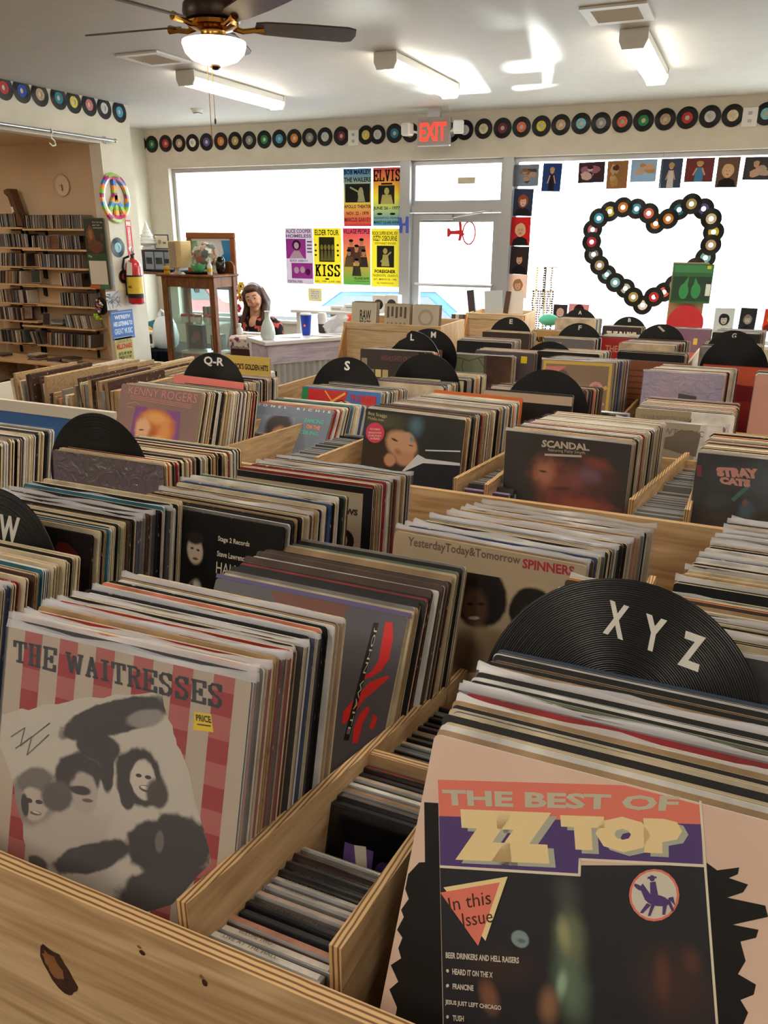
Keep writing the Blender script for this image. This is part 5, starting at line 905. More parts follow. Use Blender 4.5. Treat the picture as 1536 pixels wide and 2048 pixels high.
ART={
 'zz':[
  ('p','k',[(.009,.803),(.051,.812),(.183,.256),(.236,.044),(.075,.004),(.047,.101),(.048,.216),(.048,.25),(.016,.287),(.037,.315),(.006,.349),(.032,.376),(.018,.399),(.024,.429),(.004,.444),(.016,.483),(.004,.499),(.02,.534),(.004,.556),(.004,.586),(.004,.598),(.029,.638),(.046,.644)]),
  ('p','k',[(.774,.861),(.801,.85),(.85,.872),(.849,.855),(.83,.84),(.875,.838),(.866,.816),(.833,.793),(.919,.801),(.928,.777),(.853,.734),(.911,.741),(.908,.721),(.875,.701),(.892,.661),(.879,.626),(.921,.616),(.919,.592),(.892,.57),(.912,.548),(.905,.519),(.946,.328),(.884,.303)]),
  ('b','pic_campfire',[(.091,.649),(.77,.853),(.846,.498),(.889,.305),(.236,.044),(.185,.257)],(40,40,46),[(.447,.682,.058,.084,17.2,(70,72,70),.9),(.474,.571,.06,.114,13.6,(112,118,92),.85),(.458,.579,.025,.068,18.4,(150,150,110),.9),(.493,.461,.068,.123,22.4,(96,116,96),.85),(.472,.46,.022,.054,1.3,(150,176,150),.9),(.307,.442,.151,.068,18.9,(58,44,42),.8),(.738,.552,.125,.133,19.6,(64,46,42),.8),(.711,.562,.03,.088,11.7,(92,58,48),.9),(.771,.62,.037,.05,18.9,(84,56,48),.9),(.293,.364,.035,.059,28.7,(124,84,64),.8),(.449,.4,.039,.069,5.9,(140,104,78),.85),(.347,.532,.026,.024,2.6,(130,150,150),.25),(.351,.529,.018,.008,9.5,(90,104,106),.8)],.16),
  ('p','zz_salmon',[(.036,.875),(.549,.996),(.739,.996),(.749,.949),(.062,.777)]),
  ('p','zz_purple',[(.061,.778),(.749,.95),(.766,.854),(.463,.777),(.469,.741),(.092,.648)]),
  ('s','cream',.007,[(.093,.646),(.471,.738),(.466,.777),(.77,.852)]),
  ('s','cream',.006,[(.739,1.005),(.848,.499),(.891,.306)]),
  ('t', 'zz_text', 'THE BEST OF', [(.068, .81), (.688, .966), (.688, 1.005), (.054, .852)], .04, 'b'),
  ('t', 'zz_shadow', 'ZZ', [(.151, .673), (.427, .743), (.389, .869), (.115, .804)], .13, 'b'),
  ('t', 'zz_shadow', 'TOP', [(.436, .784), (.731, .858), (.718, .947), (.413, .872)], .11, 'b'),
  ('t', 'zz_cream', 'ZZ', [(.132, .677), (.409, .748), (.371, .874), (.095, .808)], .13, 'b'),
  ('t', 'zz_cream', 'TOP', [(.418, .789), (.715, .863), (.702, .951), (.395, .876)], .11, 'b'),
  ('p','zz_salmon',[(.722,.765),(.722,.745),(.716,.725),(.705,.707),(.69,.693),(.672,.684),(.653,.681),(.635,.685),(.62,.694),(.608,.709),(.602,.727),(.602,.748),(.608,.768),(.619,.786),(.635,.8),(.653,.809),(.672,.812),(.69,.808),(.705,.798),(.716,.783)]),
  ('p','zz_paper',[(.716,.763),(.716,.745),(.711,.727),(.701,.71),(.687,.698),(.671,.69),(.654,.687),(.638,.69),(.624,.699),(.613,.712),(.608,.729),(.608,.748),(.613,.766),(.624,.783),(.638,.796),(.654,.804),(.671,.806),(.688,.802),(.701,.793),(.711,.78)]),
  ('p','zz_purple',[(.701,.739),(.698,.732),(.689,.727),(.677,.723),(.664,.721),(.652,.723),(.644,.727),(.641,.733),(.645,.739),(.653,.745),(.666,.749),(.679,.75),(.69,.749),(.698,.745)]),
  ('p','zz_purple',[(.643,.727),(.625,.754),(.631,.766),(.655,.744)]),
  ('p','zz_purple',[(.633,.75),(.63,.747),(.623,.747),(.616,.75),(.611,.754),(.611,.758),(.614,.76),(.621,.76),(.628,.758),(.633,.754)]),
  ('p','zz_purple',[(.654,.74),(.648,.774),(.661,.78),(.672,.749)]),
  ('p','zz_purple',[(.658,.787),(.658,.782),(.655,.779),(.651,.777),(.647,.779),(.645,.783),(.645,.788),(.648,.792),(.653,.793),(.657,.791)]),
  ('p','zz_purple',[(.64,.78),(.663,.789),(.661,.793),(.641,.786)]),
  ('p','zz_purple',[(.648,.722),(.635,.694),(.642,.694),(.659,.721)]),
  ('p','zz_purple',[(.659,.722),(.655,.692),(.661,.694),(.668,.724)]),
  ('p','zz_purple',[(.686,.734),(.689,.706),(.695,.708),(.697,.738)]),
  ('p','zz_purple',[(.694,.743),(.71,.721),(.715,.725),(.7,.75)]),
  ('p','zz_purple',[(.696,.75),(.716,.737),(.708,.757)]),
  ('p','zz_cream',[(.114,.596),(.285,.678),(.257,.499)]),
  ('p','zz_salmon',[(.108,.58),(.267,.657),(.24,.48)]),
  ('t', 'brown', 'In this', [(.145, .541), (.255, .596), (.244, .629), (.132, .573)], .0, 'b'),
  ('t', 'brown', 'Issue', [(.19, .514), (.269, .552), (.258, .584), (.178, .546)], .0, 'b'),
  ('t', 'zz_paper', 'BEER DRINKERS AND HELL RAISERS', [(.158, .421), (.356, .474), (.353, .489), (.155, .436)], .03, 'b'),
  ('t', 'zz_paper', 'HEARD IT ON THE X', [(.185, .387), (.294, .416), (.292, .43), (.181, .402)], .03, 'b'),
  ('t', 'zz_paper', 'FRANCINE', [(.193, .352), (.25, .367), (.247, .381), (.19, .366)], .03, 'b'),
  ('t', 'zz_paper', 'JESUS JUST LEFT CHICAGO', [(.181, .306), (.332, .344), (.329, .358), (.178, .32)], .03, 'b'),
  ('t', 'zz_paper', 'TUSH', [(.209, .276), (.239, .285), (.236, .299), (.206, .29)], .03, 'b'),
  ('p','zz_paper',[(.174,.393),(.174,.39),(.171,.387),(.168,.388),(.166,.39),(.166,.394),(.169,.396),(.172,.396)]),
  ('p','zz_paper',[(.182,.357),(.181,.354),(.178,.351),(.175,.351),(.173,.354),(.174,.358),(.177,.36),(.18,.36)]),
  ('p','zz_paper',[(.197,.282),(.197,.279),(.194,.276),(.191,.277),(.189,.279),(.19,.283),(.192,.285),(.196,.285)]),
 ],
 'wait':[
  ('b','pic_group',[(.004,.653),(.004,.673),(.025,.679),(.056,.695),(.069,.698),(.082,.71),(.093,.713),(.122,.713),(.148,.726),(.164,.734),(.186,.747),(.221,.757),(.248,.762),(.296,.782),(.338,.803),(.385,.817),(.439,.824),(.49,.849),(.542,.857),(.582,.868),(.624,.882),(.661,.891),(.675,.887),(.68,.866),(.684,.853),(.693,.835),(.701,.823),(.708,.808),(.725,.793),(.732,.766),(.744,.751),(.748,.733),(.765,.718),(.778,.699),(.793,.674),(.809,.646),(.817,.622),(.828,.598),(.833,.577),(.845,.547),(.856,.531),(.87,.5),(.882,.48),(.895,.449),(.909,.415),(.92,.376),(.875,.32),(.84,.266),(.789,.196),(.735,.163),(.672,.128),(.616,.088),(.515,.087),(.412,.092),(.307,.101),(.275,.116),(.224,.119),(.183,.138),(.176,.194),(.146,.243),(.139,.296),(.113,.339),(.093,.378),(.086,.418),(.062,.463),(.035,.508),(.004,.557),(.004,.576),(.004,.591),(.004,.617),(.004,.628),(.004,.646)],(206,198,184),[(.346,.272,.305,.195,15.8,(196,186,172),.35),(.669,.331,.185,.205,16.0,(210,200,186),.35),(.164,.39,.119,.104,14.6,(150,140,132),.3),(.172,.468,.107,.053,22.0,(120,112,106),.3),(.181,.382,.068,.071,8.5,(200,188,174),.25),(.14,.367,.021,.049,14.0,(58,52,54),.35),(.157,.389,.019,.01,6.0,(58,52,54),.3),(.202,.395,.019,.009,9.0,(58,52,54),.3),(.192,.351,.032,.009,8.9,(110,90,86),.3),(.194,.354,.022,.004,1.3,(224,216,204),.3),(.364,.532,.112,.091,13.9,(58,52,54),.2),(.395,.475,.071,.08,5.6,(188,176,164),.23),(.374,.482,.059,.02,7.9,(58,52,54),.35),(.412,.455,.03,.008,9.5,(110,90,86),.3),(.278,.437,.086,.059,14.2,(96,90,88),.3),(.613,.586,.102,.112,14.2,(58,52,54),.17),(.63,.583,.056,.073,5.1,(214,202,188),.17),(.612,.594,.015,.008,7.6,(58,52,54),.3),(.649,.597,.015,.008,7.6,(58,52,54),.3),(.644,.556,.032,.013,1.8,(90,70,68),.25),(.644,.559,.025,.007,2.3,(224,216,204),.25),(.574,.513,.034,.056,13.6,(58,52,54),.25),(.691,.551,.053,.058,5.4,(70,64,64),.35),(.48,.585,.034,.097,6.7,(58,52,54),.25),(.434,.655,.101,.059,5.1,(58,52,54),.2),(.49,.764,.258,.064,25.3,(58,52,54),.15),(.618,.792,.089,.036,21.1,(150,144,138),.35),(.754,.387,.185,.116,23.9,(56,50,52),.17),(.717,.392,.021,.05,.0,(120,112,106),.35),(.447,.26,.202,.056,26.8,(62,56,58),.2),(.771,.234,.239,.098,25.0,(60,54,54),.2),(.205,.148,.076,.06,16.0,(80,72,70),.3)],.3),
  ('t', 'w_title', 'THE', [(.033, .875), (.229, .872), (.226, .958), (.027, .952)], 0, 'slab'),
  ('t', 'w_title', 'WAITRESSES', [(.272, .881), (.905, .884), (.898, .968), (.262, .957)], 0, 'slab'),
  ('p','yellow',[(.803,.857),(.867,.862),(.882,.805),(.807,.796)]),
  ('t', 'k', 'PRICE', [(.814, .829), (.872, .833), (.865, .855), (.81, .85)], .03, 'b'),
  ('s','k',.004,[(.82,.818),(.869,.823)]),
  ('s','w_grey',.004,[(.053,.6),(.112,.647),(.098,.576),(.221,.688)]),
  ('s','w_grey',.004,[(.078,.563),(.146,.621),(.132,.551),(.221,.646)]),
 ],
 'john':[
  ('p','j_hair',[(.699,.974),(.706,.953),(.665,.936),(.623,.917),(.558,.907),(.492,.915),(.436,.92),(.351,.92),(.344,.944),(.333,.964),(.298,.988),(.364,.996),(.405,.996),(.482,.996),(.552,.996),(.605,.996),(.673,.996),(.721,.996)]),
  ('p','j_red',[(.902,.961),(.934,.964),(.952,.903),(.954,.81),(.93,.754),(.892,.716),(.854,.696),(.848,.703),(.886,.74),(.907,.791),(.904,.868)]),
  ('p','j_red',[(.961,.738),(.972,.731),(.922,.667),(.878,.615),(.853,.559),(.812,.494),(.8,.495),(.795,.545),(.84,.615),(.888,.693)]),
  ('p','j_red',[(.9,.591),(.915,.582),(.895,.518),(.89,.434),(.866,.423),(.859,.493),(.873,.555)]),
  ('p','j_red',[(.934,.565),(.956,.558),(.949,.506),(.93,.502)]),
  ('p','k',[(.848,.947),(.872,.95),(.847,.431),(.823,.427)]),
  ('t', 'cream', 'JOHN WAITE', [(.857, .926), (.828, .456), (.844, .456), (.873, .926)], .0, 'b'),
  ('s','j_purple',.02,[(.004,1.011),(1.009,1.009)]),
 ],
 'spin':[
  ('t', 's_brown', 'YesterdayToday&Tomorrow', [(.082, .922), (.688, .936), (.68, .989), (.08, .982)], .02, 'b'),
  ('t', 's_red', 'SPINNERS', [(.696, .932), (.951, .94), (.944, .987), (.694, .979)], .03, 'b'),
  ('b','pic_two_portraits',[(.356,.857),(.891,.874),(.949,.468),(.412,.332)],(186,166,138),[(.499,.752,.155,.177,11.5,(26,22,22),.15),(.486,.69,.088,.128,11.8,(84,58,46),.5),(.458,.702,.025,.012,11.3,(24,18,18),.6),(.515,.714,.025,.012,11.8,(24,18,18),.6),(.488,.636,.038,.012,12.2,(190,170,150),.6),(.579,.491,.226,.14,3.8,(150,128,100),.4),(.466,.438,.128,.154,13.6,(96,76,60),.6),(.775,.724,.123,.135,12.2,(26,22,22),.15),(.772,.673,.071,.106,13.1,(80,56,44),.5),(.746,.682,.021,.011,14.0,(24,18,18),.6),(.795,.688,.021,.011,14.0,(24,18,18),.6)],.1),
 ],
 'scan':[
  ('b','pic_blurred_faces',[(.009,.951),(.967,.984),(.996,.431),(.055,.425)],(18,15,17),[(.711,.686,.333,.274,-7.6,(96,36,30),.9),(.525,.475,.446,.169,-3.6,(130,48,38),.8),(.374,.669,.228,.226,-12.7,(150,70,50),.7),(.343,.68,.132,.151,-12.7,(206,132,98),.8),(.583,.653,.157,.164,8.1,(150,76,70),.9),(.708,.716,.136,.109,-23.9,(130,92,112),.9),(.756,.811,.183,.071,-13.3,(150,60,44),.9),(.327,.693,.043,.015,-2.7,(60,28,26),.7),(.487,.57,.106,.026,8.1,(90,30,30),.8),(.675,.452,.389,.092,.7,(176,74,54),.8),(.188,.501,.166,.17,8.7,(18,15,17),.8)],.35),
  ('t', 'cream', 'SCANDAL', [(.299, .893), (.686, .908), (.667, .962), (.306, .954)], .04, 'b'),
  ('t', 'cream', 'featuring Patty Smyth', [(.359, .858), (.653, .872), (.65, .901), (.356, .891)], .0, 'b'),
  ('s','cream',.018,[(.338,.834),(.623,.857)]),
  ('t', 'sc_red', 'WARRIOR', [(.447, .959), (.655, .968), (.654, .981), (.445, .972)], 0, 'b'),
 ],
 'boz':[
  ('b','pic_profile',[(.004,.969),(.996,.993),(.996,.215),(.024,.045)],(52,52,48),[(.199,.879,.363,.174,6.5,(84,84,66),.9),(.784,.728,.32,.376,7.4,(40,42,46),.9),(.277,.662,.277,.217,-6.0,(64,46,38),.35),(.399,.71,.197,.143,-18.1,(206,160,126),.35),(.462,.79,.076,.051,-11.5,(206,160,126),.5),(.525,.702,.046,.056,7.4,(206,158,124),.5),(.449,.588,.126,.088,-1.5,(196,146,114),.5),(.298,.559,.074,.073,7.8,(200,148,116),.4),(.113,.641,.153,.202,-1.6,(60,44,36),.6),(.327,.746,.05,.014,-16.3,(80,56,46),.6),(.497,.714,.038,.009,-1.5,(130,70,66),.6),(.371,.642,.063,.04,-19.6,(170,116,92),.9),(.53,.893,.115,.132,6.5,(84,120,134),.9),(.5,.77,.029,.037,7.9,(110,146,156),.9)],.12),
  ('p','b_white',[(.435,.473),(.576,.645),(.659,.616),(.991,.623),(.994,.6),(.637,.574),(.498,.474)]),
  ('p','b_navy',[(.445,.466),(.637,.574),(.986,.599),(.996,.214),(.358,.101),(.412,.437)]),
  ('s','b_white',.012,[(.65,.691),(.979,.725)]),
  ('p','b_pink',[(.217,.797),(.215,.768),(.204,.74),(.185,.717),(.16,.7),(.13,.692),(.099,.693),(.07,.703),(.046,.721),(.03,.745),(.022,.773),(.023,.803),(.035,.831),(.054,.854),(.08,.87),(.11,.878),(.14,.877),(.169,.867),(.192,.849),(.209,.825)]),
  ('t', 'cream', 'FEATURING', [(.064, .805), (.169, .812), (.167, .83), (.062, .822)], .02, 'b'),
  ('t', 'cream', 'BREAKDOWN', [(.052, .771), (.187, .782), (.185, .8), (.05, .788)], .02, 'b'),
  ('t', 'cream', 'DEAD', [(.055, .743), (.19, .755), (.188, .772), (.053, .761)], .02, 'b'),
  ('t', 'cream', 'AHEAD', [(.073, .719), (.178, .727), (.176, .745), (.071, .737)], .02, 'b'),
  ('t', 'b_cream', 'Boz Scaggs', [(.031, .934), (.23, .926), (.226, .965), (.031, .973)], .01, 'b'),
  ('t', 'b_cream', 'Middle man', [(.033, .899), (.2, .898), (.197, .924), (.03, .928)], 0, 'b'),
 ],
 'stray':[
  ('b','pic_night_street',[(.029,.987),(.882,.996),(.966,.541),(.102,.434)],(34,40,44),[(.204,.848,.189,.184,7.3,(54,68,76),.9),(.522,.834,.303,.331,7.4,(88,102,112),.9),(.182,.648,.133,.102,8.2,(60,72,80),.8),(.187,.52,.164,.078,8.4,(70,52,44),.8),(.389,.593,.087,.102,7.9,(70,108,126),.7),(.367,.657,.026,.036,8.7,(150,100,80),.6),(.493,.551,.129,.084,8.9,(52,46,42),.8)],.3),
  ('s','st_green',.03,[(.285,.67),(.372,.787)]),
  ('t', 'st_pink', 'STRAY', [(.154, .831), (.436, .847), (.412, .922), (.132, .902)], .09, 'b'),
  ('t', 'st_pink', 'CATS', [(.179, .778), (.386, .777), (.377, .836), (.166, .832)], .09, 'b'),
  ('p','st_red',[(.004,.9),(.037,.9),(.048,.814),(.014,.817)]),
 ],
 'lion':[
  ('b','pic_pale_jacket',[(.009,.876),(.58,.882),(.689,.322),(.136,.292)],(122,132,148),[(.405,.751,.201,.198,6.3,(60,54,52),.4),(.441,.637,.121,.153,6.2,(176,122,94),.4),(.391,.672,.025,.012,6.8,(50,36,32),.6),(.467,.676,.025,.013,6.8,(50,36,32),.6),(.454,.581,.076,.017,6.8,(60,44,40),.5),(.467,.554,.045,.012,7.6,(140,76,70),.6),(.329,.376,.267,.237,17.0,(226,210,194),.3),(.504,.438,.066,.14,-2.6,(236,228,218),.4),(.352,.44,.021,.138,-1.8,(186,170,156),.8)],.15),
  ('t', 'l_text', 'L  I  O  N  E  L      R  I  C  H  I  E', [(.014, .972), (.972, .967), (.973, .993), (.015, .997)], .02, 'b'),
  ('t', 'l_teal', 'DANCING', [(.696, .839), (.923, .837), (.918, .883), (.696, .888)], .03, 'b'),
  ('t', 'l_orange', 'ON THE', [(.742, .771), (.902, .768), (.897, .814), (.738, .817)], .03, 'b'),
  ('t', 'l_teal', 'CEILING', [(.677, .704), (.9, .704), (.895, .748), (.674, .75)], .03, 'b'),
 ],
 'kenny':[
  ('p','kn_purple',[(.22,.803),(.778,.8),(.808,.487),(.195,.411)]),
  ('b','pic_orange_hair',[(.22,.803),(.778,.8),(.808,.487),(.195,.411)],(140,80,150),[(.5,.623,.292,.207,-4.9,(214,124,60),.3),(.505,.711,.213,.083,-5.4,(240,176,104),.7),(.621,.585,.106,.164,-1.1,(236,160,90),.7),(.361,.572,.121,.159,18.3,(240,190,146),.4),(.336,.583,.043,.01,6.6,(110,60,40),.6),(.315,.514,.038,.012,7.5,(190,90,80),.6),(.473,.533,.081,.125,-4.9,(190,100,50),.8),(.528,.487,.16,.083,7.2,(244,200,130),.7)],.2),
  ('t', 'kn_text', 'KENNY ROGERS', [(.098, .912), (.949, .9), (.948, .982), (.105, .982)], -.012, 'b'),
  ('s','kn_text',.004,[(.13,.897),(.893,.879)]),
  ('s','kn_text',.004,[(.133,.882),(.896,.864)]),
  ('s','kn_text',.004,[(.136,.866),(.899,.849)]),
  ('s','kn_gold',.006,[(.1,.809),(.201,.837),(.262,.825)]),
  ('s','kn_gold',.006,[(.117,.784),(.189,.783)]),
 ],
}

def dup_art(key,o,a): a.ops(ART[key]); a.build(o)
# ---- gingham cover, front left bin
o,a=cover((-.703,.548,-.418),2.6,17,.313,'red gingham album cover with slab-serif title, torn group photo and yellow sticker',(196,180,160),'white',.006,.3,poly=1)
for i in range(13):
    for j in range(13):
        x0,x1=i*.0785,min(.996,(i+1)*.0785); z0,z1=j*.0785,min(.996,(j+1)*.0785); x0=max(x0,.004);z0=max(z0,.004)
        c=(i%2)+(j%2)
        if c==2: a.a.add([(x0*.313,-.0002,z0*.313),(x1*.313,-.0002,z0*.313),(x1*.313,-.0002,z1*.313),(x0*.313,-.0002,z1*.313)],[(0,1,2,3)],ink((166,42,52)))
        elif i%2 and not j%2: a.a.add([(x0*.313,-.0002,z0*.313),(x1*.313,-.0002,z0*.313),(x1*.313,-.0002,z1*.313),(x0*.313,-.0002,z1*.313)],[(0,1,2,3)],ink((184,96,92)))
dup_art('wait',o,a)
G1='filed albums in the front table bins'
stack((-.706,.553,-.413),(-.687,.737,-.428),42,17,15,'%s behind the red gingham cover',G1,2.6,0,1,poly=.14)
# ---- peach cover, front right bin
o,a=cover((-.207,.592,-.446),0,31,.318,'peach album cover with large cream block title on a purple band',(226,194,174),'white',.005,.35); a_k=ART['zz']; dup_art('zz',o,a)
stack((-.207,.598,-.446),(-.20,.775,-.452),40,31,26,'%s between the peach cover and the lettered disc',G1,0,0,2,poly=.12)
o,a=cover((-.20,.783,-.452),0,25.5,.318,'dark blue album sleeve directly in front of the X Y Z disc',(56,72,96),'blue',.005)
stack((-.176,.875,-.447),(-.158,1.01,-.447),24,20,14,'%s behind the disc lettered X Y Z',G1,0,0,3,poly=.15,skip=0)
# ---- slate cover with red strokes
o,a=cover((-.672,.892,-.496),0,30,.316,'slate grey album cover with bold red paint strokes and vertical title',(92,88,98),'cream',.005,.35); dup_art('john',o,a)
stack((-.671,.899,-.494),(-.638,1.05,-.478),30,29,22,'%s behind the slate cover with red strokes',G1,0,0,4,poly=.08)
# ---- left columns
stack((-1.15,.575,-.44),(-1.135,.765,-.44),30,18,15,'%s at the left edge before the W disc',G1,0,0,5,poly=.08,skip=0)
o,a=cover((-1.178,.842,-.44),0,14,.316,'dark album cover with red smear half hidden behind the W disc',(38,30,32),'black',.005,.3); a.E((110,40,30),.82,.72,.13,.2,14,.2).E((150,66,40),.84,.78,.06,.1,12,.2).R((90,50,110),.86,.2,.99,.5); a.build(o)
stack((-1.178,.85,-.44),(-1.135,1.01,-.436),32,14,11,'%s behind the W disc',G1,0,0,6,poly=.08)
# ---- table behind: black text cover, beige cover, tan cover, right stack
o,a=cover((-.936,1.015,-.447),-1,12,.316,'black album cover with white text and a figure in a dinner jacket',(20,19,20),'black',.005,.35)
a.ops([('b','jacket_figure',[(.3,.2),(.58,.2),(.58,.97),(.3,.97)],(20,19,20),[(.45,.45,.075,.2,-8,(206,198,186),.25),(.42,.48,.03,.16,-12,(30,28,30),.3),(.455,.79,.06,.09,8,(206,188,168),.3),(.45,.86,.068,.045,0,(46,40,38),.4),(.435,.8,.014,.008,0,(60,50,46),.5),(.475,.795,.014,.008,0,(60,50,46),.5),(.46,.745,.025,.01,0,(120,80,76),.5),(.455,.655,.035,.016,0,(22,20,22),.3),(.52,.4,.03,.02,30,(190,170,150),.4)],.08)])
a.tx('cream','Stage 2 Records',.60,.86,.8,.895,.02).tx('cream','Steve Lawrence & Eydie Gorme',.6,.775,.98,.815,.02).tx('cream','HALLELUJAH!',.6,.67,.96,.755,.0)
for k in range(9): a.S((150,146,140),.006,[(.6,.63-.03*k),(.86+.04*(k%3),.63-.03*k)])
a.build(o); stack((-.935,1.022,-.446),(-.895,1.17,-.434),28,12,10,'%s behind the black text cover',G1,-1,-1,7,poly=.12)
o,a=cover((-.921,1.32,-.469),0,8,.318,'beige album cover with black border and round black emblem',(186,172,150),'black',.005); a.R((24,24,34),.93,.01,.995,.98).R((24,24,26),.004,.955,.995,.996).tx((60,50,44),'SONNY REVIEWS',.48,.81,.9,.85,.05).tx((90,80,70),'STEREO',.04,.86,.14,.88,.02).E((30,28,28),.81,.64,.075).tx((186,172,150),'D',.785,.6,.84,.68,.06); 
for k in range(5): a.S((120,108,92),.006,[(.76,.52-.05*k),(.88,.52-.05*k)])
a.build(o); stack((-.92,1.326,-.469),(-.895,1.455,-.474),24,8,8,'%s behind the beige round-emblem cover',G1,0,0,8,poly=.08)
o,a=cover((-.468,1.108,-.462),-3,14,.316,'tan album cover with two people in afro hairstyles and red title word',(186,166,138),'cream',.005,.4); dup_art('spin',o,a)
stack((-.467,1.115,-.461),(-.40,1.38,-.492),44,14,8,'%s behind the tan cover with two portraits',G1,-3,-1,9,poly=.22)
stack((-.03,1.2,-.51),(.05,1.53,-.505),44,12,8,'%s in the stack at the right edge',G1,0,0,10,poly=.22,skip=0)
o,a=cover((.0,1.345,-.535),0,10,.316,'bright red album cover in the right edge stack',(206,40,36),'red',.004); a.E((226,120,60),.15,.75,.12,.15,12,.2); a.build(o)
# ---- shrink-wrapped purple cover
o,a=cover((-1.41,1.292,-.475),0,6,.318,'purple shrink-wrapped album cover before the plain black disc',mat('shrink_purple',(112,88,124),.12,.6,rgb2=(92,92,80),scale=3,thr=(.35,.65),bump=1.0,bscale=26,bdist=.012,coat=1).name,'tan',.006)
stack((-1.41,1.30,-.475),(-1.375,1.46,-.487),26,6,6,seed=11)
stack((-1.93,1.15,-.49),(-1.885,1.45,-.48),48,10,14,seed=12,skip=0,poly=.05)
stack((-1.40,1.5,-.5),(-1.385,1.56,-.5),10,6,6,seed=13,skip=0)
# ---- second table
o,a=cover((-1.70,1.86,-.437),-4,20,.316,'mauve album cover with orange-haired portrait and thin pink title',(150,118,112),'cream',.005,.45); dup_art('kenny',o,a)
stack((-1.70,1.868,-.437),(-1.70,2.16,-.484),40,20,14,seed=20,yf=-4,yb=-5,poly=.1)
p=at(348,748,'y',2.2); o,a=cover(p,-7,14,.316,'plain salmon pink record sleeve in front of the Q-R disc',(232,130,122),'salmon',.005)
stack((-1.88,2.33,-.505),(-1.86,2.52,-.51),30,8,6,seed=21,skip=0)
o,a=cover((-1.495,2.26,-.554),0,36,.316,'silver-blue album cover with a portrait in a pale jacket',mat('silver_blue',(120,130,146),.16,.6,var=.25,scale=3,bump=.3,bscale=9,bdist=.004,coat=1).name,'grey',.005); dup_art('lion',o,a)
stack((-1.495,2.268,-.554),(-1.45,2.42,-.562),20,35,25,seed=22)
o,a=cover((-1.42,2.48,-.528),0,14,.316,'comic style album cover in red, green and blue',(70,120,190),'cream',.005,.3); a.P((40,130,80),[(.004,.5),(.12,.5),(.1,.99),(.004,.99)]).P((200,44,44),[(.1,.6),(.5,.72),(.6,.985),(.08,.985)]).S((226,180,60),.025,[(.15,.7),(.55,.96)]).S((226,180,60),.015,[(.3,.97),(.52,.72)]).E((236,176,110),.55,.72,.2,.16,14).S('k',.012,[(.4,.84),(.52,.88),(.7,.8),(.72,.66)]).E((206,60,50),.85,.9,.1,.06).tx((190,40,60),'TRUTH HITS',.62,.88,.95,.96,.03); a.build(o)
stack((-1.42,2.487,-.528),(-1.40,2.68,-.545),26,14,10,seed=23)
o,a=cover((-.962,2.05,-.484),-5,11,.318,'dark album cover with a reclining face in profile and pink sticker',(50,50,46),'cream',.005,.35); dup_art('boz',o,a)
stack((-.962,2.058,-.484),(-.915,2.47,-.512),52,11,7,seed=24,yf=-5,yb=-3,poly=.5)
p=at(868,779,'y',2.52); o,a=cover(p,-4,7,.318,'orange bordered album cover behind the reclining face stack',(222,116,62),'orange',.005); a.R((30,26,26),.05,.05,.93,.95); a.build(o)
stack((-1.30,2.78,-.545),(-1.29,2.96,-.56),24,8,8,seed=25,skip=0)
o,a=cover((-1.30,3.0,-.566),6,6,.318,'plain beige record sleeve in front of an unlettered disc',(206,190,160),'cream',.005)
stack((-1.29,3.06,-.566),(-1.25,3.2,-.56),20,6,6,seed=26,skip=0,poly=.5)
o,a=cover((-.79,2.66,-.52),0,8,.318,'black album cover with tan top band and small white text',(24,23,26),'tan',.005); a.R((180,160,136),.004,.9,.996,.996).R((22,20,22),.03,.03,.97,.89)
for k in range(7): a.S((130,126,120),.008,[(.62,.7-.06*k),(.9,.7-.06*k)])
a.build(o)
o,a=cover((-.80,2.73,-.528),0,8,.318,'dark album cover with a line of gothic lettering under an unlettered disc',(34,32,36),'white',.005); a.tx((130,126,130),'FLEETWOOD MAC',.2,.85,.75,.93,.01); a.build(o)
stack((-.80,2.80,-.53),(-.73,2.96,-.535),24,8,8,seed=27,skip=0,poly=.4)
o,a=cover((-.508,1.94,-.479),-3,1,.318,'black album cover with blurred red and orange faces',(22,18,20),'white',.006,.3,poly=2); dup_art('scan',o,a)
stack((-.508,1.948,-.479),(-.455,2.3,-.50),50,1,4,seed=28,yf=-3,yb=-1,poly=.4)
o,a=cover((-.04,1.92,-.48),0,1,.318,'dark teal album cover with pink bubble title at right edge',(44,52,56),'cream',.006,.25,poly=3); dup_art('stray',o,a)
stack((-.04,1.928,-.48),(-.015,2.15,-.48),30,1,2,seed=29,poly=.4)
def sepia(o,a,words): a.E((120,108,92),.7,.8,.28,.12,16,.2).E((70,62,54),.25,.62,.12,.05,14,.2).E((70,62,54),.72,.6,.12,.05,14,.2).tx((120,108,90),words,.06,.86,.94,.94,.0); a.build(o)
o,a=cover((-.299,2.465,-.536),3,1,.318,'sepia album cover with large eyes and a white upper edge',(186,172,150),'white',.005,poly=1); sepia(o,a,'OLIVIA NEWTON-JOHN')
stack((-.298,2.472,-.536),(-.295,2.5,-.54),6,1,1,seed=30)
o,a=cover((-.277,2.79,-.566),4,2,.318,'darker sepia album cover with faint title along its upper edge',(160,146,122),'tan',.005); sepia(o,a,'OLIVIA NEWTON-JOHN - TOTALLY HOT')
stack((-.277,2.797,-.566),(-.262,3.04,-.568),26,2,4,seed=31)
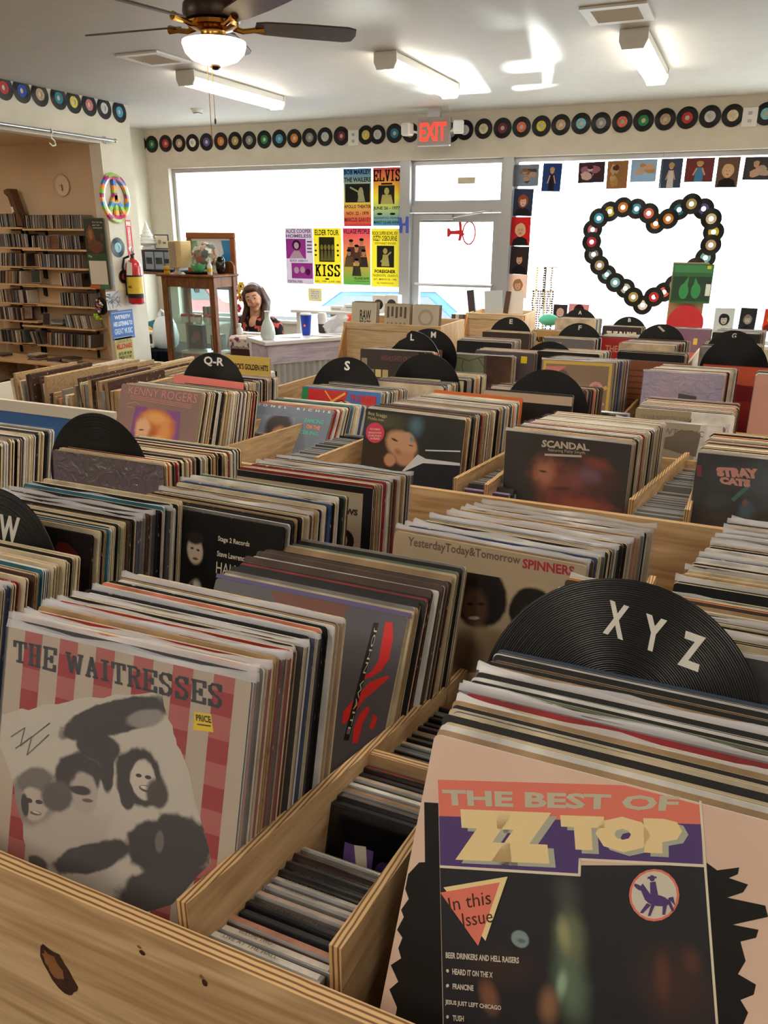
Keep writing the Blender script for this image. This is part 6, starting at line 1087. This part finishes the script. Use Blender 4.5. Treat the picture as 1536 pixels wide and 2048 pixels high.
# ---- third table
p=at(721,697,'y',3.28); o,a=cover(p,4,4,.345,'dark collage album cover with small cream pictures, under the L disc',(66,58,56),'grey',.008)
for k in range(9): a.R(((214,196,140),(190,170,120),(150,140,120))[k%3],.02+.1*(k%4),.5+.14*(k//4),.1+.1*(k%4),.6+.14*(k//4))
for k in range(6): a.E(((226,214,200),(40,34,32))[k%2],.45+.07*k,.42+.03*(k%3),.04,.07,10,.1)
a.tx((130,84,84),'HIGHLIGHTS OF THE SHOW',.3,.86,.95,.93,.02); a.build(o)
stack(p+Vector((0,.01,0)),p+Vector((.03,.1,-.01)),10,4,4,seed=32,poly=.6)
p=at(860,689,'y',3.78); o,a=cover((-1.66,3.66,-.55),0,4,.318,'grey album cover with red letters before the M disc',(150,144,136),'white',.006); a.tx((190,50,50),'LIVE',.5,.7,.8,.85,.05); a.build(o)
stack((-1.66,3.67,-.55),(-1.65,3.74,-.55),9,4,4,seed=33,poly=.5)
o,a=cover((-1.335,3.9,-.588),4,3,.318,'olive green album cover with a bare dark branch',(120,132,96),'white',.006,poly=1)
for l in(((.1,.94),(.3,.9),(.5,.97),(.7,.9),(.95,.95)),((.45,.95),(.55,.8),(.7,.7)),((.2,.92),(.18,.8),(.25,.6)),((.6,.93),(.62,.82),(.72,.76))): a.S((60,58,44),.012,list(l))
a.tx((70,72,56),'by Request',.5,.3,.8,.36,0); a.build(o)
stack((-1.335,3.905,-.588),(-1.32,3.96,-.59),7,3,3,seed=34,poly=.8)
o,a=cover((-1.24,4.0,-.578),0,3,.318,'dark grey album cover with a small yellow price sticker',(88,80,84),'salmon',.006); a.R((236,206,40),.78,.84,.88,.95); a.build(o)
stack((-1.24,4.008,-.578),(-1.23,4.12,-.578),12,3,3,seed=35,poly=.6)
stack((-1.41,4.2,-.558),(-1.40,4.36,-.555),14,3,3,seed=36,skip=0,poly=.9)
o,a=cover((-.79,3.585,-.538),6,4,.318,'brown album cover with yellow border and pink looped lettering',(150,120,86),'white',.006,poly=2)
for b_ in((.02,.94,.98,.985),(.02,.02,.98,.06),(.02,.06,.06,.94),(.94,.06,.98,.94)): a.R((226,190,70),*b_)
a.P((230,130,120),[(.06,.9),(.35,.92),(.2,.8),(.08,.78)]).E((110,84,60),.3,.7,.12,.16).E((236,150,140),.62,.5,.13).E((150,120,86),.62,.5,.08).E((236,150,140),.78,.62,.1).E((150,120,86),.78,.62,.055).S((236,190,90),.05,[(.5,.46),(.92,.64)]).S((236,150,140),.04,[(.8,.55),(.9,.4)]); a.build(o)
stack((-.79,3.592,-.538),(-.745,3.82,-.552),26,4,4,seed=37,yf=6,poly=.5)
stack((-.92,4.06,-.57),(-.9,4.3,-.58),18,3,3,seed=38,skip=0,poly=.4)
o,a=cover((-.335,3.525,-.551),5,3,.32,'lilac and pale blue shrink-wrapped album cover with dark label',mat('shrink_lilac',(150,150,190),.12,.6,rgb2=(196,170,180),scale=4,thr=(.35,.65),bump=.9,bscale=22,bdist=.01,coat=1).name,'blue',.006,poly=3); a.P((60,58,62),[(.47,.63),(.7,.6),(.7,.7),(.47,.73)]); a.build(o)
stack((-.335,3.532,-.551),(-.28,3.8,-.56),28,3,3,seed=39,yf=5,poly=.12)
stack((-.515,4.05,-.547),(-.505,4.16,-.55),12,3,3,seed=40,skip=0,poly=.5); o,a=cover((-.49,3.98,-.575),0,3,.318,'reddish brown wood grained album cover behind the lilac one',(140,84,54),'white',.005)
for k in range(7): a.R((110,60,38),.02,.3+.09*k,.98,.32+.09*k)
a.build(o)
o,a=cover((-.12,4.06,-.582),0,4,.318,'red album cover with orange sky and black signature below a large disc',(150,36,36),'red',.005); a.R((206,90,56),.01,.72,.99,.99).P((120,26,30),[(.01,.6),(.4,.75),(.8,.68),(.99,.72),(.99,.5),(.01,.45)]).S((60,30,34),.02,[(.3,.25),(.4,.45),(.5,.3),(.6,.42)]); a.build(o)
stack((-.12,4.16,-.59),(-.1,4.4,-.6),20,3,3,seed=41,skip=0)
o,a=cover((.105,3.6,-.548),0,1,.32,'plain pinkish album cover at the far right edge',(214,160,146),'cream',.008); a.build(o)
stack((.105,3.61,-.548),(.115,3.75,-.55),16,1,2,seed=42)
# ---- fourth and fifth tables
o,a=cover((-1.53,5.08,-.608),0,3,.318,'dark brown album cover with grey nameplate under the E disc',(62,50,44),'cream',.006); a.R((120,110,104),.35,.78,.64,.88).E((90,70,58),.25,.5,.16).E((90,70,58),.65,.5,.16); a.build(o)
stack((-1.53,5.09,-.608),(-1.51,5.2,-.61),10,3,3,seed=43)
o,a=cover((-1.36,5.75,-.66),0,3,.318,'gold album cover with black capital lettering beside the E disc',(206,166,100),'tan',.006); a.tx('k','FAIRYTALE',.05,.74,.62,.86,.05).tx('k','DONOVAN',.3,.56,.95,.68,.05); a.build(o); stack((-1.36,5.76,-.66),(-1.35,5.85,-.66),9,3,3,seed=44,poly=.8)
o,a=cover((-1.125,5.12,-.63),0,3,.318,'grey album cover with small white name under the F disc',(112,112,114),'white',.006,poly=1); a.tx('cream','GLENN FREY',.04,.86,.36,.92,.02).E((150,148,146),.7,.3,.2,.3); a.build(o)
stack((-1.125,5.13,-.63),(-1.1,5.27,-.632),14,3,3,seed=45,poly=.7)
o,a=cover((-.86,5.55,-.66),0,3,.318,'red album cover with cream capitals right of the F disc',(196,48,50),'white',.006); a.tx((236,180,160),'THE TRAINS',.2,.7,.98,.84,.02); a.build(o); stack((-.86,5.56,-.66),(-.82,5.75,-.66),16,3,3,seed=46,poly=.6)
stack((-.62,4.88,-.607),(-.56,5.26,-.62),34,3,3,seed=47,skip=0,poly=.4)
stack((-.17,4.86,-.602),(-.15,5.2,-.61),20,3,3,seed=48,skip=0)
o,a=cover((-1.03,6.9,-.727),0,3,.318,'dark brown album cover with white serif lettering under the B disc',(52,40,40),'white',.006); a.tx('cream','THE BABYS',.12,.66,.88,.88,.04); a.build(o); stack((-1.03,6.91,-.727),(-1.0,7.0,-.728),8,3,3,seed=49,poly=.8)
stack((-1.33,6.42,-.636),(-1.31,6.62,-.64),16,3,3,seed=50,skip=0,poly=.9)
o,a=cover((-.505,7.05,-.732),0,3,.318,'purple and orange album cover with yellow sticker behind the tilted-mark disc',(120,70,110),'white',.006,poly=2); a.R((236,206,60),.62,.6,.72,.76).R((206,90,70),.05,.2,.95,.4); a.build(o); stack((-.505,7.06,-.732),(-.49,7.15,-.735),8,3,3,seed=51,poly=.8)
stack((-.15,6.2,-.66),(-.1,6.5,-.66),16,3,3,seed=52,skip=0,poly=.8)
# ---- disc dividers
vinyl_mat('vinyl_lp',(15,15,17))
def lp_mesh(broken=False):
    m=M()
    if broken:
        pts=[(.1505*math.cos(R(a)),.1505*math.sin(R(a))) for a in range(-180,96,6)]+[(-.02,.135),(-.025,.118),(-.06,.1),(-.1,.06),(-.135,.03)]
        m.prism(pts,-.0012,.0012,'vinyl_lp'); return m.mesh('vinyl')
    m.lathe([(.0036,-.0012),(.1495,-.0012),(.1505,0),(.1495,.0012),(.0036,.0012),(.0036,-.0012)],'vinyl_lp',Matrix.Rotation(PI/2,4,'X'),n=72); return m.mesh('vinyl',True)
LP=lp_mesh(); LPB=lp_mesh(True)
def divider(px,py,y,lean,label,txt='',u=.5,yaw=0,h=.1,w_=None,broken=False,lab=None,rot=0):
    P=at(px,py,'y',y); _,nb,up=basis(yaw,lean); uu=basis(yaw,lean)[0]; c=P-up*.1505
    o=link('divider_disc',LPB if broken else LP); o.location=c; o.rotation_euler=Matrix((uu,nb,up)).transposed().to_euler(); tag(o,label,'record divider','letter divider discs')
    if lab: link('centre_label',M().lathe([(.0036,-.0016),(.05,-.0016)],mat('lp_label_%02x%02x%02x'%lab,lab,.5),Matrix.Rotation(PI/2,4,'X'),n=36).mesh('centre_label'),o)
    if txt:
        a=Art(.301,.301); ww=w_ or .07*len(txt)
        a.tx((232,230,226),txt,u-ww/2,.95-h,u+ww/2,.95,.03); a.t.build('lettering',o,(-.1505,-.0012,-.1505),(0,R(rot),0)) if not rot else a.t.build('lettering',o,(-.1505,-.0012,-.1505))
    return o
o=divider(1268,1160,.835,24,'large black disc divider lettered X Y Z')
a=Art(.301,.301)
for ch,u,v in(('X',.455,.80),('Y',.59,.775),('Z',.725,.74)): a.T((226,222,214),ch,[(u-.035,v-.012),(u+.04,v-.025),(u+.045,v+.1),(u-.03,v+.113)],.04)
a.build(o,(-.1505,-.0012,-.1505))
o=divider(-12,974,.80,16,'black disc divider lettered W at the left edge'); a=Art(.301,.301); a.tx((206,200,190),'W',.56,.73,.7,.87,.04); a.build(o,(-.1505,-.0012,-.1505))
divider(193,826,1.345,6,'plain black disc divider behind the purple shrink-wrapped cover')
divider(429,705,2.24,10,'black disc divider lettered Q-R','Q-R',.5,-6,.11,.3)
divider(696,714,2.71,10,'black disc divider lettered S','S',.5,0,.12,.08)
divider(856,707,3.035,6,'plain black disc divider behind the beige sleeve',)
divider(823,661,3.42,4,'broken black disc divider lettered L','L',.52,0,.1,.06,True)
divider(861,657,3.80,4,'black disc divider lettered M','M',.56,0,.1,.09)
divider(1099,739,2.765,8,'unlettered black disc divider behind the gothic-lettered cover')
divider(1102,683,4.2,4,'plain black disc divider in front of the grey cover with small name')
divider(1023,634,5.25,4,'black disc divider lettered E','E',.5,0,.1,.075)
divider(1161,646,5.33,4,'black disc divider lettered F','F',.5,0,.1,.07)
o=divider(1326,648,5.3,4,'black disc divider with one tilted white stroke'); a=Art(.301,.301); a.P((226,222,214),[(.4,.94),(.44,.96),(.56,.86),(.52,.84)]); a.build(o,(-.1505,-.0012,-.1505))
divider(1161,617.5,6.65,4,'black disc divider lettered A','A',.5,0,.1,.09)
divider(1260,633,7.04,4,'black disc divider lettered B','B',.5,0,.1,.08)
divider(1470,661,5.05,4,'black disc divider lettered G','G',.5,0,.1,.08)
divider(1476,675,4.1,4,'large black disc with red centre label in front of the G disc',lab=(190,50,46))
o=REST.build('filed_records'); o['kind']='stuff'; tag(o,'packed rows of filed albums in the farther bins','records')
STUFFCD_o=STUFFCD.build('shelved_discs'); STUFFCD_o['kind']='stuff'; tag(STUFFCD_o,'rows of jewel cases on the lowest alcove shelves','cds')
# ------------------------------------------------------------------ the record tables
def board(x0,y0,z0,x1,y1,z1,name,t,face='plywood_x',top='ply_edge_y',top_axis=2):
    m=M(); vs=[(x,y,z) for x in(x0,x1) for y in(y0,y1) for z in(z0,z1)]
    m.add(vs,[(0,1,3,2),(4,6,7,5),(0,4,5,1),(2,3,7,6),(0,2,6,4)],face); m.add(vs,[(1,5,7,3)],top); return m.build(name,t)
def divboard(t,xf,yf,zf,xb,yb,zb,th=.012,hf=.2,name='divider'):    # side divider running back, top may slope
    vs=[(xf,yf,zf-hf),(xf+th,yf,zf-hf),(xb+th,yb,zb-hf),(xb,yb,zb-hf),(xf,yf,zf),(xf+th,yf,zf),(xb+th,yb,zb),(xb,yb,zb)]
    m=M(); m.add(vs,[(0,3,2,1),(1,2,6,5),(2,3,7,6),(3,0,4,7)],'plywood_y'); m.add(vs,[(4,5,6,7),(0,1,5,4)],'ply_edge_x'); return m.build(name,t)
def table(label,x0,x1,y0,y1,zf,zb,divs,floor,crosses=(),plank=True,zfl=None,skew=0):
    t=thing('record_table',label,'record bin',(0,0,0)); 
    if plank: board(x0,y0,zf-.34,x1,y0+.016,zf,'front_panel',t)
    board(x0+skew,y1-.016,zb-.3,x1+skew,y1,zb-.12,'back_panel',t)
    divboard(t,x0,y0+.016,zf,x0+skew,y1-.016,zb,.016,.34,'side_panel'); divboard(t,x1-.016,y0+.016,zf,x1-.016+skew,y1-.016,zb,.016,.34,'side_panel')
    m=M(); vs=[(x0+.016,y0+.016,floor[0]),(x1-.016,y0+.016,floor[0]),(x1-.016+skew,y1-.016,floor[1]),(x0+.016+skew,y1-.016,floor[1])]; m.add(vs+[(a,b,c-.012) for a,b,c in vs],[(0,1,2,3),(7,6,5,4),(0,4,5,1),(2,6,7,3)],'plywood_y'); m.build('bin_floor',t)
    for d in divs: divboard(t,*d)
    for c in crosses: board(*c,'cross_board',t)
    for lx in(x0+.03,x1-.09):
        for ly in(y0+.03,y1-.09): M().box(lx,ly,FZ,lx+.06,ly+.06,floor[1]-.012,'plywood_z').build('leg',t)
    return t
t=table('nearest plywood record table with a knotted front panel',-1.55,.17,.40,1.085,-.586,-.66,[(-.398,.432,-.578,-.326,1.065,-.658),(-.25,.452,-.585,-.228,1.065,-.658),(-.76,.43,-.586,-.73,1.065,-.658)],(-.785,-.83),[(-.36,.752,-.8,-.238,.764,-.622)])
random.seed(4); vs=[];
def knot(t,x,z,rx,rz,y,rot):
    m=M(); o_=[];i_=[]
    for k in range(20): a_=2*PI*k/20; q=1+random.uniform(-.12,.12); o_.append((rx*q*math.cos(a_),rz*q*math.sin(a_))); i_.append((rx*(.62+random.uniform(-.15,.12))*math.cos(a_)-.003,rz*(.62+random.uniform(-.15,.12))*math.sin(a_)+.006))
    r=R(rot); f=lambda p,yy:(x+p[0]*math.cos(r)-p[1]*math.sin(r),yy,z+p[0]*math.sin(r)+p[1]*math.cos(r))
    m.add([f(p,y-.0004) for p in o_],[tuple(range(20))],mat('knot_dark',(64,38,24),.8,var=.4,scale=120)); m.add([f(p,y-.0007) for p in i_],[tuple(range(20))],mat('knot_mid',(150,100,58),.6,var=.2,scale=40)); m.build('wood_knot',t)
p=at(118,1942,'y',.40); knot(t,p.x,p.z,.018,.03,.40,28); p=at(285,1905,'y',.40); knot(t,p.x,p.z,.0035,.003,.40,0); p=at(410,1965,'y',.40); knot(t,p.x,p.z,.003,.004,.40,0)
table('plywood record table directly behind the nearest one',-1.98,.43,1.09,1.56,-.655,-.66,[(-.50,1.11,-.66,-.42,1.54,-.66),(-.12,1.11,-.655,-.085,1.47,-.62),(-.045,1.11,-.66,.0,1.54,-.66),(-.955,1.11,-.66,-.93,1.54,-.66),(-1.45,1.11,-.66,-1.43,1.54,-.66)],(-.80,-.83))
table('long plywood record table with disc cases between its bins',-1.78,.36,1.75,3.3,-.604,-.61,[(-1.53,1.9,-.6,-1.42,2.35,-.6),(-1.355,1.83,-.6,-1.27,2.35,-.6),(-1.045,1.88,-.6,-.985,2.35,-.6),(-.62,1.855,-.6,-.54,2.35,-.6),(-.535,1.85,-.605,-.50,2.35,-.605),(-.178,1.865,-.6,-.085,2.4,-.605),(-.05,1.843,-.6,-.03,2.35,-.6)],(-.86,-.88),[(-.165,2.36,-.8,-.055,2.372,-.62),(-.50,2.4,-.8,.33,2.412,-.63),(-.53,2.03,-.8,-.18,2.04,-.79)],skew=.06)
table('plywood record table under the lilac and olive covers',-1.8,.5,3.36,4.5,-.78,-.78,[(-.84,3.4,-.76,-.8,4.4,-.76),(-.42,3.4,-.76,-.38,4.4,-.76),(-.15,3.4,-.76,-.13,4.4,-.76)],(-.9,-.92))
table('far plywood record table under the E, F and G discs',-1.6,.5,4.76,6.0,-.80,-.80,[(-1.15,4.8,-.74,-1.15,5.9,-.76),(-.68,4.8,-.74,-.66,5.9,-.76),(-.24,4.8,-.71,-.2,5.5,-.69)],(-.96,-.99))
table('farthest plywood record table below the heart window',-1.45,.6,6.1,7.3,-.88,-.88,[(-1.37,6.15,-.8,-1.37,7.2,-.82),(-.6,6.15,-.8,-.6,7.2,-.82)],(-1.05,-1.07))
# ---- compact discs standing in the narrow bins
CDF=[]
def cdf(c,art=None):
    mm=mat('cd_inlay_%02x%02x%02x'%c,c,.35,.5,var=.2,scale=60); m=M(); m.box(0,0,0,.125,.0102,.142,'cd_case' if sum(c)>300 else 'cd_dark',bev=.0009); m.box(.004,.0014,.137,.121,.0088,.1424,mm); m.box(.003,-.0003,.003,.122,.001,.139,mat('cd_cover_%02x%02x%02x'%c,tuple(int(v*.5) for v in c),.15,.6,coat=.4)); return m.mesh('cd_case')
for c in CDC: CDF.append(cdf(c))
NEARC=[(228,222,212),(216,206,196),(190,136,116),(58,60,62),(50,52,54),(206,184,172),(206,196,186),(208,202,192),(60,62,66),(72,74,78),(112,74,72),(192,192,172)]
NEARM=[cdf(c) for c in NEARC]
LIGHTM=[cdf(c) for c in ((206,204,200),(190,188,184),(226,224,220),(150,150,150),(70,70,74),(214,206,196),(120,116,116),(196,190,180))]
def cd_bin(F,B,n,lf,lb,where,seed=0,W=None):
    r=random.Random(seed); F=Vector(F);B=Vector(B)
    for i in range(n):
        k=i/max(1,n-1); tl=F.lerp(B,k)+Vector((r.uniform(-.003,.004),0,r.uniform(-.002,.003))); ln=lf+(lb-lf)*k+r.uniform(-.6,.6); o=link('cd_case',NEARM[i%12] if where.startswith('the nearest') else r.choice(LIGHTM if F.y>1.5 else CDF)); place(o,tl,r.uniform(-.5,.5),ln,.142); tag(o,'jewel case, %s from the front in %s'%(ORD[i] if i<18 else 'last',where),'cd','discs in the narrow bins'); NCD[0]+=1
        if n>9 and i<13 and r.random()<.75 and where.startswith('the nearest'):
            a=Art(.125,.01); s=r.choice(['WHITESNAKE','THE BEST OF THE ALBUM','GREATEST HITS','LIVE AT THE HALL','VOLUME TWO','WINGS OVER','THE COLLECTION']); u0=r.uniform(.06,.2); a.tx((120,110,104),s,u0,.25,u0+.03*len(s),.75,0); c=a.t.build('spine_lettering',o,(0,.0014,.1428),(R(-90),0,0))
cd_bin((-.384,.455,-.641),(-.372,.605,-.652),12,13,40,'the nearest front disc group',1)
o=link('cd_case',cdf((26,24,28))); place(o,(-.362,.665,-.634),0,14,.142); tag(o,'dark jewel case with orange and violet picture facing the front','cd'); a=Art(.125,.142); a.R((206,92,60),.18,.25,.8,.72).R((96,70,130),.2,.4,.5,.7).E((196,150,80),.3,.32,.14,.16,12,.2).E((60,40,90),.62,.5,.1,.14).P((206,196,176),[(.3,.7),(.42,.72),(.5,.28),(.4,.26)]); a.build(o)
cd_bin((-.361,.676,-.634),(-.357,.738,-.636),6,14,16,'the group behind the dark picture case',2)
cd_bin((-.35,.80,-.655),(-.34,.95,-.67),10,16,16,'the bin past the cross board',3)
for F,B,n,w_,sd in (((-1.50,1.93,-.632),(-1.43,2.28,-.64),16,'the bin left of the silver-blue cover',4),((-1.19,1.99,-.635),(-1.17,2.3,-.64),14,'the bin left of the reclining face cover',5),((-.60,1.92,-.632),(-.545,2.28,-.64),16,'the bin left of the blurred faces cover',6),((-.165,1.88,-.632),(-.14,2.1,-.64),13,'the bin right of the blurred faces cover',7),((-.15,2.14,-.636),(-.11,2.34,-.64),9,'the rear half of that right-hand bin',8),((-.47,2.9,-.64),(-.45,3.1,-.65),8,'the short bin beside the sepia covers',9)): 
    cd_bin(F,B,n,26,30,w_,sd)
o=link('cd_case',cdf((150,120,190))); place(o,(-.6,1.885,-.635),0,4,.142); tag(o,'violet jewel case facing out left of the blurred faces cover','cd'); a=Art(.125,.142); a.R((60,40,110),.3,.3,.8,.7).R((230,226,230),.5,.2,.6,.5); a.build(o)
# ---- sideways bin with blue and white front
bz=-.6; t=thing('blue_record_box','white edged box with plain blue front holding sideways albums','record bin',(0,0,0)); mat('box_blue',(62,112,176),.5); mat('box_white',(226,218,204),.5)
M().box(-2.9,2.10,bz-.045,-1.97,2.115,bz,'box_white',bev=.002).build('white_rim',t); M().box(-2.9,2.102,bz-.4,-1.97,2.113,bz-.045,'box_blue').build('front_panel',t)
for x in(-2.9,-1.985): M().box(x,2.116,bz-.4,x+.015,3.2,bz-.02,'box_white').build('side_panel',t)
M().box(-2.9,3.185,bz-.4,-1.97,3.2,bz-.02,'box_white').build('back_panel',t); M().box(-2.885,2.116,bz-.25,-1.985,3.185,bz-.24,'box_white').build('bin_floor',t)
for x in(-2.88,-2.03):
    for y in(2.13,3.12): M().box(x,y,FZ,x+.04,y+.04,bz-.4,'box_white').build('leg',t)
r=random.Random(77); SIDE=M()
for row,(y0,xa,xb) in enumerate(((2.135,-2.49,-2.0),(2.48,-2.5,-2.0),(2.83,-2.5,-2.12))):
    x=xa
    while x<xb:
        T=r.uniform(.006,.017); ln=r.choice([0,2,-2,8 if row==0 and x<-2.25 else 3]); f,e,_=r.choice([('tan','tan',1),('tan','tan',1),('brown','tan',1),('cream','tan',1),('tan','brown',1),('brown','brown',1),('grey','grey',1),('cream','cream',1)]); z0=bz-.235; dz=r.uniform(-.02,.02)-.035*row-(.05 if (row==0 and -2.33<x<-2.2) else 0)
        X=Matrix.Translation((x,y0+r.uniform(-.008,.008),z0))@Matrix.Rotation(R(ln),4,'Y'); q=.006
        pts=[(0,0),(T,0),(T,.318+dz),(0,.318+dz)]
        REST2=SIDE; REST2.prism(pts,0,.315,fmat(f),X,EDG['salmon' if abs(x+2.27)<.012 and row==0 else e]); x+=T+.002
o=SIDE.build('sideways_records'); o['kind']='stuff'; tag(o,'brown-edged albums filed sideways in the blue fronted box','records')
p=at(540,716,'y',2.86); o,a=cover((p.x-.318,2.86,p.z),0,4,.318,'gold album cover with black title line beyond the Q-R disc',(206,176,90),'cream',.006); a.tx('k',"DIONNE WARWICK'S GOLDEN HITS",.02,.82,.97,.9,.03).S('k',.02,[(.7,.55),(.75,.7),(.8,.55)]); a.build(o)
# ------------------------------------------------------------------ wooden racks of singles in the middle
def rack(px0,py0,px1,py1,y,label,depth,sticker,items):
    a_=at(px0,py0,'y',y); b_=at(px1,py1,'y',y); zt=(a_.z+b_.z)/2; W=b_.x-a_.x; t=thing('singles_rack',label,'display rack',(a_.x,y,FZ)); H=zt-FZ
    M().box(.012,0,H-.5,W-.012,.012,H,'birch_x').build('front_board',t); M().box(-.01,-.006,H-.045,W+.01,.0,H,'birch_x',bev=.002).build('lip_rail',t)
    for x in(0,W-.012): 
        pts=[(0,H),(depth,H+.0),(depth,0.0),(-.3,0),(-.3,H-.52)]; m=M(); m.add([(x,p[0],p[1]) for p in pts]+[(x+.012,p[0],p[1]) for p in pts],[(0,1,2,3,4),(9,8,7,6,5)]+[(i,(i+1)%5,(i+1)%5+5,i+5) for i in range(5)],'rack_side'); s=m.build('side_panel',t)
    M().box(.012,depth-.012,H-.6,W-.012,depth,H,'birch_x').build('back_board',t); M().box(.012,.012,H-.15,W-.012,depth-.012,H-.14,'birch_x').build('bin_floor',t)
    for k,(u,v,c) in enumerate(sticker):
        m=M(); pts=[((.03+.006*(j%2))*math.cos(j*PI/7),(.03+.006*(j%2))*math.sin(j*PI/7)) for j in range(14)]; m.add([(-.002,u+p[0],H+v+p[1]) for p in pts],[tuple(range(14))],ink(c)); m.build('sticker',t)
    return t,Vector((a_.x,y,zt)),W
wood('rack_side',(196,150,96),(222,180,126),2)
t,o0,W=rack(690,655,880,641,4.75,'pale wooden singles rack with sloped end panel and red sticker',.5,[(-.02,-.18,(206,70,80))],0)
# its sloped end panel seen from the shop side carries the sticker on its front edge too
for k,(x0,x1,c,txt) in enumerate(((.02,.2,(214,206,186),'RAW|BEATS'),(.26,.43,(196,184,160),''),(.46,.62,(206,196,176),''))):
    for j in range(3 if k else 6):
        o=M().box(0,0,0,.178,.003,.178,ink(c if j==0 else (150,126,96))).build('paper_single',loc=(o0.x+x0+(.002*j)-(.006*j if k==0 else 0),o0.y+.05+.02*j,o0.z-.055-.0),rot=(R(-6),0,0)); tag(o,('white','brown spotted','cream')[k]+' sleeved single, %s from the front in the %s group on the rack'%(ORD[j],('left','middle','right')[k]),'record','sleeved singles on the middle rack')
        if j==0:
            a=Art(.178,.178)
            if k==0: a.tx('k','RAW',.35,.38,.8,.74,.02).tx('k','BEATS',.35,.18,.8,.36,.02)
            elif k==1:
                for q in range(5): a.R((96,84,72),.1+.17*q,.5+.05*(q%2),.19+.17*q,.9).R((110,96,80),.12+.17*q,.2,.16+.17*q,.34)
            else: a.E((176,166,146),.5,.55,.3).E((206,196,176),.5,.55,.2)
            a.build(o)
for j in range(8): tag(M().box(0,0,0,.178,.012,.178,ink(((120,92,64),(150,120,86),(96,74,54))[j%3])).build('paper_single',loc=(o0.x-.06-.0*j,o0.y+.06+.014*j,o0.z-.3),rot=(R(-5),0,R(-8))),'brown sleeved single leaning on the rack end, %s from the front'%ORD[j],'record','brown singles on the rack end')
t,o1,W=rack(934,631,1049,624,6.25,'smaller wooden singles rack covered in flower stickers',.4,[(-.02,-.05,(196,120,60)),(-.06,-.1,(150,60,80)),(-.1,-.17,(206,110,60)),(-.0,-.17,(200,90,50)),(-.04,-.25,(170,170,90)),(-.14,-.25,(190,176,110))],0)
for k,(px,py,w_,c,l) in enumerate(((945,600,.06,(70,62,66),'dark'),(988,596,.15,(196,206,214),'pale blue'),(1011,594,.04,(96,70,60),'brown'),(1030,592,.13,(236,234,230),'white'))):
    p=at(px,py,'y',6.4); tag(M().box(-w_/2,0,0,w_/2,.03 if w_<.1 else .004,.178+p.z-p.z,ink(c)).build('paper_single',loc=(p.x,6.4+.01*k,o1.z-.01),rot=(0,R((-8,-4,6,0)[k]),0)),l+' sleeved single standing in the smaller rack','record','sleeved singles on the smaller rack')
for k in range(4): tag(M().box(0,0,0,.03,.178,.178,ink(((110,84,66),(206,200,190),(130,110,90),(90,70,60))[k])).build('paper_single',loc=(o1.x-.15+.034*k,o1.y+.05,o1.z-.2)),'upright single leaning left of the smaller rack, %s from left'%ORD[k],'record','singles left of the smaller rack')
# ------------------------------------------------------------------ album display and necklaces in the right window
p=at(1330,660,'y',7.5); q=at(1418,526,'y',7.5); t=thing('tall_stand','brown card display stand holding two stacked albums','display stand',(p.x,7.52,FZ)); W=q.x-p.x; mat('brown_card',(176,140,104),.8)
M().box(0,0,0,W,.03,q.z-FZ,'brown_card').build('backing_panel',t); M().box(-.02,-.15,0,W+.02,.15,.03,'brown_card').build('foot',t); M().box(0,-.05,.58,W,0,.6,'brown_card').build('ledge',t)
o,a=cover((p.x+.01,7.49,q.z-.01),0,0,.325,'green album cover with two drop shapes and yellow sticker in the window',(50,110,70),'black',.006); a.R((70,140,90),.03,.78,.97,.97).R((44,74,56),.03,.05,.97,.68).E((60,150,90),.32,.3,.12,.2).E((60,150,90),.62,.32,.12,.2).P((60,150,90),[(.24,.4),(.4,.4),(.42,.7)]).P((60,150,90),[(.54,.42),(.7,.42),(.58,.66)]).R((226,210,80),.84,.88,.94,.96).R((230,240,236),.86,.2,.98,.5); a.build(o)
t=thing('red_disc','clear red vinyl disc with white centre label below the green cover','record',(p.x+.16,7.5,q.z-.01-.325-.17)); M().lathe([(.0036,-.002),(.15,-.002),(.1505,0),(.15,.002),(.0036,.002)],mat('red_vinyl',(206,46,52),.3,.5),Matrix.Rotation(PI/2,4,'X'),n=48).build('vinyl',t,smooth=True); M().lathe([(.0036,-.0026),(.05,-.0026)],mat('lp_label_teal',(180,214,206),.5,var=.2,scale=30),Matrix.Rotation(PI/2,4,'X'),n=28).build('centre_label',t)
p=at(1085,645,'y',7.2); t=thing('necklace_stand','wire stand hung with bead necklaces by the right window','jewellery stand',(p.x,7.2,FZ)); zt=at(1085,534,'y',7.2).z-FZ
M().tube([(0,0,0),(0,0,zt)],.007,'steel').build('pole',t); M().tube([(-.1,0,zt),(.1,0,zt)],.005,'steel').build('top_bar',t); M().lathe([(0,0),(.14,0),(.14,.015),(.01,.02)],'steel').build('base',t); M().tube([(-.12,0,zt-.2),(.1,0,zt-.2)],.005,'steel').build('lower_bar',t)
r=random.Random(8)
for k in range(9):
    x=-.1+.022*k; top_=zt if k%3==1 else zt-.2; L_=r.uniform(.35,.55); m=M(); mm=('bronze','brass','violet_bead','bead_tan')[k%4]
    for j in range(int(L_/.02)): m.ball((x+.003*math.sin(j),-.01,top_-.01-j*.02),(.011,.011,.009),mm,nu=6,nv=4)
    m.build('necklace',t,smooth=True)['kind']='stuff'
t=thing('cloth_roll','rolled teal cloth among the far bins by the necklaces','cloth',at(1098,640,'y',6.9)); M().ball((0,0,0),(.09,.06,.05),mat('teal_cloth',(90,190,160),.7)).build('rolled_cloth',t,smooth=True)
# ------------------------------------------------------------------ lift everything so that the floor lies at zero
for o in list(scene.objects):
    if o.parent is None and o is not camo: o.location.z+=EYE
